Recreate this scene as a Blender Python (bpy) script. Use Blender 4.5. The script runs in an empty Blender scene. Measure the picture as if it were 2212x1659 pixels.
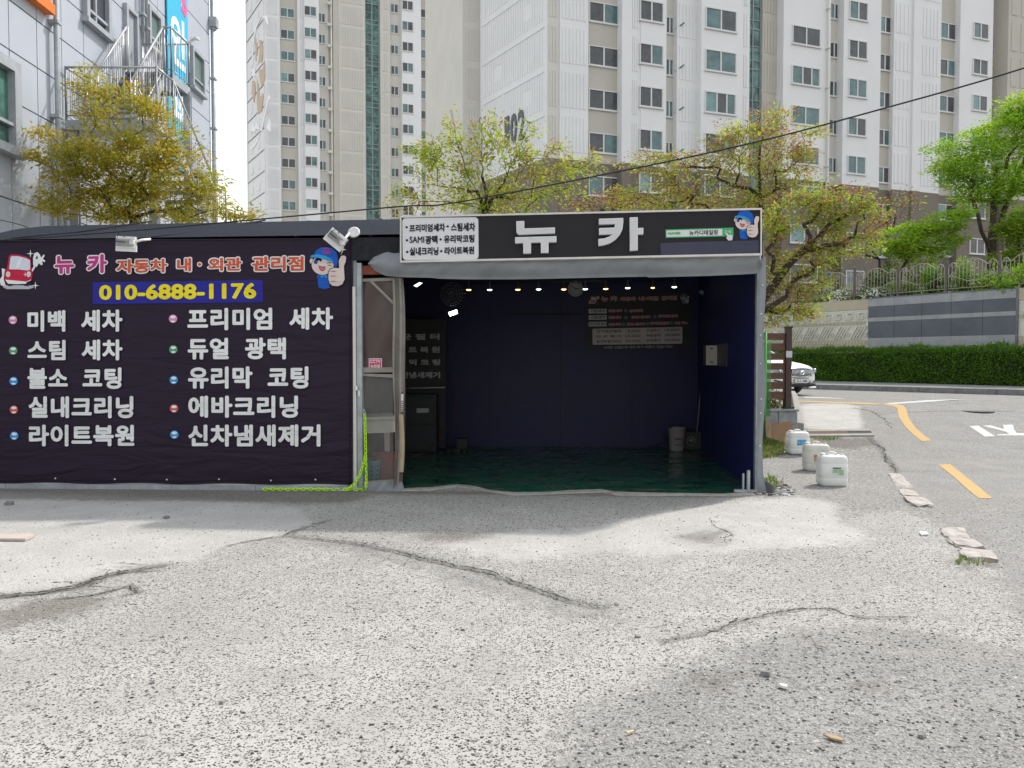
import bpy, bmesh, math, random
import numpy as np
from mathutils import Vector, Matrix
random.seed(7); rng = np.random.default_rng(7)
SC = bpy.context.scene; COL = SC.collection
R = math.radians
# ------------------------------------------------------------------ camera
FPX, CX, CY = 1661.0, 1106.0, 829.5            # measurements are in a 2212 x 1659 picture
CAMZ = 1.55
PITCH = math.atan((CY - 777.0) / FPX)
cam_d = bpy.data.cameras.new('camera'); cam = bpy.data.objects.new('camera', cam_d); COL.objects.link(cam)
cam.location = (0, 0, CAMZ); cam.rotation_euler = (math.pi/2 - PITCH, 0, 0)
cam_d.sensor_fit = 'HORIZONTAL'; cam_d.angle = 2*math.atan(CX/FPX)
cam_d.clip_start = 0.05; cam_d.clip_end = 2000
SC.camera = cam
# ------------------------------------------------------------------ sky, sun, exposure
SUN_AZ, SUN_EL = R(40), R(48)                  # from +X towards +Y
SKY_STR, SUN_STR, EXPO = 0.15, 2.0, 0.83
w = bpy.data.worlds.new('World'); SC.world = w; w.use_nodes = True
nt = w.node_tree; bg = nt.nodes['Background']
sky = nt.nodes.new('ShaderNodeTexSky'); sky.sky_type = 'NISHITA'; sky.sun_disc = False
sky.sun_elevation = SUN_EL; sky.sun_rotation = math.pi/2 - SUN_AZ
sky.air_density = 1.75; sky.dust_density = 1.3; sky.ozone_density = 1.0
hs = nt.nodes.new('ShaderNodeHueSaturation'); hs.inputs['Saturation'].default_value = 0.24
nt.links.new(sky.outputs[0], hs.inputs['Color']); nt.links.new(hs.outputs[0], bg.inputs[0])
bg.inputs[1].default_value = SKY_STR
sl = bpy.data.lights.new('sun', 'SUN'); sl.energy = SUN_STR; sl.angle = R(2.0); sl.color = (1.0, .955, .89)
so = bpy.data.objects.new('sun', sl); COL.objects.link(so); so.location = (30, 25, 60)
sd = Vector((math.cos(SUN_EL)*math.cos(SUN_AZ), math.cos(SUN_EL)*math.sin(SUN_AZ), math.sin(SUN_EL)))
so.rotation_euler = (-sd).to_track_quat('-Z', 'Y').to_euler()
SC.view_settings.view_transform = 'Standard'; SC.view_settings.look = 'None'
SC.view_settings.exposure = EXPO; SC.view_settings.gamma = 1
# ------------------------------------------------------------------ measuring helpers
def ray(u, v):
    a = (u-CX)/FPX; b = (CY-v)/FPX
    return Vector((a, math.cos(PITCH)+b*math.sin(PITCH), -math.sin(PITCH)+b*math.cos(PITCH)))
def P(u, v, Y):
    r = ray(u, v); t = Y/r.y
    return Vector((r.x*t, Y, CAMZ+r.z*t))
def sstep(a, b, x):
    t = np.clip((x-a)/(b-a), 0, 1); return t*t*(3-2*t)
def terrain(x, y):
    x = np.asarray(x, float); y = np.asarray(y, float)
    h = np.clip((y-12.0)*0.1, 0, 0.6)
    h = h*sstep(3.1, 3.6, x)
    bump = 0.012*np.sin(x*1.7+y*.6)*np.sin(y*1.3-x*.4)*sstep(9.2, 8.4, y)
    return h+bump
def G(u, v, dz=0.0):
    r = ray(u, v); t = 1.0
    lo, hi = 0.5, 400.0
    for _ in range(60):
        m = .5*(lo+hi); p = r*m
        if CAMZ+p.z-float(terrain(p.x, p.y)) > 0: lo = m
        else: hi = m
    p = r*lo
    return Vector((p.x, p.y, float(terrain(p.x, p.y))+dz))
class Frame:
    """a vertical plane: s runs along it, n sticks out of it, z is up"""
    def __init__(self, o, d):
        self.o = Vector((o[0], o[1], 0)); d = Vector((d[0], d[1], 0)).normalized()
        self.d = d; self.n = Vector((d.y, -d.x, 0)); self.ang = math.atan2(d.y, d.x)
    def pt(self, s, n, z): return self.o+self.d*s+self.n*n+Vector((0, 0, z))
    def uv(self, u, v, n=0.0):
        r = ray(u, v); o = self.o+self.n*n; C = Vector((0, 0, CAMZ))
        t = (o-C).dot(self.n)/r.dot(self.n); p = C+r*t
        return (p-o).dot(self.d), p.z
    def S(self, u, n=0.0): return self.uv(u, 777, n)[0]
    def at(self, u, v, n=0.0):
        s, z = self.uv(u, v, n); return self.pt(s, n, z)
# ------------------------------------------------------------------ mesh builder
class MB:
    def __init__(self): self.v = []; self.f = []; self.m = []; self.sm = []
    def add(self, vs, fs, mi=0, smooth=False):
        k = len(self.v); self.v += [tuple(p) for p in vs]
        for f in fs: self.f.append(tuple(i+k for i in f)); self.m.append(mi); self.sm.append(smooth)
    def hexa(self, p, mi=0):                     # 8 points: bottom ring 0-3, top ring 4-7
        self.add(p, [(0,3,2,1),(4,5,6,7),(0,1,5,4),(1,2,6,5),(2,3,7,6),(3,0,4,7)], mi)
    def box(self, c, s, rz=0.0, mi=0):
        c = Vector(c); M = Matrix.Rotation(rz, 3, 'Z'); p = []
        for z in (-1, 1):
            for x, y in ((-1,-1),(1,-1),(1,1),(-1,1)): p.append(c+M@Vector((x*s[0]/2, y*s[1]/2, z*s[2]/2)))
        self.hexa(p, mi)
    def fbox(self, F, s0, s1, n0, n1, z0, z1, mi=0):
        p = [F.pt(s0,n1,z0),F.pt(s1,n1,z0),F.pt(s1,n0,z0),F.pt(s0,n0,z0),F.pt(s0,n1,z1),F.pt(s1,n1,z1),F.pt(s1,n0,z1),F.pt(s0,n0,z1)]
        self.hexa(p, mi)
    def bar(self, a, b, wx, wy, mi=0, up=(0,0,1)):
        a = Vector(a); b = Vector(b); d = (b-a).normalized(); up = Vector(up)
        if abs(d.dot(up)) > .98: up = Vector((1,0,0))
        x = d.cross(up).normalized(); y = x.cross(d).normalized(); p = []
        for q in (a, b):
            for i, j in ((-1,-1),(1,-1),(1,1),(-1,1)): p.append(q+x*(i*wx/2)+y*(j*wy/2))
        self.hexa(p, mi)
    def tube(self, pts, r, n=8, mi=0, closed=False, cap=True):
        pts = [Vector(p) for p in pts]; N = len(pts)
        rs = r if isinstance(r, (list, tuple)) else [r]*N
        V = []; prev = None
        for i, p in enumerate(pts):
            if closed: d = pts[(i+1)%N]-pts[i-1]
            else: d = pts[min(i+1,N-1)]-pts[max(i-1,0)]
            d = d.normalized() if d.length > 1e-9 else Vector((0,0,1))
            if prev is None:
                ref = Vector((0,0,1)) if abs(d.z) < .9 else Vector((1,0,0)); x = d.cross(ref).normalized()
            else:
                x = prev-d*prev.dot(d); x = x.normalized() if x.length > 1e-6 else d.orthogonal().normalized()
            prev = x; y = d.cross(x)
            for k in range(n):
                a = 2*math.pi*k/n; V.append(p+x*(math.cos(a)*rs[i])+y*(math.sin(a)*rs[i]))
        F = []
        for i in range(N if closed else N-1):
            j = (i+1) % N
            for k in range(n): F.append((i*n+k, i*n+(k+1)%n, j*n+(k+1)%n, j*n+k))
        if cap and not closed: F.append(tuple(range(n))[::-1]); F.append(tuple((N-1)*n+k for k in range(n)))
        self.add(V, F, mi, True)
    def lathe(self, prof, o, axis=(0,0,1), n=20, mi=0):
        o = Vector(o); a = Vector(axis).normalized(); x = a.orthogonal().normalized(); y = a.cross(x); V = []; F = []
        for r_, h in prof:
            for k in range(n):
                t = 2*math.pi*k/n; V.append(o+a*h+x*(r_*math.cos(t))+y*(r_*math.sin(t)))
        for i in range(len(prof)-1):
            for k in range(n): F.append((i*n+k, i*n+(k+1)%n, (i+1)*n+(k+1)%n, (i+1)*n+k))
        F.append(tuple(range(n))[::-1]); F.append(tuple((len(prof)-1)*n+k for k in range(n)))
        self.add(V, F, mi, True)
    def prism(self, A, B, mi=0, side=None):      # two matching polygons, front A and back B
        n = len(A); V = list(A)+list(B)
        self.add(V, [tuple(range(n)), tuple(range(2*n-1, n-1, -1))], mi)
        self.add(V, [(i, i+n, (i+1)%n+n, (i+1)%n) for i in range(n)], mi if side is None else side)
    def fpoly(self, F, uvs, n0, n1, mi=0, side=None):   # an outline on a plane, thickened from n0 out to n1
        sz = [F.uv(u, v, n1) for u, v in uvs]
        A = [F.pt(s, n1, z) for s, z in sz]; B = [F.pt(s, n0, z) for s, z in sz]
        self.prism(A, B, mi, side)
    def spoly(self, F, sz, n0, n1, mi=0, side=None):
        self.prism([F.pt(s, n1, z) for s, z in sz], [F.pt(s, n0, z) for s, z in sz], mi, side)
    def quad(self, a, b, c, d, mi=0): self.add([a,b,c,d], [(0,1,2,3)], mi)
    def grid(self, fn, nu, nv, mi=0, smooth=True):
        V = [fn(i/nu, j/nv) for j in range(nv+1) for i in range(nu+1)]
        F = [(j*(nu+1)+i, j*(nu+1)+i+1, (j+1)*(nu+1)+i+1, (j+1)*(nu+1)+i) for j in range(nv) for i in range(nu)]
        self.add(V, F, mi, smooth)
    def text(self, F, s, q, n, mi=0, bold=.03, spacing=1.0):
        """lettering laid on plane F; q = (u0, u1, top v left, bottom v left, top v right, bottom v right)"""
        u0, u1, a0, b0, a1, b1 = q; c00 = F.uv(u0, b0, n); c10 = F.uv(u1, b1, n); c01 = F.uv(u0, a0, n); c11 = F.uv(u1, a1, n)
        def fn(a, b, k):
            s_ = [(c00[i]*(1-a)+c10[i]*a)*(1-b)+(c01[i]*(1-a)+c11[i]*a)*b for i in (0, 1)]; return F.pt(s_[0], n+k*.00022, s_[1])
        self._letters(fn, s, mi, bold, spacing)
    def stext(self, fn, s, mi=0, bold=.03, spacing=1.0):   # fn(a, b) -> point, a and b in 0..1
        self._letters(lambda a, b, k: fn(a, b), s, mi, bold if bold >= .02 else 0, spacing, single=True)
    def _letters(self, fn, s, mi, bold, spacing, single=False):
        me = text_mesh(s, bold*.6 if single else 0.0, spacing); co = np.array([v.co[:2] for v in me.vertices]); fs = [tuple(p.vertices) for p in me.polygons]; bpy.data.meshes.remove(me)
        sh = [(0, 0)]
        if bold and not single: m = 12 if bold > .07 else 8; sh += [(bold*.8*math.cos(2*math.pi*i/m), bold*.8*math.sin(2*math.pi*i/m)) for i in range(m)]
        e = bold*.8 if not single else 0
        lo = co.min(0)-e; hi = co.max(0)+e
        for k, (dx, dy) in enumerate(sh): self.add([fn((x+dx-lo[0])/(hi[0]-lo[0]), (y+dy-lo[1])/(hi[1]-lo[1]), k) for x, y in co], fs, mi)
    def build(self, name, mats, parent=None, loc=None, bevel=0, fix=True):
        me = bpy.data.meshes.new(name); me.from_pydata(self.v, [], self.f)
        if not isinstance(mats, (list, tuple)): mats = [mats]
        for m in mats: me.materials.append(m)
        me.polygons.foreach_set('material_index', self.m); me.polygons.foreach_set('use_smooth', self.sm)
        if fix:
            b = bmesh.new(); b.from_mesh(me); bmesh.ops.recalc_face_normals(b, faces=b.faces); b.to_mesh(me); b.free()
        me.update(); return link(name, me, parent, loc, bevel)
def text_mesh(s, bold, spacing=1.0):
    c = bpy.data.curves.new('lettering', 'FONT'); c.body = s; c.offset = bold; c.resolution_u = 3; c.space_character = spacing
    o = bpy.data.objects.new('lettering', c); me = bpy.data.meshes.new_from_object(o)
    bpy.data.objects.remove(o); bpy.data.curves.remove(c); return me
def link(name, me, parent=None, loc=None, bevel=0):
    o = bpy.data.objects.new(name, me); COL.objects.link(o)
    if loc is not None: o.location = loc
    if parent is not None:
        o.parent = parent; o.matrix_parent_inverse = parent.matrix_basis.inverted()
    if bevel:
        b = o.modifiers.new('edge', 'BEVEL'); b.width = bevel; b.segments = 2; b.limit_method = 'ANGLE'; b.angle_limit = R(40)
    return o
def thing(name, label, cat, loc=(0,0,0), group=None, rz=0.0):
    o = bpy.data.objects.new(name, None); COL.objects.link(o); o.location = loc; o.rotation_euler = (0,0,rz); o.empty_display_size = .2
    return tag(o, label, cat, group)
def tag(o, label, cat, group=None):
    o['label'] = label; o['category'] = cat
    if group: o['group'] = group
    return o
def kind(o, k): o['kind'] = k; return o
def copy_tree(o, parent=None):
    c = o.copy(); COL.objects.link(c)
    if parent is not None: c.parent = parent
    for ch in list(o.children): copy_tree(ch, c)
    return c
# ------------------------------------------------------------------ materials
def mat(name, col, rough=.6, var=.12, scale=4.0, bump=0.0, bscale=60.0, metal=0.0, spec=.4, col2=None, stretch=(1,1,1), emit=0.0, alpha=None):
    m = bpy.data.materials.new(name); m.use_nodes = True; t = m.node_tree; b = t.nodes['Principled BSDF']; L = t.links.new
    b.inputs['Roughness'].default_value = rough; b.inputs['Metallic'].default_value = metal
    b.inputs['Specular IOR Level'].default_value = spec
    geo = t.nodes.new('ShaderNodeNewGeometry'); mp = t.nodes.new('ShaderNodeMapping'); mp.inputs['Scale'].default_value = stretch
    L(geo.outputs['Position'], mp.inputs[0])
    n = t.nodes.new('ShaderNodeTexNoise'); n.inputs['Scale'].default_value = scale; n.inputs['Detail'].default_value = 6; n.inputs['Roughness'].default_value = .65
    L(mp.outputs[0], n.inputs['Vector'])
    mr = t.nodes.new('ShaderNodeMapRange'); mr.inputs[1].default_value = .3; mr.inputs[2].default_value = .7
    L(n.outputs['Fac'], mr.inputs[0])
    mx = t.nodes.new('ShaderNodeMix'); mx.data_type = 'RGBA'
    c2 = col2 if col2 else tuple(min(1, c*(1+var)) for c in col); c1 = col if col2 else tuple(c*(1-var) for c in col)
    mx.inputs['A'].default_value = (*c1, 1); mx.inputs['B'].default_value = (*c2, 1)
    L(mr.outputs[0], mx.inputs['Factor']); L(mx.outputs['Result'], b.inputs['Base Color'])
    if emit:
        b.inputs['Emission Color'].default_value = (*col, 1); b.inputs['Emission Strength'].default_value = emit
    if bump:
        n2 = t.nodes.new('ShaderNodeTexNoise'); n2.inputs['Scale'].default_value = bscale; n2.inputs['Detail'].default_value = 4
        L(mp.outputs[0], n2.inputs['Vector'])
        bp = t.nodes.new('ShaderNodeBump'); bp.inputs['Strength'].default_value = 1; bp.inputs['Distance'].default_value = bump
        L(n2.outputs['Fac'], bp.inputs['Height']); L(bp.outputs[0], b.inputs['Normal'])
    if alpha is not None: b.inputs['Alpha'].default_value = alpha
    return m
def leafmat(name, c1, c2, trans=.47):
    m = bpy.data.materials.new(name); m.use_nodes = True; t = m.node_tree; L = t.links.new
    b = t.nodes['Principled BSDF']; b.inputs['Roughness'].default_value = .55; b.inputs['Specular IOR Level'].default_value = .25
    geo = t.nodes.new('ShaderNodeNewGeometry'); mx = t.nodes.new('ShaderNodeMix'); mx.data_type = 'RGBA'
    mx.inputs['A'].default_value = (*c1, 1); mx.inputs['B'].default_value = (*c2, 1)
    L(geo.outputs['Random Per Island'], mx.inputs['Factor']); L(mx.outputs['Result'], b.inputs['Base Color'])
    tr = t.nodes.new('ShaderNodeBsdfTranslucent'); L(mx.outputs['Result'], tr.inputs[0])
    ms = t.nodes.new('ShaderNodeMixShader'); ms.inputs[0].default_value = trans
    L(b.outputs[0], ms.inputs[1]); L(tr.outputs[0], ms.inputs[2]); L(ms.outputs[0], t.nodes['Material Output'].inputs[0])
    return m
M = {}
M['white_paint'] = mat('white_paint', (.72,.72,.70), .5)
M['galv'] = mat('galvanised_steel', (.36,.39,.41), .5, .25, 6, metal=.3)
M['rail'] = mat('bright_steel', (.40,.41,.42), .4, .1, 8, metal=.5)
M['dark_steel'] = mat('dark_grey_steel', (.16,.17,.18), .5, .2, 5)
M['black'] = mat('black_plastic', (.02,.02,.022), .5)
M['black_rubber'] = mat('black_rubber', (.022,.022,.024), .8)
M['alu'] = mat('aluminium', (.62,.62,.62), .4, .06, metal=.4)
# ================================================================== frames measured from the photograph
Rp = P(1640, 1068, 8.87); Lp = P(0, 1055, 9.26)
FB = Frame((Rp.x, Rp.y), (Rp.x-Lp.x, Rp.y-Lp.y))                 # booth front
FL = Frame((-9.45, 16.3), (-.0337, .9994))                       # metal clad building on the left
A19 = R(19.5)
FT2 = Frame((2.24, 49.1), (math.cos(A19), math.sin(A19)))        # near tower, front
FT2L = Frame((2.24, 49.1), (.539, -.843))                        # near tower, side
FT1 = Frame((-29.4, 102.0), (math.cos(A19), math.sin(A19)))      # far tower, front
FW = Frame((15.97, 24.4), (.55, -.835))                          # retaining wall
# ================================================================== ground
def gpoly(uv): return np.array([G(u, v).xy[:] for u, v in uv])
def sdist(px, py, poly, closed=True):
    n = len(poly); d = np.full(px.shape, 1e9); inside = np.zeros(px.shape, bool)
    for i in range(n if closed else n-1):
        ax, ay = poly[i]; bx, by = poly[(i+1) % n]; ex, ey = bx-ax, by-ay
        t = np.clip(((px-ax)*ex+(py-ay)*ey)/max(ex*ex+ey*ey, 1e-12), 0, 1)
        d = np.minimum(d, np.hypot(px-ax-t*ex, py-ay-t*ey))
        if closed:
            c = ((ay > py) != (by > py)) & (px < (bx-ax)*(py-ay)/(by-ay+1e-30)+ax); inside ^= c
    return np.where(inside, d, -d) if closed else d
def r1(l): return [(x/2.0, 1015+y/2.0) for x, y in l]
def r2(l): return [(1106+x/2.0, 1015+y/2.0) for x, y in l]
def r7(l): return [(1618.4+x*.31407, 822.9+y*.31407) for x, y in l]
asph_near = gpoly(r2([(170,1290),(240,1190),(260,1080),(420,1010),(600,930),(720,840),(880,800),(1000,740),(1150,705),(1300,690),(1500,672),(1700,690),(1900,720),(2050,760),(2212,790),(2600,900),(2600,1600),(100,1600)]))
road_e = r2([(1075,121),(1230,114),(1340,122),(1420,150),(1415,200),(1450,240),(1490,190),(1600,178),(1700,182),(1790,210),(1850,240),(1870,262),(2060,400),(2130,500),(2172,545),(2180,600),(2260,690),(2400,800),(2900,1000),(3600,1000)])
road_poly = np.vstack([gpoly(road_e), [[60,6],[60,60],[3.35,60],[3.1,8.95]]])
pale_near = gpoly(r2([(0,262),(270,258),(400,230),(700,170),(950,140),(1230,115),(1400,145),(1420,200),(1500,265),(1545,300),(1500,325),(1200,335),(900,355),(600,378),(540,365),(430,345),(150,380),(0,395),(-300,330)]))  # smooth pale concrete; upper-left edge painted along the edge of the booth's shadow
pale_left = gpoly(r1([(0,545),(200,525),(330,500),(400,470),(520,440),(740,405),(860,380),(980,330),(1230,290),(1350,230),(1300,160),(900,130),(400,110),(0,100),(-500,100),(-500,560)]))
groove_fill = gpoly(r1([(1230,280),(1500,310),(1700,345),(1900,395),(2060,430),(2212,490),(2340,520),(2450,560),(2640,610),(2640,660),(2420,630),(2310,590),(2200,550),(2060,520),(1900,460),(1700,400),(1500,350)]))
pad = gpoly(r7([(340,160),(560,150),(760,165),(790,330),(640,345),(370,325)]))
crack1 = gpoly(r1([(-200,560),(0,545),(200,525),(330,500),(400,470),(520,440),(700,410)]))
crack2 = gpoly(r1([(1230,280),(1500,310),(1700,345),(1900,395),(2060,430),(2212,482),(2340,520),(2450,560),(2600,590)]))
crack3 = gpoly(r2([(640,745),(860,700),(1000,650),(1150,615),(1270,600),(1380,600),(1500,640),(1700,640)]))
crack4 = gpoly(r2([(880,200),(870,240),(900,255),(950,275),(930,325)]))
crack5 = gpoly(r1([(980,330),(1100,305),(1230,285),(1300,255),(1430,215)]))
crack6 = gpoly(r7([(690,185),(770,195),(850,215),(960,290),(980,330)])); crack7 = gpoly(r7([(870,232),(1000,215),(1430,208),(1690,205),(1890,214)]))
crack8 = gpoly(r7([(820,385),(880,440),(935,520),(985,580),(1010,640)]))
crack9 = gpoly(r1([(250,560),(420,540),(560,500),(600,530),(520,545)]))
dirt_spots = [gpoly(r1([(1800,285),(1900,270),(2050,275),(2130,290),(2000,305),(1850,303)])), gpoly(r1([(-100,640),(150,560),(420,540),(500,570),(250,640),(0,700)])),
              gpoly(r2([(780,895),(900,885),(990,900),(980,925),(880,940),(800,925)])), gpoly(r2([(1500,940),(1600,930),(1560,965)])), gpoly(r2([(1900,385),(2080,400),(2090,420),(1940,430)])),
              gpoly(r7([(420,400),(820,390),(860,440),(700,470),(450,440)])), gpoly(r2([(900,330),(930,250),(700,290)]))]
def fine(a, b, st): return list(np.arange(a, b, st))
gx = np.array([-300,-120,-60,-35,-22,-15,-11,-8.5]+fine(-7, 6.5, .075)+fine(6.5, 16, .3)+[17,19,22,27,35,50,80,140,300])
gy = np.array([-60,-25,-10,-4,-1,0.8]+fine(1.6, 9.6, .06)+fine(9.6, 15, .1)+fine(15, 26, .35)+[27,30,35,42,52,65,90,130,200,400,900])
X, Yg = np.meshgrid(gx, gy); Z = terrain(X, Yg)
Z = Z-0.02*np.exp(-(sdist(X, Yg, crack2, False)/.08)**2)-0.015*np.exp(-(sdist(X, Yg, crack1, False)/.07)**2)
nx, ny = len(gx), len(gy)
me = bpy.data.meshes.new('ground')
vv = np.stack([X.ravel(), Yg.ravel(), Z.ravel()], 1)
idx = np.arange(nx*ny).reshape(ny, nx)
fq = np.stack([idx[:-1,:-1].ravel(), idx[:-1,1:].ravel(), idx[1:,1:].ravel(), idx[1:,:-1].ravel()], 1)
me.from_pydata(vv.tolist(), [], fq.tolist())
for p in me.polygons: p.use_smooth = True
def attr(name, a):
    at = me.attributes.new(name, 'FLOAT', 'POINT'); at.data.foreach_set('value', np.clip(a, -1, 1).astype(np.float32).ravel())
attr('d_asphalt', np.minimum(np.maximum(np.maximum(sdist(X, Yg, asph_near), sdist(X, Yg, road_poly)), sdist(X, Yg, groove_fill)*.8), -1.5*sdist(X, Yg, pad)))
lot = gpoly(r2([(1075,121),(1230,114),(1420,150),(1450,240),(1700,182),(1870,262)])+r7([(1230,860),(1080,780),(935,520),(860,385),(340,390),(100,400),(90,800)]))
attr('d_lot', sdist(X, Yg, lot))
attr('d_pale', np.maximum(np.maximum(sdist(X, Yg, pale_near), sdist(X, Yg, pale_left)), sdist(X, Yg, pad)))
ck = np.full(X.shape, 9.0)
for c, k in ((crack1,1),(crack2,1),(crack3,1.6),(crack4,2.6),(crack5,1.5),(crack6,1),(crack7,1.4),(crack8,.9),(crack9,1.5)): ck = np.minimum(ck, sdist(X, Yg, c, False)*k)
attr('d_crack', ck)
dt = np.full(X.shape, -9.0)
for c in dirt_spots: dt = np.maximum(dt, sdist(X, Yg, c))
dt = np.maximum(dt, .06-sdist(X, Yg, crack1, False)); 
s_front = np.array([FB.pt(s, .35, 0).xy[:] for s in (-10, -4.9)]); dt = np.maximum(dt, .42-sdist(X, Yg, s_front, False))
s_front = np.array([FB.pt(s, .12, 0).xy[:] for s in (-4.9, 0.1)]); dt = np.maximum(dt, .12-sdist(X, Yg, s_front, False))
attr('d_dirt', dt)
def ground_mat():
    m = bpy.data.materials.new('ground_surface'); m.use_nodes = True; t = m.node_tree; L = t.links.new; N = t.nodes.new
    b = t.nodes['Principled BSDF']; b.inputs['Roughness'].default_value = .9; b.inputs['Specular IOR Level'].default_value = .2
    geo = N('ShaderNodeNewGeometry'); pos = geo.outputs['Position']
    def noise(sc, det=5, rough=.6):
        n = N('ShaderNodeTexNoise'); n.inputs['Scale'].default_value = sc; n.inputs['Detail'].default_value = det; n.inputs['Roughness'].default_value = rough
        L(pos, n.inputs['Vector']); return n.outputs['Fac']
    def math_(op, a, c):
        n = N('ShaderNodeMath'); n.operation = op
        for i, x in enumerate((a, c)):
            if isinstance(x, (int, float)): n.inputs[i].default_value = x
            else: L(x, n.inputs[i])
        return n.outputs[0]
    def rng_(x, a, c, o0=0.0, o1=1.0, smooth=True):
        n = N('ShaderNodeMapRange'); n.interpolation_type = 'SMOOTHSTEP' if smooth else 'LINEAR'
        for i, q in enumerate((x, a, c, o0, o1)):
            if isinstance(q, (int, float)): n.inputs[i].default_value = q
            else: L(q, n.inputs[i])
        return n.outputs[0]
    def mix(f, a, c, blend='MIX'):
        n = N('ShaderNodeMix'); n.data_type = 'RGBA'; n.blend_type = blend
        for k, x in (('Factor', f), ('A', a), ('B', c)):
            s = n.inputs[k] if k == 'Factor' else [q for q in n.inputs if q.name == k and q.type == 'RGBA'][0]
            if isinstance(x, (int, float)): s.default_value = x
            elif isinstance(x, tuple): s.default_value = (*x, 1)
            else: L(x, s)
        return [o for o in n.outputs if o.type == 'RGBA'][0]
    def at(name):
        n = N('ShaderNodeAttribute'); n.attribute_name = name; return n.outputs['Fac']
    nf = noise(9, 6); nm = noise(2.2, 5); nl = noise(.55, 4); nh = noise(38, 4, .7); nv = noise(120, 3, .7)
    edge = math_('ADD', math_('MULTIPLY', math_('SUBTRACT', nf, .5), .55), math_('MULTIPLY', math_('SUBTRACT', nh, .5), .35))
    def mask(name, amp, wd):
        return rng_(math_('ADD', at(name), math_('MULTIPLY', edge, amp)), -wd, wd)
    # exposed-aggregate concrete: pale matrix with darker stones of many tones
    wn = N('ShaderNodeTexNoise'); wn.inputs['Scale'].default_value = 30; wn.inputs['Detail'].default_value = 2; L(pos, wn.inputs['Vector'])
    wv = N('ShaderNodeVectorMath'); wv.operation = 'MULTIPLY_ADD'; L(wn.outputs['Color'], wv.inputs[0]); wv.inputs[1].default_value = (0.022,0.022,0.022); L(pos, wv.inputs[2]); wpos = wv.outputs[0]
    vo = N('ShaderNodeTexVoronoi'); vo.inputs['Scale'].default_value = 85; L(wpos, vo.inputs['Vector'])
    vo2 = N('ShaderNodeTexVoronoi'); vo2.inputs['Scale'].default_value = 36; L(wpos, vo2.inputs['Vector'])
    sep = N('ShaderNodeSeparateColor'); L(vo.outputs['Color'], sep.inputs[0])
    sep2 = N('ShaderNodeSeparateColor'); L(vo2.outputs['Color'], sep2.inputs[0])
    base = mix(rng_(nm, .3, .7), (0.373,0.360,0.335), (0.475,0.460,0.430))
    base = mix(math_('MULTIPLY', rng_(nl, .42, .68), .45), base, (0.326,0.316,0.299))
    stone_t = rng_(sep.outputs[1], 0, 1, 0, 1, False)
    stone = mix(stone_t, (0.034,0.033,0.033), (0.135,0.130,0.121))
    m1 = math_('MULTIPLY', rng_(vo.outputs['Distance'], .46, .30), math_('GREATER_THAN', sep.outputs[0], .38))
    m1 = math_('MULTIPLY', m1, rng_(nm, .25, .6, .55, 1.0))
    conc = mix(m1, base, stone)
    m2 = math_('MULTIPLY', rng_(vo2.outputs['Distance'], .42, .30), math_('GREATER_THAN', sep2.outputs[0], .90))
    conc = mix(m2, conc, mix(sep2.outputs[1], (0.021,0.021,0.022), (0.116,0.109,0.102)))
    conc = mix(rng_(nv, .56, .74, 0, .55), conc, (0.065,0.063,0.061))
    n48 = noise(46, 3, .6); n100 = noise(95, 2, .6)
    mott = math_('MULTIPLY', math_('MULTIPLY', rng_(n48, .50, .62), rng_(n100, .42, .56)), rng_(nm, .25, .6, .32, .64))
    conc = mix(mott, conc, mix(rng_(nf, .35, .65), (0.052,0.051,0.051), (0.123,0.117,0.108)))
    # paler, smoother patches; one is cut off along the booth's shadow edge
    pbase = mix(rng_(nm, .3, .7), (0.425,0.412,0.388), (0.505,0.492,0.470)); pbase = mix(math_('MULTIPLY', m1, .35), pbase, stone)
    pbase = mix(rng_(nv, .58, .8, 0, .35), pbase, (0.101,0.097,0.093))
    col = mix(mask('d_pale', .9, .10), conc, pbase)
    # asphalt
    asp = mix(rng_(nm, .3, .7), (0.246,0.240,0.232), (0.317,0.309,0.296))
    ast = mix(sep.outputs[1], (0.061,0.059,0.059), (0.520,0.498,0.464))
    asp = mix(math_('MULTIPLY', rng_(vo.outputs['Distance'], .5, .25), math_('GREATER_THAN', sep.outputs[0], .45)), asp, ast)
    asp = mix(m2, asp, mix(sep2.outputs[1], (0.056,0.054,0.055), (0.498,0.477,0.437)))
    asp = mix(rng_(nl, .5, .75, 0, .5), asp, (0.309,0.290,0.256))
    asp = mix(rng_(nv, .55, .75, 0, .5), asp, (0.072,0.070,0.069))
    asp = mix(math_('MULTIPLY', rng_(n48, .50, .63), .65), asp, (0.101,0.099,0.097))
    asp = mix(math_('MULTIPLY', rng_(n100, .54, .66), .5), asp, (0.548,0.525,0.486))
    n15 = noise(22, 5, .75)
    lotf = mask('d_lot', .9, .12)
    asp = mix(math_('MULTIPLY', rng_(n15, .50, .66, 0, .75), math_('ADD', math_('MULTIPLY', lotf, .75), .25)), asp, (0.086,0.084,0.082))
    asp = mix(math_('MULTIPLY', rng_(n15, .46, .34, 0, .7), lotf), asp, (0.521,0.498,0.458))
    col = mix(mask('d_asphalt', 1.15, .10), col, asp)
    # wear: dirt, cracks
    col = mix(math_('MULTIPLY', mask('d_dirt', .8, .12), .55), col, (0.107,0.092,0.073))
    crk = rng_(math_('ADD', at('d_crack'), math_('MULTIPLY', edge, .22)), .07, .0)
    crk = math_('MULTIPLY', crk, rng_(nf, .22, .46))
    col = mix(math_('MULTIPLY', crk, .30), col, (0.030,0.028,0.026))
    L(col, b.inputs['Base Color'])
    h = math_('ADD', math_('MULTIPLY', nh, .6), math_('ADD', math_('MULTIPLY', m1, -.5), math_('MULTIPLY', crk, -2.0)))
    h = math_('ADD', h, math_('MULTIPLY', nv, .5))
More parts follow.
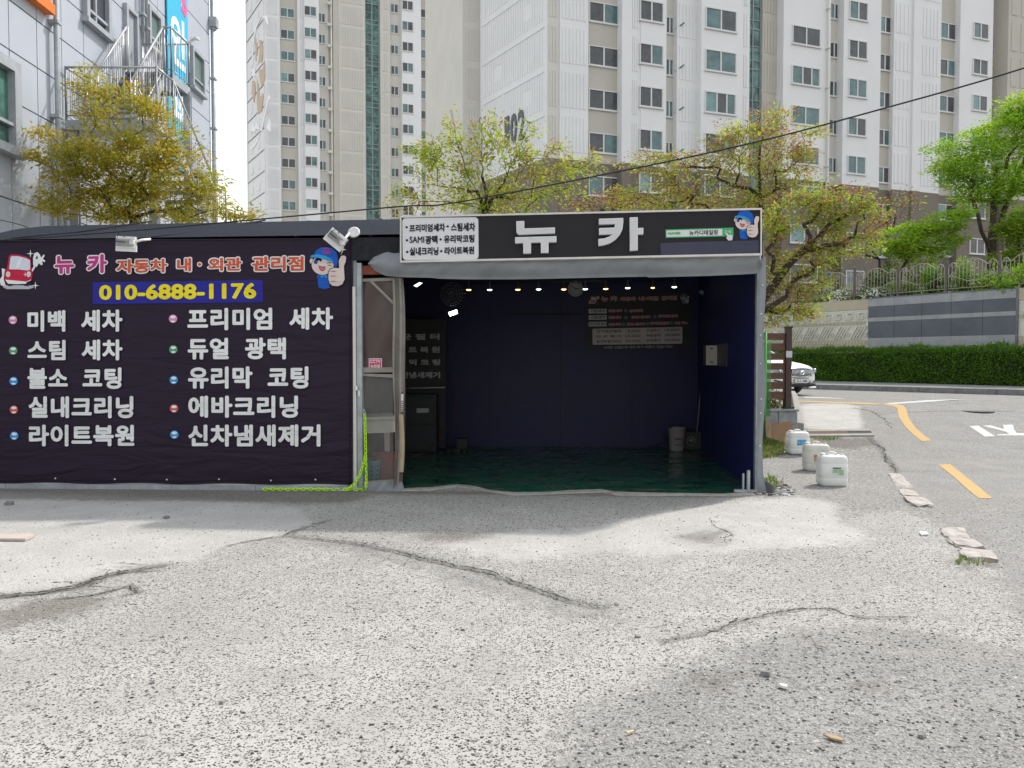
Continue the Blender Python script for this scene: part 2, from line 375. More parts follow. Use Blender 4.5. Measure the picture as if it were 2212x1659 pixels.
    bp = N('ShaderNodeBump'); bp.inputs['Strength'].default_value = .9; bp.inputs['Distance'].default_value = .008
    L(h, bp.inputs['Height']); L(bp.outputs[0], b.inputs['Normal'])
    return m
me.materials.append(ground_mat())
kind(link('ground', me), 'structure')
# open cracks: jagged dark strips that wander, fork and change width
M['crack'] = mat('dirt_filled_crack', (.045,.040,.034), .95, .4, 30)
def crack_sheet(poly, w0, seed, forks=5, amp=.035):
    r = random.Random(seed); mb = MB()
    def run(pts, w, lv):
        for _ in range(lv):
            out = [pts[0]]
            for a, b in zip(pts[:-1], pts[1:]):
                m_ = (a+b)/2; L = (b-a).length; nrm = Vector((-(b-a).y, (b-a).x)); out += [m_+nrm*r.uniform(-.5,.5)*min(.32, amp*6/max(L,.02)*.5), b]
            pts = out
        n = len(pts); V = []; F = []
        for i, p in enumerate(pts):
            d = (pts[min(i+1,n-1)]-pts[max(i-1,0)]); d = d.normalized() if d.length > 1e-6 else Vector((1,0)); q = Vector((-d.y, d.x)); t = min(1, 6*min(i, n-1-i)/n)
            ww = w*(.25+1.1*r.random()**1.5)*(.15+.85*t)
            for sg in (-1, 1): c = p+q*sg*ww*r.uniform(.6,1.3); V.append((c.x, c.y, float(terrain(c.x, c.y))+.003))
        for i in range(n-1):
            if r.random() > .10: F.append((2*i, 2*i+1, 2*i+3, 2*i+2))
        mb.add(V, F); return pts
    main = run([Vector(p) for p in poly], w0, 4)
    for _ in range(forks):
        a = r.choice(main[5:-5]); ang = r.uniform(0, 6.28); L = r.uniform(.12, .5); run([a, a+Vector((math.cos(ang)*L*.6, math.sin(ang)*L*.4)), a+Vector((math.cos(ang+.4)*L, math.sin(ang+.4)*L*.6))], w0*.35, 3)
    kind(mb.build('ground_crack', M['crack'], fix=False), 'structure')
for c_, w_, sd_, fk in ((crack1,.016,1,12),(crack2,.011,2,8),(crack3,.006,3,7),(crack4,.005,4,5),(crack5,.006,5,5),(crack6,.018,6,5),(crack7,.010,7,3),(crack8,.016,8,7),(crack9,.007,9,8)): crack_sheet(c_, w_, sd_, fk)
# painted markings, each a sheet 4 mm above the road
def sheet(name, uvs, m, dz=.004):
    """a polygon measured on the ground, cut into strips so that it follows the slope"""
    b = bmesh.new(); vs = [b.verts.new(G(u, v)) for u, v in uvs]; b.faces.new(vs)
    bmesh.ops.triangulate(b, faces=b.faces[:])
    for _ in range(3): bmesh.ops.subdivide_edges(b, edges=[e for e in b.edges if e.calc_length() > .35], cuts=1, use_grid_fill=False); bmesh.ops.triangulate(b, faces=b.faces[:])
    for v in b.verts: v.co.z = float(terrain(v.co.x, v.co.y))+dz
    bmesh.ops.recalc_face_normals(b, faces=b.faces)
    me = bpy.data.meshes.new(name); b.to_mesh(me); b.free(); me.materials.append(m)
    return kind(link(name, me), 'structure')
M['yellow_paint'] = mat('yellow_road_paint', (.58,.36,.10), .8, .12, 38, col2=(.34,.25,.13))
M['white_road'] = mat('white_road_paint', (.62,.62,.60), .8, .1, 34, col2=(.36,.36,.36))
sheet('yellow_line', r7([(285,137),(420,139),(600,145),(850,153),(1000,160),(1060,170),(1082,195),(1090,240),(1140,318),(1200,372),(1255,412),(1186,415),(1130,370),(1075,318),(1030,250),(1018,186),(985,173),(850,163),(600,154),(420,147),(285,143)]), M['yellow_paint'])
sheet('yellow_line', r7([(1300,577),(1382,573),(1460,635),(1580,730),(1675,808),(1580,810),(1500,745),(1400,655)]), M['yellow_paint'])
sheet('white_line', r7([(860,160),(1420,128),(1500,130),(1300,140),(900,166)]), M['white_road'])
sheet('white_line', r7([(380,111),(500,113),(660,122),(640,124),(500,119),(380,116)]), M['white_road'])
sheet('road_letter', r7([(1512,311),(1576,308),(1692,382),(1620,384)]), M['white_road'])
sheet('road_letter', r7([(1600,308),(1660,306),(1752,333),(1746,303),(1815,302),(1820,334),(1842,360),(1990,357),(1990,377),(1704,376),(1706,369),(1790,366),(1762,350),(1690,331)]), M['white_road'])
# far kerb, pavement behind it
K0 = P(1768, 841, 24.5).xy; K1 = P(2212, 855, 20.3).xy; kd = (K1-K0).normalized(); kn = Vector((-kd.y, kd.x))
M['kerb'] = mat('grey_kerb_granite', (.20,.20,.205), .8, .3, 7)
M['paver'] = mat('pavement_slabs', (.17,.19,.16), .85, .2, 1.1, col2=(.25,.25,.23))
mb = MB()
for i in range(-9, 12):
    a = K0+kd*(i*1.0); b = K0+kd*(i*1.0+.992); q = .22
    c = (a+b)/2+kn*(q/2); mb.box((c.x, c.y, .6+.06), (.992, q, .20), math.atan2(kd.y, kd.x))
kind(mb.build('kerb', M['kerb'], bevel=.015), 'structure')
mb = MB(); a = K0-kd*9+kn*.224; b = K0+kd*12+kn*.224
mb.hexa([(a.x,a.y,.55),(b.x,b.y,.55),(b.x+kn.x*11,b.y+kn.y*11,.55),(a.x+kn.x*14,a.y+kn.y*14,.55),(a.x,a.y,.745),(b.x,b.y,.745),(b.x+kn.x*11,b.y+kn.y*11,.745),(a.x+kn.x*14,a.y+kn.y*14,.745)])
kind(mb.build('pavement', M['paver']), 'structure')
# raised ground of the estate behind the retaining wall
M['soil'] = mat('planted_soil', (.09,.075,.05), .95, .4, 3)
mb = MB(); F = FW
pts = [F.pt(-40,-.35,0), F.pt(9,-.35,0), F.pt(60,-120,0), F.pt(-120,-120,0)]
mb.hexa([p+Vector((0,0,-.5)) for p in pts]+[p+Vector((0,0,3.62)) for p in pts])
kind(mb.build('terrace_ground', M['soil']), 'structure')
# ================================================================== apartment towers
M['tw_white'] = mat('white_render', (.74,.74,.75), .75, .04, .35, .004, 20)
M['tw_beige'] = mat('beige_render', (.50,.475,.42), .8, .05, .4)
M['tw_lbeige'] = mat('light_beige_render', (.61,.59,.545), .8, .05, .4)
M['tw_brown'] = mat('brown_base_render', (.19,.165,.138), .85, .10, .5)
M['win_frame'] = mat('white_window_frame', (.64,.64,.64), .45, .03)
M['gl_dark'] = mat('dark_window_glass', (.075,.078,.083), .12, .35, 1.7, spec=.5)
M['gl_teal'] = mat('teal_window_glass', (.105,.18,.185), .12, .35, 1.3, spec=.5)
M['gl_pale'] = mat('pale_curtained_glass', (.17,.28,.29), .15, .3, 1.1, spec=.5)
M['num'] = mat('grey_number_metal', (.10,.10,.11), .5)
M['yellow_panel'] = mat('ochre_panel', (.62,.50,.29), .8, .05)
def strip_glass():
    m = bpy.data.materials.new('stairwell_glass'); m.use_nodes = True; t = m.node_tree; L = t.links.new
    b = t.nodes['Principled BSDF']; b.inputs['Roughness'].default_value = .1
    g = t.nodes.new('ShaderNodeNewGeometry'); n = t.nodes.new('ShaderNodeTexNoise'); n.inputs['Scale'].default_value = .55; n.inputs['Detail'].default_value = 3; n.inputs['Distortion'].default_value = 2.2
    L(g.outputs['Position'], n.inputs['Vector']); r = t.nodes.new('ShaderNodeValToRGB')
    r.color_ramp.elements[0].position = .40; r.color_ramp.elements[0].color = (.028,.07,.068,1); r.color_ramp.elements[1].position = .62; r.color_ramp.elements[1].color = (.12,.25,.235,1)
    L(n.outputs['Fac'], r.inputs[0]); L(r.outputs[0], b.inputs['Base Color']); return m
M['strip'] = strip_glass()
PITCHZ = 2.79
WCACHE = {}
def window(root, F, s0, s1, zc, h, n, rnd, three=False):
    """frame standing a little proud of the wall with two panes of glass as its sub-part"""
    wd = round(s1-s0, 2); h = round(h, 2); var = rnd.choice((0,0,1,1,2,3,4)) ; key = (F.ang, wd, h, var, three)
    if key not in WCACHE:
        f = MB(); g = MB(); x = Vector((math.cos(F.ang), math.sin(F.ang), 0)); y = Vector((x.y, -x.x, 0))
        L0 = Frame((0,0), (x.x, x.y)); t = .07
        f.fbox(L0, -wd/2, wd/2, -.1, .07, h/2-t, h/2); f.fbox(L0, -wd/2, wd/2, -.1, .07, -h/2, -h/2+t)
        f.fbox(L0, -wd/2-.06, wd/2+.06, -.1, .12, -h/2-.07, -h/2-.003)
        f.fbox(L0, -wd/2, -wd/2+t, -.1, .07, -h/2+t, h/2-t); f.fbox(L0, wd/2-t, wd/2, -.1, .07, -h/2+t, h/2-t)
        cuts = [0.0] if not three else [-wd*.12, wd*.2]
        for c in cuts: f.fbox(L0, c-.05, c+.05, -.09, .055, -h/2+t, h/2-t)
        e = [-wd/2+t]+cuts+[wd/2-t]; order = {0:(0,1,0),1:(1,0,1),2:(0,0,1),3:(1,1,0),4:(2,0,1)}[var]
        for i in range(len(e)-1): g.fbox(L0, e[i]+.03, e[i+1]-.03, -.08, .01+.02*(i % 2), -h/2+t-.01, h/2-t+.01, order[i])
        WCACHE[key] = (f.build('window', M['win_frame']), g.build('pane', [M['gl_dark'], M['gl_teal'], M['gl_pale']]))
        a, b2 = WCACHE[key]; b2.parent = a; a.parent = root; fo, po = a, b2
    else:
        a, b2 = WCACHE[key]; fo = a.copy(); po = b2.copy(); COL.objects.link(fo); COL.objects.link(po); po.parent = fo; fo.parent = root
    fo.matrix_parent_inverse = root.matrix_basis.inverted(); fo.location = F.pt((s0+s1)/2, n, zc)
def ribs(mb, F, s0, s1, n, z0, z1, count, mi, band=PITCHZ, zoff=0.0, margin=.28, depth=.035):
    """upright ribs between plain floor bands"""
    z = z0+zoff
    while z < z1-.5:
        a, b = z+margin, min(z+band-margin, z1)
        for i in range(count):
            c = s0+(s1-s0)*(i+.5)/count; wdt = (s1-s0)/count*.30
            mb.fbox(F, c-wdt, c+wdt, n-.01, n+depth, a, b, mi)
        z += band
rnd = random.Random(3)
# ---------------- near tower (102)
T2 = thing('apartment_tower', 'white and beige apartment tower with the number 102 on its side wall', 'apartment tower', FT2.pt(0,0,3.6))
W_, B_, LB, BR, GL = 0, 1, 2, 3, 4
wall = MB(); S2 = lambda u, n=0: FT2.S(u, n); ZT, ZB, ZM = 44.0, 3.4, 14.35
bays = [(1182,1208,-.05,LB,3),(1208,1269,0,W_,7),(1269,1334,-.25,B_,0),(1334,1355,.45,W_,0),(1355,1377,.2,W_,3),(1377,1431,.25,W_,0),(1431,1459,-.55,LB,0),(1459,1501,-.05,W_,5),
        (1501,1589,.5,W_,0),(1589,1611,.1,W_,3),(1646,1677,-.3,B_,4),(1677,1777,.4,W_,0),(1777,1807,-.4,LB,0),(1807,1886,.3,W_,0),(1886,1916,-.2,B_,0),
        (1916,1955,.2,W_,4),(1955,1973,.35,W_,0),(1973,2016.5,.2,W_,5),(2016.5,2054.5,-.2,B_,0),(2054.5,2124,.3,W_,0),(2124,2149,-.7,LB,0),(2149,2330,.6,B_,9)]
for (u0,u1,n,mi,rb) in bays:
    s0, s1 = S2(u0), S2(u1); base = 3.4
    wall.fbox(FT2, s0, s1, -9, n, ZM, ZT, mi); wall.fbox(FT2, s0, s1, -9, n+.002, ZB, ZM-.004, BR)
    if rb: ribs(wall, FT2, s0+.12, s1-.12, n, ZM, 34, rb, mi, zoff=.2)
    elif mi == W_ and (s1-s0) > 1.5:
        z = ZM+.3
        while z < 34:
            k = max(3, int((s1-s0)/.8)); 
            z += PITCHZ
# flat bands between floors on the grooved walls read as small lintel lines: modelled as ribs above
s0, s1 = S2(1611), S2(1646); wall.fbox(FT2, s0, s1, -9, -.62, ZB, ZT, LB)
# side wall with its grooved panels
FS = FT2L; sL, sR = -8.4, -.05
wall.fbox(FS, sL, sR, -6, 0, ZM-.004+.01, ZT-.01, W_); wall.fbox(FS, sL, sR, -6, .05, ZB, ZM-.002, BR)
for k in range(8):
    z0 = ZM+.35+k*PITCHZ; nb = 26
    for i in range(nb):
        c = sL+.55+(sR-sL-1.0)*(i+.5)/nb
        if (5 <= i <= 7 or 18 <= i <= 20) and k % 2 == (0 if i < 12 else 1): 
            z_hi = z0+.7
            wall.fbox(FS, c-.06, c+.06, -.01, .035, z0, z_hi, W_); wall.fbox(FS, c-.06, c+.06, -.01, .035, z_hi+1.0, z0+2.25, W_); continue
        wall.fbox(FS, c-.06, c+.06, -.01, .035, z0, z0+2.25, W_)
    wall.fbox(FS, sL+.3, sR-.3, -.01, .05, z0+2.30, z0+2.40, W_)
# link block running back from the far edge of the side wall
q0 = FS.pt(sL, -.4, 0); FQ = Frame((q0.x, q0.y), (math.cos(A19), math.sin(A19)))
wall.fbox(FQ, -1.6, .02, -12, -.3, ZB, ZT, LB)
ribs(wall, FQ, -1.35, -.5, -.3, ZM, 40, 4, LB, zoff=.2)
wo = wall.build('wall', [M['tw_white'], M['tw_beige'], M['tw_lbeige'], M['tw_brown']], T2)
cols2 = [(1269.5,1333.5,24.03,1.28,-.25),(1378,1428,24.42,1.33,.25),(1433,1450,24.1,1.12,-.55),(1518,1584,24.53,1.42,.5),(1703,1763,24.46,1.30,.4),(1781,1804,27.0,1.12,-.4),(1824,1863,26.98,1.32,.3),
         (1887,1915,26.62,1.20,-.2),(2017.5,2052.5,27.0,1.25,-.2),(2089,2121,27.23,1.22,.3),(2125,2130.5,27.1,1.1,-.7)]
for ci, (u0,u1,zc,h,n) in enumerate(cols2):
    k = 0
    while zc-PITCHZ*k > 4.4:
        if not (k == 99): window(T2, FT2, S2(u0,n), S2(u1,n), zc-PITCHZ*k, h, n, rnd, three=(ci == 3 and k in (2,)) or (ci == 4 and k == 1))
        k += 1
# glazed stairwell strip
gm = MB(); fm = MB(); z = 8.0; gm.fbox(FT2, s0+.05, s1-.05, -.60, -.52, 8, 40)
while z < 40:
    fm.fbox(FT2, s0+.05, s1-.05, -.6, -.46, z, z+.09); fm.fbox(FT2, s0+.05, s1-.05, -.6, -.46, z+.62, z+.69)
    fm.fbox(FT2, s0+.05, s1-.05, -.6, -.47, z+1.6, z+1.65); z += PITCHZ
for a in (0.0, .5, 1.0):
    c = s0+.05+(s1-s0-.1)*a; fm.fbox(FT2, c-.05, c+.05, -.6, -.452, 8, 40)
gp = gm.build('stairwell_glazing', M['strip'], T2); fm.build('frame', mat('grey_glazing_bar', (.24,.29,.29), .5), gp)
# pipes and vents
for u, n in ((1456,-.3),(1777.6,.42),(2138,-.6),(2146,-.55)):
    pm = MB(); s = S2(u, n); pm.tube([FT2.pt(s, n+.12, 4), FT2.pt(s, n+.12, 40)], .07, 8)
    z = 15.4
    while z < 30: pm.fbox(FT2, s-.12, s+.12, n, n+.24, z, z+.08); z += PITCHZ
    pm.build('drain_pipe', M['tw_lbeige'], T2)
for k in range(6):
    for u, dz in ((1464,.25),(1777,.55)):
        vm = MB(); vm.tube([FT2.pt(S2(u), -.1, 15.3+dz+k*PITCHZ), FT2.pt(S2(u)+.15, .30, 15.42+dz+k*PITCHZ)], .05, 6); vm.build('vent_pipe', M['dark_steel'], T2)
nm_ = MB()
for ch, ua, ub, va, vb in (('1',1089,1098.5,254,300),('0',1101.5,1115.5,247.5,292),('2',1118,1132,239.5,286)):
    sa_, za = FS.uv(ua, va, .1); sb_, zb_ = FS.uv(ub, vb-6, .1); zb_ = za-2.0
    for k_, (off, d) in enumerate(((.05,.0),(.08,.004))): nm_.stext(lambda x, y: FS.pt(sa_+(sb_-sa_)*x+d, off, zb_+(za-zb_)*y), ch, 0, .05)
nm_.build('number', M['num'], T2)
# ---------------- far tower
T1 = thing('apartment_tower', 'distant white apartment tower with tan leaf emblem, behind the metal clad building', 'apartment tower', FT1.pt(0,0,0))
S1 = lambda u, n=0: FT1.S(u, n); wall = MB(); ZT, ZB = 60.0, -.5
c2 = lambda x: 493.7+x/3.3605
bays = [(290,395,0,W_,8),(395,520,-.3,B_,0),(520,568,.1,W_,2),(568,672,.6,W_,0),(672,745,-.3,LB,0),(745,775,-.5,LB,0),(775,815,.2,B_,0),(815,1003,.25,LB,14),(1112,1183,.2,LB,3),(1183,1262,-.2,LB,0),
        (1262,1398,.7,W_,1),(1398,1492,-.3,B_,0),(1492,1658,.3,W_,10),(1658,1760,-.3,B_,0),(1760,1960,.1,LB,0)]
for (x0,x1,n,mi,rb) in bays:
    s0, s1 = S1(c2(x0)), S1(c2(x1)); wall.fbox(FT1, s0, s1, -14, n, ZB, ZT, mi)
    if rb > 1: ribs(wall, FT1, s0+.2, s1-.2, n, 18.3, 55, rb, mi, margin=.18, depth=.06)
s0, s1 = S1(c2(1003)), S1(c2(1112)); wall.fbox(FT1, s0, s1, -14, -.6, ZB, ZT, LB)
c0 = FT1.pt(S1(c2(290)), 0, 0); FS1 = Frame((c0.x, c0.y), (.539, -.843)); sA = FS1.S(538)
wall.fbox(FS1, sA, -.02, -8, 0, ZB, ZT-.01, W_)
for k in range(18):
    z0 = 4+k*PITCHZ
    for i in range(1, 5): wall.fbox(FS1, sA+.5, -.5, -.01, .06, z0, z0+.12, W_)
    wall.fbox(FS1, sA*.35-.5, sA*.35+.5, -.01, .07, z0+.8, z0+1.9, W_); wall.fbox(FS1, sA*.7-.5, sA*.7+.5, -.01, .07, z0+.8, z0+1.9, W_)
for s in (-.55, sA+.7): wall.fbox(FS1, s-.08, s+.08, -.01, .08, 4, 56, W_)
wall.build('wall', [M['tw_white'], M['tw_beige'], M['tw_lbeige'], M['tw_brown']], T1)
for (x0,x1,zc,h,n) in [(398,500,46.99,1.2,-.3),(569,658,47.27,1.25,.6),(669,721,47.0,1.2,-.3),(1187,1243,49.65,1.2,-.2),(1270,1350,49.92,1.25,.7),(1399,1476,49.61,1.2,-.3),(1661,1744,49.62,1.2,-.3)]:
    k = 0
    while zc-PITCHZ*k > 17.5:
        window(T1, FT1, S1(c2(x0),n), S1(c2(x1),n), zc-PITCHZ*k, h, n, rnd); k += 1
ym = MB(); ym.fbox(FT1, S1(c2(1660),-.3), S1(c2(1745),-.3), -.32, -.22, 50.45, 51.75); ym.build('ochre_panel', M['yellow_panel'], T1)
gm = MB(); fm = MB(); gm.fbox(FT1, s0+.1, s1-.1, -.58, -.48, 2, 56); z = 2.4
while z < 56:
    fm.fbox(FT1, s0+.1, s1-.1, -.6, -.40, z, z+.16); fm.fbox(FT1, s0+.1, s1-.1, -.6, -.41, z+.62, z+.74); fm.fbox(FT1, s0+.1, s1-.1, -.6, -.42, z+1.65, z+1.73); z += PITCHZ
for a in (0, .5, 1): c = s0+.1+(s1-s0-.2)*a; fm.fbox(FT1, c-.09, c+.09, -.6, -.39, 2, 56)
gp = gm.build('stairwell_glazing', M['strip'], T1); fm.build('frame', mat('green_grey_glazing_bar', (.22,.30,.29), .5), gp)
pm = MB(); s = S1(c2(762),0); pm.tube([FT1.pt(s,.1,2), FT1.pt(s,.1,56)], .1, 6)
k = 0
while k < 13: pm.fbox(FT1, s-.5, s+.1, 0, .3, 18+k*PITCHZ, 18.35+k*PITCHZ); k += 1
pm.build('drain_pipe', M['tw_lbeige'], T1)
# emblem on its side wall: tan leaf shapes inside a pale outline
M['tan'] = mat('tan_paint', (.56,.44,.33), .8, .04); M['pale_outline'] = mat('bright_white_paint', (.85,.85,.86), .6, .02)
e = lambda l: [((960+x/2.9625)/1.8228, (60+y/2.9625)/1.8228) for x, y in l]
tm = MB(); 
for l in ([(125,262),(140,275),(148,330),(157,400),(148,500),(140,535),(133,500),(135,400),(128,330)],[(182,288),(195,292),(205,325),(222,370),(228,420),(215,500),(205,545),(185,548),(165,540),(178,490),(182,420),(178,350)],
          [(235,535),(242,600),(244,700),(235,770),(212,830),(200,835),(190,760),(180,690),(168,620),(190,640),(220,620)],[(95,765),(120,765),(130,800),(134,870),(125,960),(115,1020),(103,960),(92,880)],
          [(150,720),(165,790),(172,880),(180,950),(200,945),(218,910),(226,960),(215,1040),(210,1110),(190,1125),(168,1150),(155,1100),(148,1000),(155,900),(150,800)]):
    tm.fpoly(FS1, e(l), -.02, .10)
tm.build('emblem', M['tan'], T1)
om = MB()
for l in ([(200,10),(228,25),(250,60),(272,105),(262,20),(245,5)],[(195,22),(165,60),(128,150),(108,260),(95,400),(90,590),(100,590),(104,420),(118,270),(140,160),(175,75)],
          [(105,615),(125,620),(130,700),(118,722),(100,700),(92,650)],[(288,930),(292,980),(270,1070),(240,1200),(205,1360),(195,1350),(230,1190),(262,1060)],
          [(295,1210),(300,1355),(262,1315)],[(185,1370),(170,1440),(130,1520),(78,1575),(78,1545),(125,1500),(165,1420)],[(78,1370),(95,1250),(120,1320),(145,1240),(180,1330),(140,1325),(120,1370),(100,1350)]):
    om.fpoly(FS1, e(l), -.02, .14)
om.build('emblem_outline', M['pale_outline'], T1)
# ================================================================== metal clad building on the left
def panelmat():
    m = mat('blue_grey_metal_panel', (.40,.43,.49), .45, .045, .5, metal=.0, spec=.4); return m
M['panel'] = panelmat(); M['gap'] = mat('dark_panel_joint', (.14,.15,.17), .8)
M['wframe'] = mat('grey_window_frame', (.33,.35,.38), .5); M['gl_green'] = mat('green_curtained_glass', (.10,.24,.19), .1, .4, 1.5, spec=.5, col2=(.03,.06,.055))
M['gl_night'] = mat('dark_tinted_glass', (.06,.065,.08), .1, .3, 1.2); M['gl_gt'] = mat('greenish_tinted_glass', (.13,.19,.18), .1, .3, 1.2)
M['orange'] = mat('orange_trim', (.72,.17,.02), .5, .06); M['purple_gl'] = mat('mauve_glass', (.35,.30,.38), .2, .3, .8)
c1 = lambda x, y: (x/3.1826, y/3.1826)
LBld = thing('office_building', 'blue-grey metal clad building with square windows beside an outside steel staircase', 'building', FL.pt(0,0,0))
sE = FL.S(461.5); body = MB(); body.fbox(FL, -22, sE, -12, -.03, -.1, 16.0, 1)
# cladding panels: rows 0.98 m tall, staggered joints with dark gaps between
def top_at(u, v): return FL.uv(u, v)[1]
rows = np.arange(-.1, 15.9, .93); jitter = [0, .0, 0]
joints = [FL.S(x/3.1826) for x in (107, 295, 462, 612, 780, 985, 1118, 1190, 1312)]
js = [-22, -18.5, -15.2, -12, -9, -6.4]+[j for j in joints if j > -6]+[sE]
js = sorted(set(round(j, 2) for j in js))
for i in range(len(rows)):
    z0 = rows[i]; z1 = z0+.93
    for a, b in zip(js[:-1], js[1:]): body.fbox(FL, a+.012, b-.012, -.031, 0, z0+.014, z1-.014, 0)
for k in range(12):
    for i in range(len(rows)): body.box(FL.pt(sE-.02, -.6-k*1.0, rows[i]+.465), (.04,.97,.90), FL.ang-math.pi/2+math.pi/2, 0) if False else None
body.build('wall', [M['panel'], M['gap']], LBld)
def lwin(name, quad, gl, frm, ft=.12, proud=.10, bars=(), depth=.02):
    (ua,va),(ub,vb),(uc,vc),(ud,vd) = [c1(*q) for q in quad]      # near-top, far-top, far-bottom, near-bottom
    sa = (FL.S(ua)+FL.S(ud))/2; sb = (FL.S(ub)+FL.S(uc))/2; zt = (FL.uv(ua,va)[1]+FL.uv(ub,vb)[1])/2; zb = (FL.uv(ud,vd)[1]+FL.uv(uc,vc)[1])/2
    f = MB()
    f.fbox(FL, sa, sb, 0, proud, zt-ft, zt); f.fbox(FL, sa-.05, sb+.05, 0, proud+.05, zb-.02, zb+ft*.7); f.fbox(FL, sa, sa+ft, 0, proud, zb+ft*.7, zt-ft); f.fbox(FL, sb-ft, sb, 0, proud, zb+ft*.7, zt-ft)
    for t, q in bars:
        if t == 'v': c = sa+(sb-sa)*q; f.fbox(FL, c-.03, c+.03, 0, proud-.04, zb+ft*.7, zt-ft)
        else: c = zb+(zt-zb)*q; f.fbox(FL, sa+ft, sb-ft, 0, proud-.035, c-.03, c+.03)
    fo = f.build(name, frm, LBld); g = MB(); g.fbox(FL, sa+ft, sb-ft, .002, depth, zb+ft*.7, zt-ft); g.build('pane', gl, fo)
    return sa, sb, zb, zt
lwin('window', ((-420,150),(128,450),(128,1085),(-420,880)), M['gl_green'], M['wframe'], .2, .16, (('v',.45),('h',.32)))
lwin('window', ((605,-260),(772,-120),(775,310),(605,185)), M['gl_night'], M['wframe'], .13, .12, (('v',.42),('h',.22)))
lwin('window', ((1040,75),(1125,145),(1125,430),(1040,345)), M['gl_gt'], M['wframe'], .1, .1, (('h',.3),))
lwin('window', ((1332,345),(1412,420),(1420,690),(1335,640)), M['gl_gt'], M['wframe'], .1, .1, (('h',.3),))
lwin('window', ((60,-420),(350,-140),(350,112),(180,5)), M['purple_gl'], M['orange'], .26, .14)
sa, sb, zb, zt = lwin('door', ((882,60),(964,130),(966,640),(884,590)), mat('grey_steel_door', (.30,.32,.35), .5), M['wframe'], .1, .1)
for x0, x1 in ((408,432),(1003,1012),(1024,1044)):
    pm = MB(); u = (x0+x1)/2/3.1826; s = FL.S(u, .1); r_ = max(.04, (FL.S(x1/3.1826, .1)-FL.S(x0/3.1826, .1))*.16)
    zlo = 0 if x0 < 900 else FL.uv(u, (380 if x0 < 1010 else 470)/3.1826)[1]
    pm.tube([FL.pt(s,.13,zlo), FL.pt(s,.13,15.5)], .055 if x0 < 900 else .04, 10)
    for z in np.arange(zlo+.8, 15, 1.9): pm.fbox(FL, s-.09, s+.09, 0, .2, z, z+.06)
    pm.build('drain_pipe', M['galv'], LBld)
pm = MB(); pm.tube([FL.pt(sE+.05,.08,0), FL.pt(sE+.05,.08,15.6)], .07, 10)
for z in np.arange(1, 15, 1.6): pm.fbox(FL, sE-.05, sE+.15, 0, .17, z, z+.06)
pm.build('drain_pipe', M['galv'], LBld)
z = FL.uv(462, 60)[1]; pm = MB(); pm.fbox(FL, sE-.10, sE+.16, .02, .24, z-.15, z+.15); pm.build('rain_hopper', M['galv'], LBld)
cm = MB(); q = FL.at(424, 82, .15); cm.tube([q-FL.n*.05, q+FL.n*.07-Vector((0,0,.04))], .05, 8); cm.tube([q+Vector((0,0,.05)), FL.at(424,82,0)], .03, 6)
tag(cm.build('security_camera', M['white_paint']), 'small white security camera on the metal clad wall high by the building corner', 'camera')
# blue vertical banner with white lettering, on the wall beside the stair
M['cyan'] = mat('cyan_banner_vinyl', (.035,.42,.66), .5, .05); M['banner_white'] = mat('white_banner_print', (.82,.84,.85), .6, .03); M['pinkflower'] = mat('pink_print', (.68,.10,.30), .6)
s0, s1 = FL.S(372, .06), FL.S(415, .06); zb = FL.uv(393, 368, .06)[1]
VB = thing('vertical_banner', 'tall cyan banner with white letters on the metal clad wall behind the stair', 'banner', FL.pt(s0, 0, zb))
mb = MB(); mb.fbox(FL, s0, s1, .03, .06, zb, 14.5); mb.build('cloth', M['cyan'], VB)
mb = MB(); wd = s1-s0
mb.stext(lambda a, b: FL.pt(s0+wd*(.14+.78*a), .066, FL.uv(393,152,.06)[1]+b*(FL.uv(393,45,.06)[1]-FL.uv(393,152,.06)[1])), '안', 0, .05)
mb.stext(lambda a, b: FL.pt(s0+wd*(.12+.78*a), .066, FL.uv(393,285,.06)[1]+b*(FL.uv(393,180,.06)[1]-FL.uv(393,285,.06)[1])), '과', 0, .05)
mb.stext(lambda a, b: FL.pt(s0+wd*(.14+.78*a), .066, FL.uv(393,20,.06)[1]+b*(FL.uv(393,-80,.06)[1]-FL.uv(393,20,.06)[1])), '사', 0, .05)
mb.build('lettering', M['banner_white'], VB)
mb = MB(); fz = FL.uv(405, 25, .06)[1]
for k in range(5):
    a = k*2*math.pi/5; mb.spoly(FL, [(s0+wd*.82+.13*math.cos(a)+.10*math.cos(t*math.pi/4), fz+.16*math.sin(a)+.12*math.sin(t*math.pi/4)) for t in range(8)], .062, .068+.001*k)
mb.build('flower', M['pinkflower'], VB)
# ================================================================== outside steel stair
ST = thing('steel_staircase', 'outside galvanised steel staircase with railed landings on the metal clad building', 'staircase', FL.pt(0, 1, 0))
Yn = 16.3
def LP(x, Y): return Vector((x, Y, 0))
near_z, up_z, low_z = 6.55, 8.40, 4.85
xi, xm, xo, xu = -9.35, -8.35, -7.45, -8.18
decks = [MB(), MB(), MB()]; deck = decks[0]; rail = MB(); step = MB(); beam = MB()
def railrun(mb, a, b, h=1.12, n=8):
    a = Vector(a); b = Vector(b); up = Vector((0,0,1))
    mb.tube([a+up*h, b+up*h], .025, 8); mb.tube([a+up*.12, b+up*.12], .016, 6)
    for q in (a, b): mb.tube([q, q+up*(h+.02)], .024, 8)
    for i in range(1, n): q = a.lerp(b, i/n); mb.tube([q+up*.12, q+up*h], .008, 5)
deck.box(((xi+xo)/2, Yn+.4, near_z-.06), (xo-xi, .8, .10)); deck.box(((xi+xo)/2, Yn+.0, near_z-.08), (xo-xi+.04, .06, .2)); deck.box((xo, Yn+.4, near_z-.08), (.06, .8, .2))
deck = decks[1]
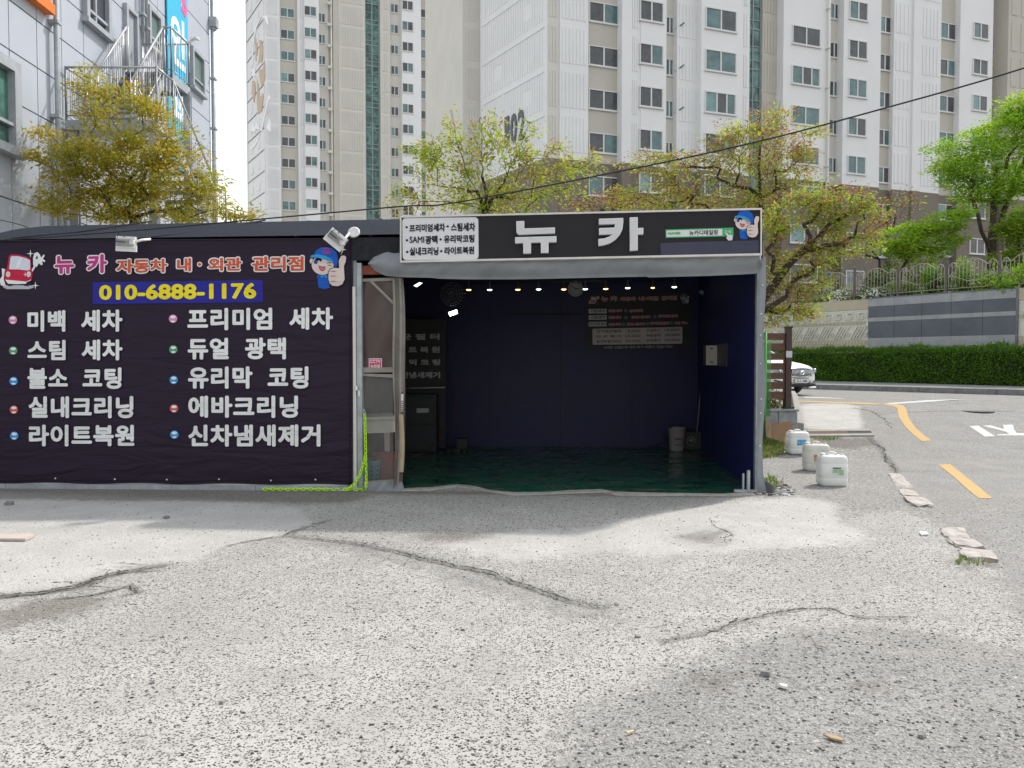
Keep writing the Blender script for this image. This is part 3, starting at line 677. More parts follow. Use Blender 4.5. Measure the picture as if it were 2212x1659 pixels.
y2 = 18.7; deck.box(((xi+xu)/2, y2+.5, up_z-.06), (xu-xi, 1.0, .10)); deck.box((xu, y2+.5, up_z-.08), (.06, 1.0, .2)); deck.box(((xi+xu)/2, y2+1.0, up_z-.08), (xu-xi, .06, .2))
deck = decks[2]
y3 = 19.45; deck.box(((xi+xo)/2, y3+.35, low_z-.06), (xo-xi, .7, .10)); deck.box((xo, y3+.35, low_z-.08), (.06, .7, .2))
y4 = 16.6
railrun(rail, (xi,Yn,near_z), (xo,Yn,near_z), n=14); railrun(rail, (xo,Yn,near_z), (xo,Yn+.8,near_z), n=5); railrun(rail, (xi,Yn,near_z), (xi,Yn+.8,near_z), n=5)
railrun(rail, (xi+.1,Yn+.8,near_z), (xi+.1,y2,up_z), n=16); railrun(rail, (xm-.02,Yn+.8,near_z), (xm-.02,y2,up_z), n=16)
railrun(rail, (xi,y2+.02,up_z), (xi+.12,y2+.02,up_z), n=2); railrun(rail, (xm,y2,up_z), (xu,y2,up_z), n=2); railrun(rail, (xu,y2,up_z), (xu,y2+1.0,up_z), n=7); railrun(rail, (xi,y2+1.0,up_z), (xu,y2+1.0,up_z), n=10)
railrun(rail, (xo,Yn+.8,near_z), (xo,y3,low_z), n=22); railrun(rail, (xm+.05,Yn+.8,near_z), (xm+.05,y3,low_z), n=22)
railrun(rail, (xo-.45,y3,low_z), (xo,y3,low_z), n=4); railrun(rail, (xo,y3,low_z), (xo,y3+.7,low_z), n=5); railrun(rail, (xi,y3+.7,low_z), (xo,y3+.7,low_z), n=12)
def flight(x0, x1, ya, za, yb, zb, n):
    for i in range(n):
        t = (i+.5)/n; step.box(((x0+x1)/2, ya+(yb-ya)*t, za+(zb-za)*(i+1)/n-.02), (x1-x0-.06, abs(yb-ya)/n+.03, .04))
    for x in (x0, x1):
        beam.hexa([(x-.025,ya,za-.24),(x+.025,ya,za-.24),(x+.025,yb,zb-.24),(x-.025,yb,zb-.24),(x-.025,ya,za+.02),(x+.025,ya,za+.02),(x+.025,yb,zb+.02),(x-.025,yb,zb+.02)])
flight(xi+.1, xm, Yn+.8, near_z, y2, up_z, 10); flight(xm+.07, xo-.02, Yn+.8, near_z, y3, low_z, 10)
flight(xi+.1, xm, y3, low_z, y4+.5, 2.9, 10); flight(xm+.07, xo-.02, y4+.5, 2.9, y3+1, .6, 12)
for (x, y, z) in ((xu-.02, y2+.9, up_z-.1),(xo-.12, Yn+.05, near_z-.1),(xo-.08,y3+.6,low_z-.1),(xi+.1,Yn+.05,near_z-.1)):
    beam.box((x, y, z/2), (.18,.03,z)); beam.box((x, y+.09, z/2), (.18,.03,z)); beam.box((x, y+.045, z/2), (.03,.09,z))
[q_.build('landing', M['galv'], ST) for q_ in decks]; rail.build('railing', M['rail'], ST); step.build('tread', M['dark_steel'], ST); beam.build('frame', M['galv'], ST)
# ================================================================== car wash booth
M['roof_felt'] = mat('black_roofing_felt', (.010,.012,.018), .95, .35, 55, .012, 70, spec=.12, col2=(.036,.042,.058))
M['felt_dark'] = mat('black_felt_fascia', (.018,.018,.022), .95, .4, 12, .006, 40)
M['cream'] = mat('cream_sandwich_panel', (.60,.59,.53), .5, .05, 3)
M['navy'] = mat('navy_painted_board', (.009,.013,.068), .5, .35, 1.4, .004, 25, spec=.3, col2=(.021,.019,.064))
M['navy_in'] = mat('blue_painted_board', (.012,.016,.095), .55, .3, 1.4, .003, 25)
M['greyfab'] = mat('grey_tarpaulin', (.205,.222,.24), .65, .14, 2.2, .006, 9, spec=.25, col2=(.255,.27,.285))
M['rust'] = mat('rusty_red_steel', (.26,.075,.045), .8, .3, 8)
M['ply'] = mat('dark_ceiling_board', (.035,.035,.04), .9)
D = 4.55; sA_, sB_ = FB.S(-42), 0.0; sPost = FB.S(777); sCur = FB.S(868)
BO = thing('car_wash_booth', 'low dark car wash booth with navy interior and felt roof', 'booth', FB.pt((sA_+sB_)/2, 0, 0))
zE, zR0, zR1 = 2.985, 3.545, 3.66; rn = -2.25
# roof: two felt slopes and a thick edge
rf = MB(); sR0 = FB.S(105*1.0, rn); 
sl0, sr0 = FB.S(-52), .0
def slope(n0, z0a, z0b, n1, z1a, z1b, sa0, sa1, sb0, sb1, t=.07):
    p = [FB.pt(sa0,n0,z0a), FB.pt(sb0,n0,z0b), FB.pt(sb1,n1,z1b), FB.pt(sa1,n1,z1a)]
    def fn(u, v):
        a = p[0].lerp(p[1], u); b = p[3].lerp(p[2], u); q = a.lerp(b, v)
        q.z += .012*math.sin(u*23+v*3)*math.sin(v*math.pi)+.02*math.sin(v*math.pi)*(.5+.5*math.cos(u*math.pi*2*6)); return q
    rf.grid(fn, 60, 10, 0); rf.hexa([x-Vector((0,0,t+.05)) for x in p]+[x-Vector((0,0,.045)) for x in p], 1)
slope(.0, zE, zE+.06, rn, zR0, zR1, sl0, FB.S(103, rn), sr0, .22, .03); slope(rn, zR0, zR1, -D-.25, zE, zE+.06, FB.S(103, rn), sl0-.3, .22, .34)
rf.build('roof', [M['roof_felt'], M['ply']], BO, fix=False)
# seams of the felt strips running from eave to ridge
sm = MB()
for u in (30, 330, 640, 800):
    s = FB.S(u); sm.tube([FB.pt(s,.0,zE+.012), FB.pt(s+.25,-.8,zE+.215), FB.pt(s+.55,rn,zR0+.06)], .012, 5)
sm.build('roof_seam', M['roof_felt'], BO)
# banner wall, its base, posts
bw = MB(); bw.fbox(FB, sA_, FB.S(765), -.10, 0, .0, zE-.05); bw.build('front_wall', M['cream'], BO)
bs = MB(); bs.fbox(FB, sA_, FB.S(772), .0, .035, .0, .055, 0)
for a in range(5): bs.fbox(FB, sA_+1.02*a+.3, sA_+1.02*a+.306, .035, .037, .0, .055, 1)
bs.build('base_rail', [M['galv'], M['dark_steel']], BO)
cp_ = MB(); cp_.fbox(FB, FB.S(764.5), FB.S(770.5), -.10, .045, .03, FB.uv(768, 620)[1]); cp_.build('corner_trim', M['cream'], BO)
ps = MB(); ps.fbox(FB, FB.S(771), FB.S(782.5), -.06, .02, 0, FB.uv(775, 568)[1]); ps.build('post', M['galv'], BO, bevel=.006)
gb = MB(); gb.fbox(FB, FB.S(764), FB.S(772.5), .0, .03, FB.uv(768, 640)[1], FB.uv(768, 562)[1]); gb.build('post_cap', M['greyfab'], BO)
pr = MB(); pr.fbox(FB, FB.S(1634), FB.S(1639), -.08, .0, 0, 2.75); pr.build('post', M['galv'], BO)
# right hand fabric edge with rivets, torn and curling at the foot
fe = MB()
def edge(u, v):
    z = 2.73-2.72*v; return FB.pt(-.035+.075*u+.012*math.sin(v*14)*u, .015+.012*math.sin(v*9+u*3)+(.12*max(0,v-.93)/.07)*u, max(z, .006+.02*u))
fe.grid(edge, 4, 50); fo = fe.build('side_flap', M['greyfab'], BO, fix=False)
rv = MB()
for v in (.12,.24,.33,.45,.60,.66,.80): p = edge(.45, v); rv.lathe([(.011,0),(.009,.006),(0.001,.008)], p+FB.n*.003, FB.n, 10)
rv.build('rivet', M['alu'], fo)
tf = MB(); tf.grid(lambda u, v: FB.pt(.03+.33*u, .02+.05*v+.02*math.sin(u*4), .012+.16*(1-v)*(1-u)**2+.02*math.sin(u*6+v*2)**2), 10, 6); tf.build('torn_flap', mat('torn_black_membrane', (.05,.05,.055), .6), BO, fix=False)
# walls, ceiling, floor inside
iw = MB(); xL = FB.S(640)
iw.fbox(FB, xL, .20, -D-.08, -D, 0, zE+.02); 
for s in (FB.S(1058,-D), FB.S(1210,-D), FB.S(1365,-D), FB.S(1100,-D)-1.4): iw.fbox(FB, s, s+.008, -D, -D+.006, .05, 2.7, 1)
iw.fbox(FB, -3.2, -1.2, -D, -D+.01, 2.34, 2.36, 1)
iw.build('back_wall', [M['navy'], M['felt_dark']], BO)
def splay(mb, a, b, z1):
    mb.hexa([FB.pt(a,-.085,0),FB.pt(b,-.085,0),FB.pt(b+.215,-D-.1,0),FB.pt(a+.215,-D-.1,0),FB.pt(a,-.085,z1),FB.pt(b,-.085,z1),FB.pt(b+.215,-D-.1,z1),FB.pt(a+.215,-D-.1,z1)])
iw = MB(); splay(iw, -.035, .02, zE); iw.build('side_wall', M['navy_in'], BO)
iw = MB(); splay(iw, .024, .05, zE-.02); iw.build('outer_cladding', M['greyfab'], BO)
for s_a, s_b, m_, z_a, z_b in ((.0, .04, 'outer_cladding', zE-.02, zR1), (FB.S(-46), FB.S(-46)+.05, 'end_gable', zE-.08, zR0)):
    gb = MB(); A = [FB.pt(s_b+(.2*k if s_a == 0 else 0), n, z) for n, z, k in ((-.02,z_a-.03,0),(rn,z_b-.075,.5),(-D-.05,z_a-.03,1))]; B = [q-FB.d*(s_b-s_a) for q in A]
    gb.prism(A, B); gb.build('gable_board', M['felt_dark'], BO)
iw = MB(); iw.fbox(FB, xL-.08, xL, -D, -.12, 0, zE); iw.build('inner_partition', mat('brown_partition_board', (.085,.065,.060), .7), BO)
iw = MB(); iw.fbox(FB, sA_, sA_+.08, -D, -.11, 0, zE-.06); iw.fbox(FB, sA_, xL-.08, -D-.08, -D, 0, zE-.06); iw.build('end_wall', M['cream'], BO)
rb = MB(); rb.fbox(FB, FB.S(783), FB.S(872), -.10, -.04, FB.uv(800, 592)[1], FB.uv(800, 573)[1]); rb.fbox(FB, FB.S(872), -.04, -.12, -.05, 2.62, 2.7); rb.build('lintel', M['rust'], BO)
# felt fascia over the opening and the hanging grey tarpaulin
fa = MB(); fa.fbox(FB, FB.S(764), .0, .005, .045, FB.uv(830, 563)[1], zE-.01); fa.build('fascia', M['felt_dark'], BO)
top = [(795,570),(797,566),(808,552),(833,545),(864,544),(900,540),(1100,538),(1400,533),(1638,528),(1644,552)]
bot = [(795,571),(799,573),(810,585),(833,596),(861,598.5),(903,599.5),(930,599.8),(948,602),(1010,603.5),(1110,603.5),(1170,602.5),(1230,601),(1397,597.5),(1399,599.5),(1470,597.5),(1530,596),(1600,593),(1636,591),(1644,585)]
ip = lambda l, u: float(np.interp(u, [a for a, b in l], [b for a, b in l]))
def tarp(a, b):
    u = 795+849*(a**1.15); v = ip(top, u)*(1-b)+ip(bot, u)*b
    n = .05+.10*math.sin(math.pi*min(1, b*1.05))*min(1, 6*a+.2)+.018*math.sin(u*.055+b*2.2)*b+.012*math.sin(u*.021-b*5)+.008*math.sin(u*.13+b*6)
    return FB.at(u, v, n)
va = MB(); va.grid(tarp, 170, 14); va.build('valance', M['greyfab'], BO, fix=False)
# floor: green paint worn through to concrete, with a film of water
def floormat():
    m = bpy.data.materials.new('worn_green_floor'); m.use_nodes = True; t = m.node_tree; L = t.links.new; N = t.nodes.new; b = t.nodes['Principled BSDF']
    g = N('ShaderNodeNewGeometry'); mp = N('ShaderNodeMapping'); mp.inputs['Scale'].default_value = (1, 2.2, 1); L(g.outputs['Position'], mp.inputs[0])
    n = N('ShaderNodeTexNoise'); n.inputs['Scale'].default_value = 1.6; n.inputs['Detail'].default_value = 8; n.inputs['Roughness'].default_value = .7; L(mp.outputs[0], n.inputs['Vector'])
    r = N('ShaderNodeValToRGB'); cr = r.color_ramp; cr.elements[0].position = .38; cr.elements[0].color = (.005,.022,.017,1); cr.elements[1].position = .48; cr.elements[1].color = (.009,.115,.062,1)
    e = cr.elements.new(.585); e.color = (.045,.07,.05,1); e = cr.elements.new(.63); e.color = (.15,.14,.12,1); L(n.outputs['Fac'], r.inputs[0])
    L(r.outputs[0], b.inputs['Base Color'])
    n2 = N('ShaderNodeTexNoise'); n2.inputs['Scale'].default_value = 1.1; n2.inputs['Detail'].default_value = 4; L(mp.outputs[0], n2.inputs['Vector'])
    mr = N('ShaderNodeMapRange'); mr.inputs[1].default_value = .4; mr.inputs[2].default_value = .6; mr.inputs[3].default_value = .06; mr.inputs[4].default_value = .35; L(n2.outputs['Fac'], mr.inputs[0]); L(mr.outputs[0], b.inputs['Roughness'])
    n3 = N('ShaderNodeTexNoise'); n3.inputs['Scale'].default_value = 14; L(mp.outputs[0], n3.inputs['Vector']); bp = N('ShaderNodeBump'); bp.inputs['Distance'].default_value = .0012; L(n3.outputs['Fac'], bp.inputs['Height']); L(bp.outputs[0], b.inputs['Normal'])
    return m
fl_edge = [(860,1061),(892,1059),(930,1058),(985,1051),(1025,1055),(1060,1064),(1110,1068),(1180,1068),(1230,1064),(1300,1062),(1330,1068),(1400,1070),(1480,1071),(1560,1072),(1612,1068),(1632,1068)]
fm = MB(); A = [G(u, v-3) for u, v in fl_edge]; A = [Vector((p.x,p.y,.018)) for p in A]
Bk = [FB.pt(.18,-D,.018), FB.pt(xL,-D,.018), FB.pt(xL,-.15,.018)]
pts = A+Bk; fm.prism(pts, [p-Vector((0,0,.03)) for p in pts]); kind(fm.build('floor', floormat()), 'structure')
fm = MB(); E2 = [G(u, v+2.5-3*math.sin(u*.031)**2) for u, v in fl_edge]; 
cz = [Vector((p.x,p.y,.0125)) for p in E2]; bk2 = [Vector((p.x,p.y+.35,.0125)) for p in reversed(A)]
fm.prism(cz+bk2, [p-Vector((0,0,.02)) for p in cz+bk2]); kind(fm.build('floor_sill', mat('pale_cement_edge', (.42,.39,.35), .9, .25, 9, .006, 40)), 'structure')
bc = MB(); q = FB.pt(-.16, .0, 0); bc.box((q.x, q.y, .03), (.26,.05,.03), FB.ang); bc.box((q.x+.03, q.y-.01, .15), (.03,.04,.24), FB.ang+.1); bc.box((q.x-.02, q.y+.02, .13), (.02,.03,.2), FB.ang)
tag(bc.build('doorstop_bracket', M['galv']), 'small grey steel bracket standing on the floor beside the right post', 'bracket')
# ================================================================== the big printed banner
def vinyl(name, col, rough=.55, var=.06):
    """printed banner cloth: soft pulled folds by bump"""
    m = mat(name, col, rough, var, .9, spec=.16); t = m.node_tree; L = t.links.new; N = t.nodes.new; b = t.nodes['Principled BSDF']
    g = N('ShaderNodeNewGeometry'); mp = N('ShaderNodeMapping'); mp.inputs['Rotation'].default_value = (0, R(32), 0); mp.inputs['Scale'].default_value = (.8, 1, 3.6); L(g.outputs['Position'], mp.inputs[0])
    n = N('ShaderNodeTexNoise'); n.inputs['Scale'].default_value = 1.5; n.inputs['Detail'].default_value = 3; n.inputs['Distortion'].default_value = .7; L(mp.outputs[0], n.inputs['Vector'])
    bp = N('ShaderNodeBump'); bp.inputs['Distance'].default_value = .07; bp.inputs['Strength'].default_value = .7; L(n.outputs['Fac'], bp.inputs['Height']); L(bp.outputs[0], b.inputs['Normal']); return m
M['b_dark'] = vinyl('dark_aubergine_vinyl', (.0235,.015,.030)); M['b_white'] = vinyl('white_print', (.74,.74,.73)); M['b_pink'] = vinyl('magenta_print', (.50,.045,.22)); M['b_orange'] = vinyl('orange_red_print', (.56,.105,.05))
M['b_blue'] = vinyl('blue_print', (.025,.025,.27)); M['b_yellow'] = vinyl('yellow_print', (.80,.66,.015)); M['b_red'] = vinyl('red_print', (.50,.02,.06)); M['b_black'] = vinyl('black_print', (.015,.015,.03))
M['b_skin'] = vinyl('skin_print', (.66,.54,.50)); M['b_cap'] = vinyl('cap_blue_print', (.015,.10,.46)); M['b_sky'] = vinyl('light_blue_print', (.03,.30,.62)); M['b_glass'] = vinyl('pale_glass_print', (.60,.66,.74)); M['b_rose'] = vinyl('rose_print', (.62,.13,.20))
M['p_pink'] = vinyl('pink_bullet_print', (.70,.25,.45)); M['p_green'] = vinyl('green_bullet_print', (.10,.33,.15)); M['p_blue'] = vinyl('sky_bullet_print', (.04,.30,.66)); M['p_red'] = vinyl('red_bullet_print', (.60,.10,.08)); M['p_hi'] = vinyl('bullet_gloss_print', (.75,.80,.82)); M['b_grey'] = vinyl('grey_print', (.42,.44,.46))
BNm = ['b_dark','b_white','b_pink','b_orange','b_blue','b_yellow','b_red','b_black','b_skin','b_cap','b_sky','b_glass','b_rose','p_pink','p_green','p_blue','p_red','p_hi','b_grey']; BM = [M[k] for k in BNm]; BI = {k: i for i, k in enumerate(BNm)}
BN = thing('banner', 'large dark aubergine banner with white service list and yellow phone number on the booth front', 'banner', FB.at(380, 1044, .02))
cl = MB(); n0 = .016
def bcl(a, b):
    u = -40+802*a; v = (521-5*a)*(1-b)+(1043+4*a)*b+1.2*math.sin(a*26)*(b > .5); return FB.at(u, v, n0+.004*math.sin(a*9+b*4))
cl.grid(bcl, 60, 20, 0); cl.build('cloth', M['b_dark'], BN, fix=False)
hem = MB(); hem.tube([bcl(i/60, 0)+FB.n*.004 for i in range(61)], .008, 5); hem.tube([bcl(i/60, .985)+FB.n*.004 for i in range(61)], .006, 5); hem.tube([bcl(.992, i/20)+FB.n*.004 for i in range(21)], .007, 5); hem.build('hem', M['b_dark'], BN)
gr = MB()
for a in (.2,.36,.5,.64,.78,.9): gr.lathe([(.012,0),(.010,.007),(.001,.008)], bcl(a,.982)+FB.n*.006, FB.n, 10)
gr.build('grommet', M['alu'], BN)
ring = MB(); ring.tube([FB.at(762, 640, .03), FB.at(763, 520, .03)], .006, 5); ring.build('edge_cord', M['black'], BN)
lt = MB(); k = 850/1.8228; q_ = 1.508*1.8228
def bx(x0, x1, a0, b0, a1, b1): return (x0/q_, x1/q_, k+a0/q_, k+b0/q_, k+a1/q_, k+b1/q_)
for s, q in (('미백  세차', (163,727,562,688,556,688)),('스팀  세차', (163,727,738,858,733,858)),('불소  코팅', (163,722,902,1028,900,1028)),('실내크리닝', (170,792,1072,1200,1070,1202)),('라이트복원', (172,798,1240,1368,1240,1368)),
             ('프리미엄  세차', (1113,1978,548,680,543,675)),('듀얼  광택', (1115,1698,725,853,722,852)),('유리막  코팅', (1117,1832,895,1026,893,1026)),('에바크리닝', (1118,1770,1068,1198,1067,1200)),('신차냄새제거', (1118,1903,1240,1370,1238,1370))):
    lt.text(FB, s, bx(q[0]+4, q[1]+4, q[2]+4, q[3]+4, q[4]+4, q[5]+4), n0+.0075, BI['b_black'], .055, 1.06); lt.text(FB, s, bx(*q), n0+.010, BI['b_white'], .048, 1.06)
for s, q, c in (('뉴  카', (318,642,226,352,220,346), 'b_pink'),('자동차', (684,1000,252,348,248,342), 'b_orange'),('내', (1044,1142,244,338,243,336), 'b_orange'),('외관', (1230,1442,242,334,240,334), 'b_orange'),('관리점', (1490,1810,234,336,232,334), 'b_orange')):
    lt.text(FB, s, bx(*q), n0+.008, BI['b_white'], .115); d = 7
    lt.text(FB, s, bx(q[0]+d, q[1]-d, q[2]+d, q[3]-d, q[4]+d, q[5]-d), n0+.011, BI[c], .05)
def disc(mb, F, u, v, ru, rv, n, mi, e=20, thick=.003): mb.fpoly(F, [(u+ru*math.cos(2*math.pi*i/e), v+rv*math.sin(2*math.pi*i/e)) for i in range(e)], n-thick, n, mi)
disc(lt, FB, 1185/q_, k+288/q_, 5.6, 5.6, n0+.008, BI['b_white']); disc(lt, FB, 1185/q_, k+288/q_, 3.6, 3.6, n0+.011, BI['b_orange'])
lt.fpoly(FB, [(550/q_, k+394/q_),(1558/q_, k+381/q_),(1562/q_, k+512/q_),(550/q_, k+524/q_)], n0+.003, n0+.007, BI['b_blue'])
lt.text(FB, '010-6888-1176', bx(588,1522,410,500,397,492), n0+.010, BI['b_yellow'], .05, 1.02)
for i, (y, c) in enumerate(((618,'p_pink'),(800,'p_green'),(981,'p_blue'),(1151,'p_red'),(1306,'p_blue'))):
    for x, dy in ((76+2*i, 0),(1027+2*i, -7)):
        u, v = x/q_, k+(y+dy)/q_; disc(lt, FB, u, v, 9, 9, n0+.009, BI[c]); disc(lt, FB, u, v-3.8, 5.8, 3.2, n0+.012, BI['p_hi'], 14); disc(lt, FB, u, v+5.6, 4.6, 1.9, n0+.012, BI['p_hi'], 12)
lt.build('lettering', BM, BN, fix=False)
# printed pictures: a small red car and a worker with cap and raised thumb
def car_picture(mb, F, ox, oy, sc, n, I):
    t = lambda l: [(ox+x*sc, oy+y*sc) for x, y in l]
    A = lambda l, nn, m: mb.fpoly(F, t(l), n+nn-.003, n+nn, I[m])
    A([(28,505),(370,505),(390,530),(330,548),(80,548),(40,530)], .003, 'b_grey')
    A([(55,330),(80,318),(100,175),(120,150),(200,152),(300,175),(352,205),(358,320),(372,340),(366,440),(350,470),(330,485),(90,482),(62,465),(50,430)], .006, 'b_red')
    A([(104,320),(120,185),(135,170),(210,172),(300,195),(342,218),(346,325),(310,335),(220,322),(140,322)], .009, 'b_glass')
    A([(180,300),(225,180),(255,186),(210,310)], .012, 'b_white')
    A([(62,440),(300,462),(352,440),(350,482),(200,492),(90,486)], .009, 'b_white'); A([(300,470),(356,448),(352,492),(306,496)], .012, 'b_black')
    for cx in (92, 328): A([(cx+24*math.cos(i*math.pi/8), 378+32*math.sin(i*math.pi/8)) for i in range(16)], .010, 'b_white'); A([(cx+14*math.cos(i*math.pi/8), 378+22*math.sin(i*math.pi/8)) for i in range(16)], .013, 'b_skin')
    for cx in (115, 305): A([(cx-30,488),(cx+30,488),(cx+24,512),(cx-24,512)], .005, 'b_black')
    A([(372,350),(405,295),(385,285),(362,330)], .006, 'b_white')
    A([(380,270),(378,190),(395,135),(430,125),(455,150),(470,190),(500,150),(512,165),(490,200),(518,225),(510,240),(480,225),(490,265),(470,275),(445,250),(420,295),(395,290)], .009, 'b_white'); A([(408,200),(420,165),(434,180),(424,205)], .012, 'b_dark')
    A([(20,310),(55,318),(50,360),(40,430),(65,510),(10,505),(-10,450),(25,400)], .006, 'b_white')
    for (cx, cy, r_) in ((348,142,44),(405,507,44),(288,382,26)):
        A([(cx,cy-r_),(cx+r_*.14,cy-r_*.14),(cx+r_,cy),(cx+r_*.14,cy+r_*.14),(cx,cy+r_),(cx-r_*.14,cy+r_*.14),(cx-r_,cy),(cx-r_*.14,cy-r_*.14)], .016, 'b_white')
def worker_picture(mb, F, ox, oy, sc, n, I, body=True):
    t = lambda l: [(ox+x*sc, oy+y*sc) for x, y in l]
    A = lambda l, nn, m: mb.fpoly(F, t(l), n+nn-.003, n+nn, I[m])
    if body:
        A([(290,940),(480,950),(505,1160),(410,1185),(315,1155)], .003, 'b_cap'); A([(340,955),(375,1000),(405,960),(445,1000),(470,955)], .006, 'b_sky')
    el = lambda cx, cy, rx, ry, n_=24: [(cx+rx*math.cos(i*2*math.pi/n_), cy+ry*math.sin(i*2*math.pi/n_)) for i in range(n_)]
    A(el(385,780,192,172), .006, 'b_black'); A(el(385,780,184,164), .009, 'b_skin'); A(el(200,715,32,46), .0055, 'b_skin')
    A([(235,640),(280,660),(250,720),(262,668),(330,690),(345,730),(380,690),(300,640)], .012, 'b_black')
    A(el(268,728,33,36), .012, 'b_black'); A(el(268,728,24,28), .015, 'b_cap'); A([(450,740),(540,735),(545,750),(455,750)], .012, 'b_black'); A([(455,800),(500,775),(545,800),(500,788)], .012, 'b_black')
    A([(312,788),(370,808),(432,806),(420,860),(375,884),(335,860)], .012, 'b_black'); A([(322,800),(370,820),(424,818),(412,855),(375,874),(342,852)], .015, 'b_rose')
    A([(240,605),(280,530),(350,490),(440,478),(540,500),(610,560),(640,650),(632,790),(600,815),(560,760),(545,690),(440,640),(330,605)], .015, 'b_cap')
    A([(172,655),(200,615),(300,600),(430,625),(530,680),(560,725),(480,715),(400,680),(300,655),(220,655)], .018, 'b_sky')
    A([(655,830),(648,700),(690,620),(745,612),(788,640),(780,720),(748,800),(752,900),(762,1020),(720,1110),(640,1145),(545,1135),(490,1090),(470,1010),(475,900),(505,840),(580,818)], .018, 'b_black')
    A([(662,835),(656,705),(694,628),(745,620),(778,645),(770,720),(740,800),(744,900),(752,1020),(712,1102),(640,1135),(550,1126),(500,1085),(480,1010),(485,905),(512,850),(590,826)], .021, 'b_skin')
    for y0 in (888, 968, 1055): A([(500,y0),(560,y0-10),(625,y0),(560,y0+1)], .024, 'b_black')
pc = MB(); car_picture(pc, FB, 0, 950/1.8228, 1/(2212/760*1.8228), n0+.007, BI); pc.build('picture', BM, BN, fix=False); pc = MB(); worker_picture(pc, FB, 1180/1.8228, 860/1.8228, 1/7.7517, n0+.007, BI)
pc.text(FB, 'NEW', (699,713,535.5,540,536,540.5), n0+.026, BI['b_pink'], .04); pc.text(FB, 'CAR', (697,715,541,548,542,549), n0+.026, BI['b_pink'], .04)
cx, cy = 1180/1.8228+722/7.7517, 471.8+522/7.7517; pc.fpoly(FB, [(cx+3,cy-10),(cx+1.5,cy-1.6),(cx+7.5,cy),(cx+1,cy+1.6),(cx-4,cy+11),(cx-1.5,cy+1.4),(cx-7.5,cy),(cx-1,cy-1.6)], n0+.02, n0+.023, BI['b_white'])
pc.build('picture', BM, BN, fix=False)
# ================================================================== shop sign over the opening
def signmat(name, col, rough=.5): return mat(name, col, rough, .07, 3, spec=.2)
M['s_dark'] = signmat('charcoal_sign_board', (.019,.0175,.021)); M['s_frame'] = mat('pale_sign_frame', (.62,.60,.56), .45); M['s_white'] = signmat('white_sign_plate', (.66,.66,.68)); M['s_letter'] = mat('silver_channel_letter', (.58,.57,.58), .4, .05); M['s_rim'] = mat('bright_letter_rim', (.74,.74,.74), .35)
M['s_green'] = signmat('green_print', (.05,.42,.13)); M['s_patch'] = signmat('slate_blue_patch', (.055,.055,.088)); M['s_black'] = signmat('black_lettering', (.016,.016,.022))
ns = .20
SG = thing('shop_sign', 'long charcoal shop sign with silver raised letters and white service plate over the opening', 'sign', FB.at(1255, 555, ns))
sg = MB(); sg.fpoly(FB, [(865,467.5),(1645,450),(1645,550),(865,565.5)], .03, ns, 0); sg.build('board', M['s_dark'], SG)
fr = MB(); o = [(864,466.5),(1646,449),(1646,551.5),(864,567)]; inn = [(867,470),(1643,453),(1643,547),(867,563)]
for i in range(4):
    j = (i+1) % 4; fr.fpoly(FB, [o[i], o[j], inn[j], inn[i]], .028, ns+.02)
fr.build('frame', M['s_frame'], SG)
a2 = lambda x, y: (740.65+x/4.32, 438.9+y/4.32); a3 = lambda x, y: (1179.5+x/4.32, 438.9+y/4.32)
wp = MB(); cs = []
for cx, cy, a0 in ((1230,165,-90),(1232,490,0),(592,497,90),(588,172,180)):
    for i in range(6): t = R(a0+i*18); cs.append(a2(cx+34*math.cos(t), cy+34*math.sin(t)))
wp.fpoly(FB, cs, ns+.002, ns+.008); wp.build('plate', M['s_white'], SG)
pt_ = MB(); b2 = lambda x0,x1,a0,b0,a1,b1: (740.65+x0/4.32, 740.65+x1/4.32, 438.9+a0/4.32, 438.9+b0/4.32, 438.9+a1/4.32, 438.9+b1/4.32)
for s, q in (('프리미엄세차', (620,955,200,272,186,264)),('스팀세차', (1008,1236,186,264,180,262)),('SAMI', (622,760,312,372,308,370)),('광택', (768,884,304,384,300,380)),('유리막코팅', (942,1228,298,374,292,368)),('실내크리닝', (622,892,412,490,408,486)),('라이트복원', (948,1226,408,482,402,474))):
    pt_.text(FB, s, b2(*q), ns+.0115, 0, .055 if s != 'SAMI' else .03)
for x, y in ((595,224),(978,216),(598,346),(912,338),(600,455),(918,448)): u, v = a2(x, y); disc(pt_, FB, u, v, 2.6, 2.6, ns+.0115, 0)
pt_.build('lettering', M['s_black'], SG)
bl = [[(1618,168),(1692,166),(1693,236),(1979,226),(1979,280),(1650,293),(1632,288),(1620,268)],
      [(1607,318),(1993,307),(1993,361),(1919,363),(1919,461),(1848,463),(1848,365),(1756,367),(1755,467),(1684,469),(1683,370),(1607,373)]]
br = [[(495,145),(720,138),(721,180),(712,245),(690,292),(650,338),(605,368),(550,388),(491,397),(490,334),(545,328),(590,312),(622,290),(497,292),(496,232),(640,227),(645,192),(495,198)],
      [(783,133),(856,130),(856,232),(908,230),(908,288),(856,290),(856,438),(785,442)]]
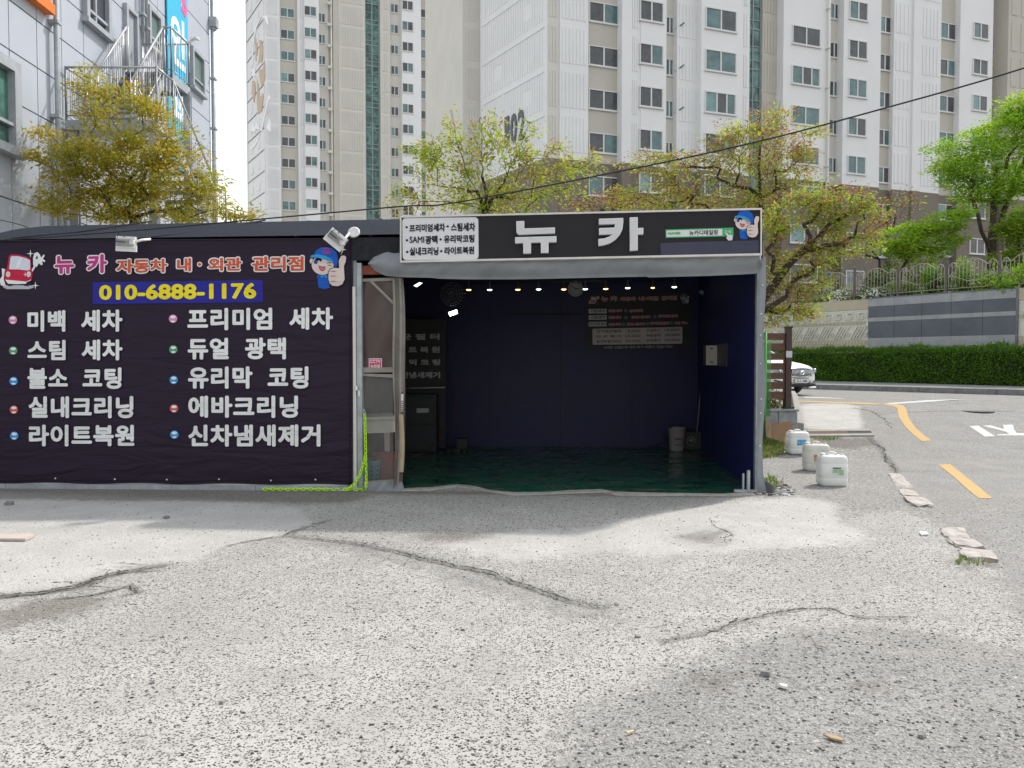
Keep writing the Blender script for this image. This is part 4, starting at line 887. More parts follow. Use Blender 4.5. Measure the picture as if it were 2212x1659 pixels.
for parts, f in ((bl, a2), (br, a3)):
    lm = MB()
    for l in parts:
        uv = [f(*p) for p in l]; cx = sum(p[0] for p in uv)/len(uv); cy = sum(p[1] for p in uv)/len(uv)
        lm.fpoly(FB, uv, ns, ns+.075, 0)
        area = sum(uv[i][0]*uv[(i+1) % len(uv)][1]-uv[(i+1) % len(uv)][0]*uv[i][1] for i in range(len(uv))); sg_ = 1 if area > 0 else -1
        ins = []
        for i in range(len(uv)):
            p0, p1, p2 = Vector(uv[i-1]), Vector(uv[i]), Vector(uv[(i+1) % len(uv)])
            e1 = (p1-p0).normalized(); e2 = (p2-p1).normalized(); n1 = Vector((-e1.y, e1.x))*sg_; n2 = Vector((-e2.y, e2.x))*sg_
            bs_ = n1+n2; bs_ = bs_/max(.35, bs_.length_squared/2) if bs_.length > .1 else n1
            ins.append(p1+bs_*1.25)
        lm.fpoly(FB, ins, ns+.074, ns+.0775, 1)
    lm.build('raised_letter', [M['s_rim'], M['s_letter']], SG)
sb = MB(); f3 = lambda l: [a3(*p) for p in l]
sb.fpoly(FB, f3([(1115,246),(1748,228),(1750,308),(1117,324)]), ns, ns+.006, 0); sb.fpoly(FB, f3([(1124,256),(1645,241),(1645,301),(1126,315)]), ns+.003, ns+.010, 1)
b3 = lambda x0,x1,a0,b0,a1,b1: (1179.5+x0/4.32, 1179.5+x1/4.32, 438.9+a0/4.32, 438.9+b0/4.32, 438.9+a1/4.32, 438.9+b1/4.32)
sb.text(FB, 'NAVER', b3(1140,1258,272,293,268,291), ns+.013, 0, .06); sb.text(FB, '뉴카디테일링', b3(1338,1602,254,302,246,294), ns+.013, 2, .02); sb.text(FB, '검색', b3(1662,1726,252,288,250,286), ns+.010, 1, .02)
sb.fpoly(FB, f3([(1678,282),(1690,278),(1708,300),(1715,292),(1740,300),(1742,330),(1735,346),(1700,348),(1680,322),(1692,316)]), ns+.01, ns+.014, 1)
sb.build('search_bar', [M['s_green'], M['s_white'], M['s_black']], SG)
pb = MB(); pb.fpoly(FB, f3([(1068,374),(1250,365),(1985,346),(1988,470),(1072,497)]), ns, ns+.005); pb.build('blank_patch', M['s_patch'], SG)
pw = MB(); t0 = a3(1755-170*.386, 66-478*.386); worker_picture(pw, FB, t0[0], t0[1], .386/4.32, ns+.004, BI); t = pw
pw.build('picture', BM, SG, fix=False)
# ================================================================== floodlights, wires, chain, curtain
M['lamp_white'] = mat('white_lamp_housing', (.70,.70,.68), .45, .05)
def floodlight(label, c, tilt, armto, disc_at=None):
    T = thing('floodlight', label, 'floodlight', c, 'floodlights above the banner'); Rm = Matrix.Rotation(tilt, 3, FB.n); x = Rm@FB.d; z = Rm@Vector((0,0,1)); y = FB.n; c = Vector(c)
    h = MB(); w2, h2 = .112, .068
    q = [c+x*(i*w2)+z*(j*h2)-y*.02 for i, j in ((-1,-1),(1,-1),(1,1),(-1,1))]; q2 = [p+y*.05 for p in q]; h.hexa([q[0],q[1],q2[1],q2[0],q[3],q[2],q2[2],q2[3]])
    for i in range(13): a = c+x*(-w2+.02+i*(2*w2-.04)/12)+y*.042; h.bar(a-z*(h2-.02), a+z*(h2-.03), .007, .03, 1, up=tuple(y))
    h.bar(c-x*(w2+.012)-z*h2*.98+y*.0, c+x*(w2+.012)-z*h2*.98+y*.0, .02, .075, 0, up=tuple(z))
    h.build('housing', [M['lamp_white'], mat('lamp_fin_grey', (.42,.42,.41), .5)], T)
    a = MB(); s = c+x*w2*.8+y*.03; a.box(s, (.05,.05,.05), FB.ang); a.tube([s, s+(Vector(armto)-s)*.5+Vector((0,0,.01)), Vector(armto)], .016, 8); a.build('arm', M['lamp_white'], T)
    if disc_at is not None:
        d = MB(); d.lathe([(.02,-.01),(.07,0),(.07,.02),(.048,.03),(.042,.018),(.001,.012)], disc_at, FB.n+Vector((0,0,.5)), 20); d.build('mounting_plate', M['lamp_white'], T)
    w_ = MB(); w_.tube([c+y*.05+z*.06, c+y*.10+z*.10-x*.04, c+y*.08+z*.0-x*.08, s], .006, 6); w_.build('cable', M['black'], T)
floodlight('white floodlight clipped over the banner top above the phone number', FB.at(273.5, 524, .16), R(-3), FB.at(325, 517, .03))
floodlight('white floodlight tilted down over the top right corner of the banner', FB.at(728, 515, .18), R(-39), FB.at(757, 502, .05), FB.at(765, 503, .04))
M['cable'] = mat('black_cable', (.018,.018,.02), .6)
def cable(name, label, pts, r):
    """smooth curve through measured points"""
    P3 = [P(*p) for p in pts]; out = []
    for i in range(len(P3)-1):
        p0, p1, p2, p3 = P3[max(i-1,0)], P3[i], P3[i+1], P3[min(i+2,len(P3)-1)]
        for k in range(8):
            t = k/8; out.append(.5*((2*p1)+(p2-p0)*t+(2*p0-5*p1+4*p2-p3)*t*t+(3*p1-p0-3*p2+p3)*t**3))
    out.append(P3[-1]); m = MB(); m.tube(out, r, 8); return tag(m.build(name, M['cable']), label, 'cable')
cable('overhead_cable', 'thick black overhead cable rising from the booth roof across the sky to the upper right', [(-300,535,9.3),(0,519,9.2),(300,497,9.1),(567,473,9.0),(865,446,8.8),(987.5,437,8.7),(1374,363,8.3),(1646,303.6,8.0),(1888,240,7.8),(2212,147,7.5),(2600,15,7.2)], .0085)
cable('thin_cable', 'thin black cable coming down onto the left end of the booth roof', [(-300,420,12),(0,475,11.6),(80,499,11.4),(140,513,10.5)], .006)
# neon chain
M['neon'] = mat('neon_yellow_plastic', (.50,.90,.005), .4, .04)
cpts = [FB.at(788, 896, .05), FB.at(789, 930, .05), FB.at(790, 980, .05), FB.at(791, 1030, .06), FB.at(790.5, 1052, .10)]
g = [Vector((*G(u, v).xy, .018)) for u, v in ((789,1060),(770,1061),(740,1060),(700,1060.5),(660,1060),(620,1060.5),(590,1060),(566,1060))]
second = [FB.at(789, 985, .06), FB.at(784, 1005, .07), FB.at(776, 1028, .08), FB.at(766, 1046, .09), FB.at(752, 1056, .12), FB.at(738, 1059, .14)]
def resample(pts, st):
    pts = [Vector(p) for p in pts]; out = [pts[0]]; acc = 0
    for a, b in zip(pts[:-1], pts[1:]):
        L = (b-a).length; d = st-acc
        while d <= L: out.append(a.lerp(b, d/L)); d += st
        acc = L-(d-st)
    return out
def chain(mb, path, st=.045, r=.0058):
    q = resample(path, st)
    for i in range(len(q)-1):
        a, b = q[i], q[i+1]; d = (b-a).normalized(); x = d.orthogonal().normalized() if abs(d.z) < .7 else FB.d.copy(); x = (x-d*x.dot(d)).normalized()
        if abs(d.z) < .7: x = Vector((0,0,1)).cross(d).normalized()
        y = d.cross(x); wv = (x*.85+y*.5 if i % 2 else y*.85-x*.5).normalized(); c = (a+b)/2; ln = st*.78
        mb.tube([c+d*(ln*math.cos(t)*.92)+wv*(.0155*math.sin(t)) for t in [k*2*math.pi/10 for k in range(10)]], r, 5, closed=True)
cm = MB(); chain(cm, cpts+g[:1]); chain(cm, g); chain(cm, second); CHN = tag(cm.build('plastic_chain', M['neon']), 'neon yellow plastic chain hanging from the post and trailing along the ground', 'chain')
hk = MB(); hk.tube([FB.at(786,884,.02), FB.at(784,892,.03), FB.at(786,899,.045), FB.at(789,893,.045), FB.at(787,884,.03)], .004, 6); hk.build('snap_hook', M['alu'], CHN)
lk = MB(); lk.fbox(FB, FB.S(769), FB.S(774.5), .03, .06, FB.uv(772,843)[1], FB.uv(772,833)[1]); lk.fbox(FB, FB.S(775), FB.S(780), .02, .05, FB.uv(777,856)[1], FB.uv(777,843)[1]); lk.tube([FB.at(775,844,.035), FB.at(775.5,838,.035), FB.at(779,838,.035), FB.at(779.5,844,.035)], .004, 6)
tag(lk.build('padlock', M['alu']), 'small padlock and hasp on the grey post between banner and curtain', 'padlock')
# vinyl curtain
def clearvinyl(name, col, tr, rough=.25):
    m = bpy.data.materials.new(name); m.use_nodes = True; t = m.node_tree; L = t.links.new; b = t.nodes['Principled BSDF']; b.inputs['Base Color'].default_value = (*col, 1); b.inputs['Roughness'].default_value = rough
    x = t.nodes.new('ShaderNodeBsdfTransparent'); s = t.nodes.new('ShaderNodeMixShader'); n = t.nodes.new('ShaderNodeTexNoise'); g = t.nodes.new('ShaderNodeNewGeometry'); n.inputs['Scale'].default_value = 2.2; L(g.outputs['Position'], n.inputs['Vector'])
    r = t.nodes.new('ShaderNodeMapRange'); r.inputs[1].default_value = .3; r.inputs[2].default_value = .7; r.inputs[3].default_value = tr-.10; r.inputs[4].default_value = tr+.10; L(n.outputs['Fac'], r.inputs[0])
    L(r.outputs[0], s.inputs[0]); L(b.outputs[0], s.inputs[1]); L(x.outputs[0], s.inputs[2]); L(s.outputs[0], t.nodes['Material Output'].inputs[0]); return m
M['curt'] = mat('dusty_grey_canvas', (.27,.25,.22), .85, .2, 4, .006, 14)
CV = thing('vinyl_curtain', 'dusty canvas door curtain with two clear vinyl windows next to the grey post', 'curtain', FB.at(822, 1058, 0))
nC = -.05
w1 = MB(); w1.grid(lambda a, b: FB.at(784+64*a, 606+190*b, nC-.02+.01*math.sin(a*5+b*7)), 8, 14); w1.build('clear_window', clearvinyl('brownish_vinyl', (.115,.076,.066), .30), CV, fix=False)
w1 = MB(); w1.grid(lambda a, b: FB.at(784+66*a, 812+230*b, nC-.02+.012*math.sin(a*6+b*9)), 8, 14); w1.build('clear_window', clearvinyl('smoky_vinyl', (.20,.192,.182), .50), CV, fix=False)
for k_, q_ in enumerate(([(783,602),(860,599),(860,606),(783,608.5)],[(783,794),(852,793),(852,804),(783,805)],[(783,807),(852,808.5),(852,816),(783,812.5)])):
    fm = MB(); fm.fpoly(FB, q_, nC-.01, nC+.01+.002*k_); fm.build('canvas_band', M['curt'], CV)
fm = MB(); fm.bar(FB.at(800,606,nC), FB.at(850,655,nC), .03, .006, 0, up=tuple(FB.n)); fm.build('corner_brace', M['curt'], CV)
fm = MB(); fm.bar(FB.at(783,1044,nC), FB.at(852,1040,nC), .05, .01, 0, up=tuple(FB.n)); fm.build('canvas_band', M['curt'], CV)
fd = MB()
def fold(a, b):
    v = 600+461*b; c = 860+4*math.sin(b*3.0)+ 3*max(0,b-.7); wdt = 21+4*math.sin(b*5); u = c-wdt*.6+wdt*1.1*a+1.2*math.sin(b*11); return FB.at(u, v, nC+.012+.035*math.sin(a*11.0+b*2.5)+.02*math.sin(b*8))
fd.grid(fold, 16, 44); fd.build('gathered_fold', M['curt'], CV, fix=False)
sk = MB(); sk.grid(lambda a, b: FB.at(785+84*a+6*a*b, 1040+22*b+2*math.sin(a*9)*b, nC+.02+.05*b+.025*math.sin(a*14+b*3)), 26, 6); sk.build('skirt', M['greyfab'], CV, fix=False)
dp = MB(); dp.tube([FB.at(868,604,-.10), FB.at(870,640,-.10), FB.at(871,660,-.10)], .012, 6); dp.tube([FB.at(872,1062,-.12), FB.at(873,900,-.12), FB.at(872,620,-.12)], .02, 8); dp.build('edge_pole', M['black'], CV)
sk = MB(); v0 = 774; sk.fpoly(FB, [(796.5,774),(825,774),(825,798.5),(796.5,798.5)], nC+.002, nC+.007, 0); sk.fpoly(FB, [(798,775.5),(823.5,775.5),(823.5,797),(798,797)], nC+.006, nC+.009, 1); sk.fpoly(FB, [(803,786),(819,786),(819,795),(803,795)], nC+.008, nC+.0105, 2)
sk.text(FB, 'CCTV', (799.5,822,777,784.5,777,784.5), nC+.012, 0, .04); sk.text(FB, '녹화중', (800.5,821,787,795,787,795), nC+.0135, 3, .03)
tag(sk.build('warning_sticker', [M['s_white'], vinyl('crimson_print', (.62,.05,.14)), vinyl('deep_red_print', (.50,.03,.03)), M['s_white']]), 'small pink and red CCTV sticker on the upper vinyl window', 'sticker')
tb = MB(); tb.tube([FB.at(869,851,.03), FB.at(868.5,889,.03)], .016, 10, 0); tb.tube([FB.at(869,846,.03), FB.at(869,852,.03)], .010, 8, 1); tb.tube([FB.at(868.5,888,.03), FB.at(868.5,894,.03)], .012, 8, 1)
for i in range(5): tb.tube([FB.at(868.7,866+i*4.6,.03), FB.at(868.7,868+i*4.6,.03)], .0168, 10, 1)
tag(tb.build('hanging_tube', [mat('white_tube_label', (.62,.60,.60), .5), mat('dark_red_cap', (.16,.04,.04), .5)]), 'slim red and white tube hanging on the gathered curtain edge', 'tube')
cbp = MB(); cbp.grid(lambda a, b: FB.at(861+10*a+3*math.sin(b*3), 895+125*b, -.005+.02*math.sin(a*3)+.02*b), 5, 16); cbp.build('tan_patch', mat('tan_stained_canvas', (.42,.33,.22), .85, .15, 3), CV, fix=False)
# ------------------------------------------------------------------ table, bin, basket behind the curtain
M['tbl'] = mat('ivory_painted_wood', (.72,.70,.62), .45, .05)
TB = thing('side_table', 'ivory wooden side table behind the clear curtain', 'table', FB.at(822, 1030, -.55)); c = FB.at(808, 905, -.50); zt = .84
tm = MB(); tm.box((c.x, c.y, zt), (.62,.62,.04), FB.ang+.5); tm.build('table_top', M['tbl'], TB, bevel=.01)
tm = MB(); tm.box((c.x, c.y, zt-.10), (.52,.52,.16), FB.ang+.5); tm.build('apron', M['tbl'], TB)
Rm = Matrix.Rotation(FB.ang+.5, 3, 'Z')
for i, j in ((-1,-1),(1,-1),(1,1),(-1,1)):
    q = c+Rm@Vector((i*.24, j*.24, 0)); tm = MB(); r = .036
    tm.add([(q.x+a*r*k, q.y+b*r*k, z) for z, k in ((.02,.62),(.35,.75),(.6,.9),(.64,1.0),(zt-.02,1.0)) for a, b in ((-1,-1),(1,-1),(1,1),(-1,1))], [(4*k+i_, 4*k+(i_+1) % 4, 4*k+4+(i_+1) % 4, 4*k+4+i_) for k in range(4) for i_ in range(4)]); tm.build('leg', M['tbl'], TB)
b = MB(); q = FB.at(832, 1020, -.62); b.lathe([(.13,.02),(.17,.36),(.18,.37),(.165,.37),(.13,.06),(.001,.05)], (q.x,q.y,0), n=22); tag(b.build('waste_bin', mat('red_plastic', (.42,.06,.05), .4)), 'red plastic bin under the ivory table', 'bin')
b = MB(); q = FB.at(797, 1020, -.42); b.lathe([(.11,.02),(.15,.30),(.16,.31),(.145,.31),(.105,.05),(.001,.04)], (q.x,q.y,0), n=22)
for k_ in range(11):
    for l_ in range(4): a = k_*2*math.pi/11; rr = .118+.036*(l_+.6)/4.2; b.lathe([(.013,0),(.001,.003)], (q.x+rr*math.cos(a), q.y+rr*math.sin(a), .08+l_*.055), (math.cos(a), math.sin(a), 0), 8, 1)
tag(b.build('laundry_basket', [mat('light_blue_plastic', (.16,.42,.52), .4), M['black']]), 'light blue plastic basket with round holes beside the ivory table leg', 'basket')
# ================================================================== things inside the booth
FI = Frame(FB.pt(0,-D,0).xy, FB.d.xy)             # the back wall plane
def bulb_mat(c, e):
    m = bpy.data.materials.new('lit_bulb'); m.use_nodes = True; b = m.node_tree.nodes['Principled BSDF']; b.inputs['Emission Color'].default_value = (*c, 1); b.inputs['Emission Strength'].default_value = e; b.inputs['Base Color'].default_value = (.6,.6,.6,1); return m
BW = bulb_mat((1.0,.62,.22), 3.0); BC = bulb_mat((.82,1.0,.92), 3.0); M['bulb_neck'] = mat('grey_bulb_neck', (.20,.20,.21), .5); M['amber'] = mat('amber_reflector', (.25,.13,.03), .3); M['silver'] = mat('silver_reflector', (.22,.25,.24), .3)
rd = MB(); a = FI.at(1000, 612, .75); b_ = FI.at(1480, 606, .75); rd.tube([a, b_], .012, 6)
ROD = thing('lamp_rail', 'thin dark conduit across the booth ceiling carrying the round bulbs', 'rail', a); rd.build('conduit', M['black'], ROD)
names = ['far left', 'second from left', 'third from left', 'fourth from left', 'left of the clock, fifth from left', 'right of the clock, sixth from left', 'seventh from left', 'eighth from left', 'ninth from left, the smallest glow', 'far right']
for i, (u, v, warm, em) in enumerate(((1012.6,624,1,1),(1057.7,624,0,1),(1118.6,623.6,1,1),(1163.5,623,0,1),(1217.8,623,1,1),(1264.4,622.5,0,1),(1308.4,622,1,1),(1356,620,0,1),(1410,619.5,1,.4),(1456.6,618,0,1))):
    c = FI.at(u, v, .75); T = thing('hanging_bulb', ('warm amber' if warm else 'cool white')+' lit bulb under the booth ceiling, '+names[i], 'bulb', c, 'bulbs in a row inside the booth'); r = .044 if em == 1 else .034
    m = MB(); m.lathe([(.014,.085),(.014,.035),(r*.75,.02),(r,-.005),(r*1.02,-.012)], c, n=16, mi=0); m.build('reflector', M['amber'] if warm else M['silver'], T)
    m = MB(); m.lathe([(r*.96,-.006),(r*.9,-.020),(r*.5,-.028),(.001,-.03)], c, n=16); m.build('glass', (BW if warm else BC), T)
    m = MB(); m.tube([c+Vector((0,0,.08)), c+Vector((0,0,.115))], .013, 6); m.build('socket', M['bulb_neck'], T)
CLK = thing('wall_clock', 'round pale wall clock among the hanging bulbs on the navy back wall', 'clock', FI.at(1243, 623, .02)); c = FI.at(1243, 624, .005)
m = MB(); m.lathe([(.135,0),(.138,.02),(.135,.035),(.128,.03),(.001,.03)], c, FI.n, 32); m.build('face', mat('pale_clock_face', (.36,.37,.37), .5, .05), CLK)
m = MB()
for an, ln, wd in ((R(-56),.11,.010),(R(93),.075,.013)): d = FI.d*math.sin(an)+Vector((0,0,1))*math.cos(an); m.bar(c+FI.n*.036-d*.015, c+FI.n*.036+d*ln, wd, .003, 0, up=tuple(FI.n))
m.build('hands', M['black'], CLK); m = MB()
for h in range(12):
    an = h*math.pi/6; q = c+FI.n*.033+(FI.d*math.sin(an)+Vector((0,0,1))*math.cos(an))*.105; m.stext(lambda a, b, q=q: q+FI.d*((a-.5)*.024)+Vector((0,0,(b-.5)*.026)), str(h or 12), 0, .01)
m.build('numerals', M['black'], CLK)
# menu poster on the back wall
M['po_dark'] = mat('black_poster_vinyl', (.022,.020,.022), .6); M['po_grey'] = mat('grey_pink_panel', (.44,.40,.40), .6); M['po_box'] = mat('pale_grey_box', (.46,.47,.48), .6); M['po_red'] = mat('dull_red_print', (.42,.09,.10), .6); M['po_txt'] = mat('pale_grey_print', (.34,.34,.34), .6); M['po_pink'] = mat('dull_pink_outline', (.52,.40,.41), .6); M['po_dot'] = mat('teal_dot_print', (.08,.15,.17), .6)
c9 = lambda x, y: (1234.4+x/7.331, 614.4+y/7.331)
PO = thing('price_poster', 'black price list poster on the navy back wall right of the clock', 'poster', FI.at(1380, 756, .02)); m = MB(); m.fpoly(FI, [c9(215,140),c9(1915,110),c9(1905,1015),c9(218,1045)], .002, .012); m.build('sheet', M['po_dark'], PO)
m = MB(); tx = lambda s, x0, x1, y0, y1, y2, y3, mi, b=.03, n=.022: m.text(FI, s, (1234.4+x0/7.331, 1234.4+x1/7.331, 614.4+y0/7.331, 614.4+y1/7.331, 614.4+y2/7.331, 614.4+y3/7.331), n, mi, b)
for y in (388, 488, 592): m.fpoly(FI, [c9(275,y+2),c9(556,y-2),c9(556,y+70),c9(275,y+72)], .012, .016, 0)
for s, x0, x1, y in (('기본세차',300,535,398),('스팀세차',300,535,498),('프리미엄세차',288,548,602)): tx(s, x0, x1, y, y+48, y-2, y+46, 1)
for s, x0, x1, y in (('외관세차',582,808,395),('실내세차',915,1138,393),('외관세차',582,795,500),('실내스팀세차',945,1258,492),('연막향균탈취',1370,1685,477),('외관세차',585,790,610),('실내스팀세차',872,1172,604),('연막향균탈취',1245,1545,592),('고급 왁스',1622,1848,585)):
    tx(s, x0, x1, y, y+52, y-4, y+46, 2, .09, .018); tx(s, x0+3, x1-3, y+3, y+49, y-1, y+43, 3, .02, .022)
for x, y in ((862,418),(862,524),(1322,512),(825,632),(1208,625),(1582,612)): u, v = c9(x, y); disc(m, FI, u, v, 4.0, 4.0, .020, 4, 14)
for s, x0, x1, y0, y1 in (('뉴 카',468,735,188,275),('자동차',765,1025,198,268),('내·외관',1058,1390,190,262),('관리점',1420,1672,180,255)): tx(s, x0, x1, y0, y1, y0-6, y1-6, 2, .11, .018); tx(s, x0+5, x1-5, y0+5, y1-5, y0-1, y1-11, 3, .03, .022)
m.fpoly(FI, [c9(345,702),c9(1745,672),c9(1757,690),c9(1757,920),c9(1742,938),c9(350,956),c9(334,940),c9(333,716)], .012, .016, 5)
for s, x0, x1, y, h in (('연막향균탈취',395,790,722,44),('5,000',895,1092,718,50),('고급왁스',1180,1408,708,44),('10,000',1475,1712,700,50),('타 르 제 거',395,788,803,44),('10,000',858,1092,798,48),('부분광택',1180,1408,788,44),('30,000',1475,1715,780,48),('실내부분크리닝',395,790,880,46),('30,000',850,1092,876,48),('유막제거',1180,1408,868,44),('50,000',1475,1715,860,48)): tx(s, x0, x1, y, y+h, y-5, y+h-5, 1 if not s[0].isdigit() else 6, .025 if not s[0].isdigit() else .015, .021)
tx('※차량 오염도에 따라 추가 비용이 있습니다※', 510, 1600, 978, 1022, 960, 1004, 7, .02)
car_picture(m, FI, c9(275,170)[0], c9(275,170)[1]-4, 1/(7.331*3.0), .014, {'b_red':3,'b_glass':0,'b_white':0,'b_black':1,'b_skin':5,'b_grey':1,'b_dark':1}); worker_picture(m, FI, c9(1720,130)[0]-5, c9(1720,130)[1]-13, 1/(7.331*4.3), .014, {'b_cap':4,'b_sky':4,'b_black':1,'b_skin':5,'b_rose':3})
m.build('print', [M['po_box'], M['black'], M['po_pink'], M['po_red'], M['po_dot'], M['po_grey'], mat('dark_red_numerals', (.09,.03,.035), .6), M['po_txt']], PO, fix=False)
# left notice panel with service words
m = MB(); MBK = thing('notice_panel', 'black panel with grey service words at the left of the booth interior', 'panel', FI.at(905, 960, .4)); nP = .55
m.fpoly(FI, [(815,690),(963,690),(963,968),(815,970)], nP-.03, nP); m.build('board', M['po_dark'], MBK)
m = MB(); z2 = lambda x, y: (740.65+x/4.32, 438.9+y/4.32)
for s, x0, x1, y0, y1 in (('균 필 터',540,902,1218,1278),('이 트 복 원',505,905,1338,1398),('라 믹 코 팅',508,908,1458,1515),('헌냄새제거',540,908,1575,1635)):
    a = z2(x0,y0); b = z2(x1,y1); m.text(FI, s, (a[0], b[0], a[1], b[1], a[1]-.5, b[1]-.5), nP+.006, 0, .06)
m.build('lettering', M['po_txt'], MBK)
m = MB(); m.tube([FI.at(868,839,nP+.08), FI.at(962,837,nP+.08)], .012, 8); tag(m.build('towel_bar', mat('pale_steel_bar', (.35,.35,.36), .4)), 'thin pale bar under the words on the black notice panel', 'bar')
CBN = thing('tool_cabinet', 'dark low cabinet below the black notice panel', 'cabinet', FI.at(915, 970, .7)); m = MB(); q0 = FI.S(875, .6); q1 = FI.S(948, .6); m.fbox(FI, q0, q1, .57, .95, .02, .98); m.build('body', mat('dark_cabinet', (.020,.021,.024), .5), CBN, bevel=.01)
m = MB(); m.fbox(FI, q0+.04, q1-.04, .951, .965, .08, .46); m.fbox(FI, q0+.04, q1-.04, .951, .965, .50, .92); m.build('door', mat('dark_cabinet_door', (.028,.029,.032), .45), CBN)
m = MB(); m.fpoly(FI, [(900,882),(926,882),(926,891),(900,892)], .966, .97); m.build('label_plate', M['po_txt'], CBN)
# lamp near the fan, lit
def led(label, quad, n, strength):
    T = thing('led_floodlight', label, 'floodlight', FI.at(*quad[0], n)); m = MB(); m.fpoly(FI, [(u*1.18-.18*sum(q[0] for q in quad)/4, v*1.18-.18*sum(q[1] for q in quad)/4) for u, v in quad], n-.05, n); m.build('housing', M['black'], T)
    m = MB(); m.fpoly(FI, quad, n, n+.008); m.build('lens', bulb_mat((.9,.96,1.0), strength), T)
    m = MB(); c = FI.at(sum(q[0] for q in quad)/4, sum(q[1] for q in quad)/4, n-.04); m.tube([c, c+Vector((-.06,.0,.12)), c+Vector((-.1,.12,.2))], .012, 6); m.build('bracket', M['black'], T)
led('bright white rectangular led floodlight below the dark fan', [(968.5,675),(986.5,669),(988.5,677),(972,683)], .9, 6.0)
led('small white led floodlight at the upper left corner of the booth opening', [(893.5,617),(906,610),(912.5,611.5),(900,620)], 2.6, 1.6)
FN = thing('wall_fan', 'round black industrial fan at the upper left inside the booth', 'fan', FI.at(975, 636, .9)); c = FI.at(977, 636, .9); ax = (FI.n-FI.d*.25).normalized()
m = MB()
for r in (.05,.10,.15,.19): 
    x = ax.orthogonal().normalized(); y = ax.cross(x); m.tube([c+ax*(.05-.10*r)+x*(r*math.cos(t))+y*(r*math.sin(t)) for t in [k*2*math.pi/24 for k in range(24)]], .006, 5, closed=True)
for k in range(18): t = k*math.pi/9; m.tube([c+ax*.05, c+ax*.03+(x*math.cos(t)+y*math.sin(t))*.19, c-ax*.10+(x*math.cos(t)+y*math.sin(t))*.19], .004, 4)
m.build('cage', M['dark_steel'], FN); m = MB()
for k in range(4):
    t = k*math.pi/2; e1 = x*math.cos(t)+y*math.sin(t); e2 = y*math.cos(t)-x*math.sin(t); m.prism([c+e1*.02, c+e1*.16-e2*.03+ax*.01, c+e1*.165+e2*.07-ax*.02, c+e1*.04+e2*.04], [c+e1*.02-ax*.006, c+e1*.16-e2*.03+ax*.004, c+e1*.165+e2*.07-ax*.026, c+e1*.04+e2*.04-ax*.006])
m.lathe([(.05,-.12),(.055,.0),(.03,.03),(.001,.035)], c, ax, 14); m.build('blades', M['black'], FN)
m = MB(); m.tube([c-ax*.1, c-ax*.2+Vector((0,.2,.15)), FI.pt(FI.S(975),0,2.55)], .02, 6); m.build('bracket', M['dark_steel'], FN)
# electric box on the right inner wall, camera, mop, bucket, crate
q0 = FB.pt(-.036+.205,-D,0); q1 = FB.pt(-.036,-.085,0); FR = Frame(q0.xy, (q1-q0).xy)   # runs from back to front, faces into the booth
EB = thing('electric_box', 'pale beige electric box with two latches on the right inner wall', 'electric box', FR.pt(1.9,0,1.47)); zt, zb = 1.765, 1.465
m = MB(); m.fbox(FR, 1.72, 1.99, .004, .17, zb, zt); m.build('body', mat('grey_box_side', (.12,.12,.13), .35, metal=.2), EB, bevel=.006)
m = MB(); FE = Frame(FR.pt(1.992,.17,0).xy, (-FR.n.x, -FR.n.y)); m.fbox(FE, .0, .165, .0, .012, zb+.004, zt-.004, 0)
for z in (zt-.05, zb+.05): m.fbox(FE, .06, .10, .012, .022, z-.016, z+.016, 1)
m.build('cover', [mat('beige_box_cover', (.42,.39,.33), .6), M['dark_steel']], EB)
m = MB(); m.fbox(FR, 2.0, 2.75, .002, .012, zb-.01, zt+.01); m.build('steel_plate', mat('dull_steel_plate', (.07,.07,.08), .45, metal=.2), EB)
m = MB(); c = FI.at(1512, 630, .5); m.tube([c, c+FI.d*.14-Vector((0,0,.05))+FI.n*.1], .035, 8); m.tube([c+FI.d*.05, c+FI.d*.2+Vector((0,0,.02))-FI.n*.2], .014, 6); m.tube([c+FI.d*.2, c+FI.d*.34-FI.n*.0], .014, 6); tag(m.build('security_camera', mat('grey_camera_shell', (.30,.30,.31), .5)), 'grey security camera on a bracket in the upper right corner of the booth interior', 'camera')
m = MB(); a = FI.at(1515, 822, .25); b_ = FI.at(1503, 925, .4); b_.z = .03; mid = a.lerp(b_, .72); m.tube([a, mid], .011, 8, 0); m.tube([mid, a.lerp(b_, .82)], .016, 8, 1); m.tube([a.lerp(b_, .82), b_], .011, 8, 0)
tag(m.build('mop_handle', [mat('grey_green_pole', (.18,.20,.16), .5), mat('green_grip', (.16,.22,.06), .5)]), 'thin pole with a green grip leaning in the right back corner', 'pole')
q = FI.at(1462, 970, .45); q.z = .019; BK = thing('bucket', 'off-white plastic bucket with black print and raised handle near the back wall', 'bucket', q)
m = MB(); m.lathe([(.118,.0),(.122,.004),(.145,.33),(.150,.335),(.152,.37),(.156,.375),(.150,.385),(.140,.38),(.135,.33),(.112,.02),(.001,.015)], q, n=28); m.build('tub', mat('off_white_plastic', (.30,.27,.26), .4, .05), BK)
m = MB(); m.tube([q+FI.d*(.155*math.cos(t))+Vector((0,0,.35+.17*math.sin(t)))+FI.n*.02*math.sin(t) for t in [k*math.pi/14 for k in range(15)]], .006, 6); m.build('handle', M['black'], BK)
m = MB()
def cyl(a, b, rr=.137, a0=R(-32), a1=R(32), zb_=.14, hh=.03):
    t = a0+(a1-a0)*a; z = zb_+hh*b; rr = .121+.024*z/.33+.003; return q+FI.n*(rr*math.cos(t))+FI.d*(rr*math.sin(t))+Vector((0,0,z))
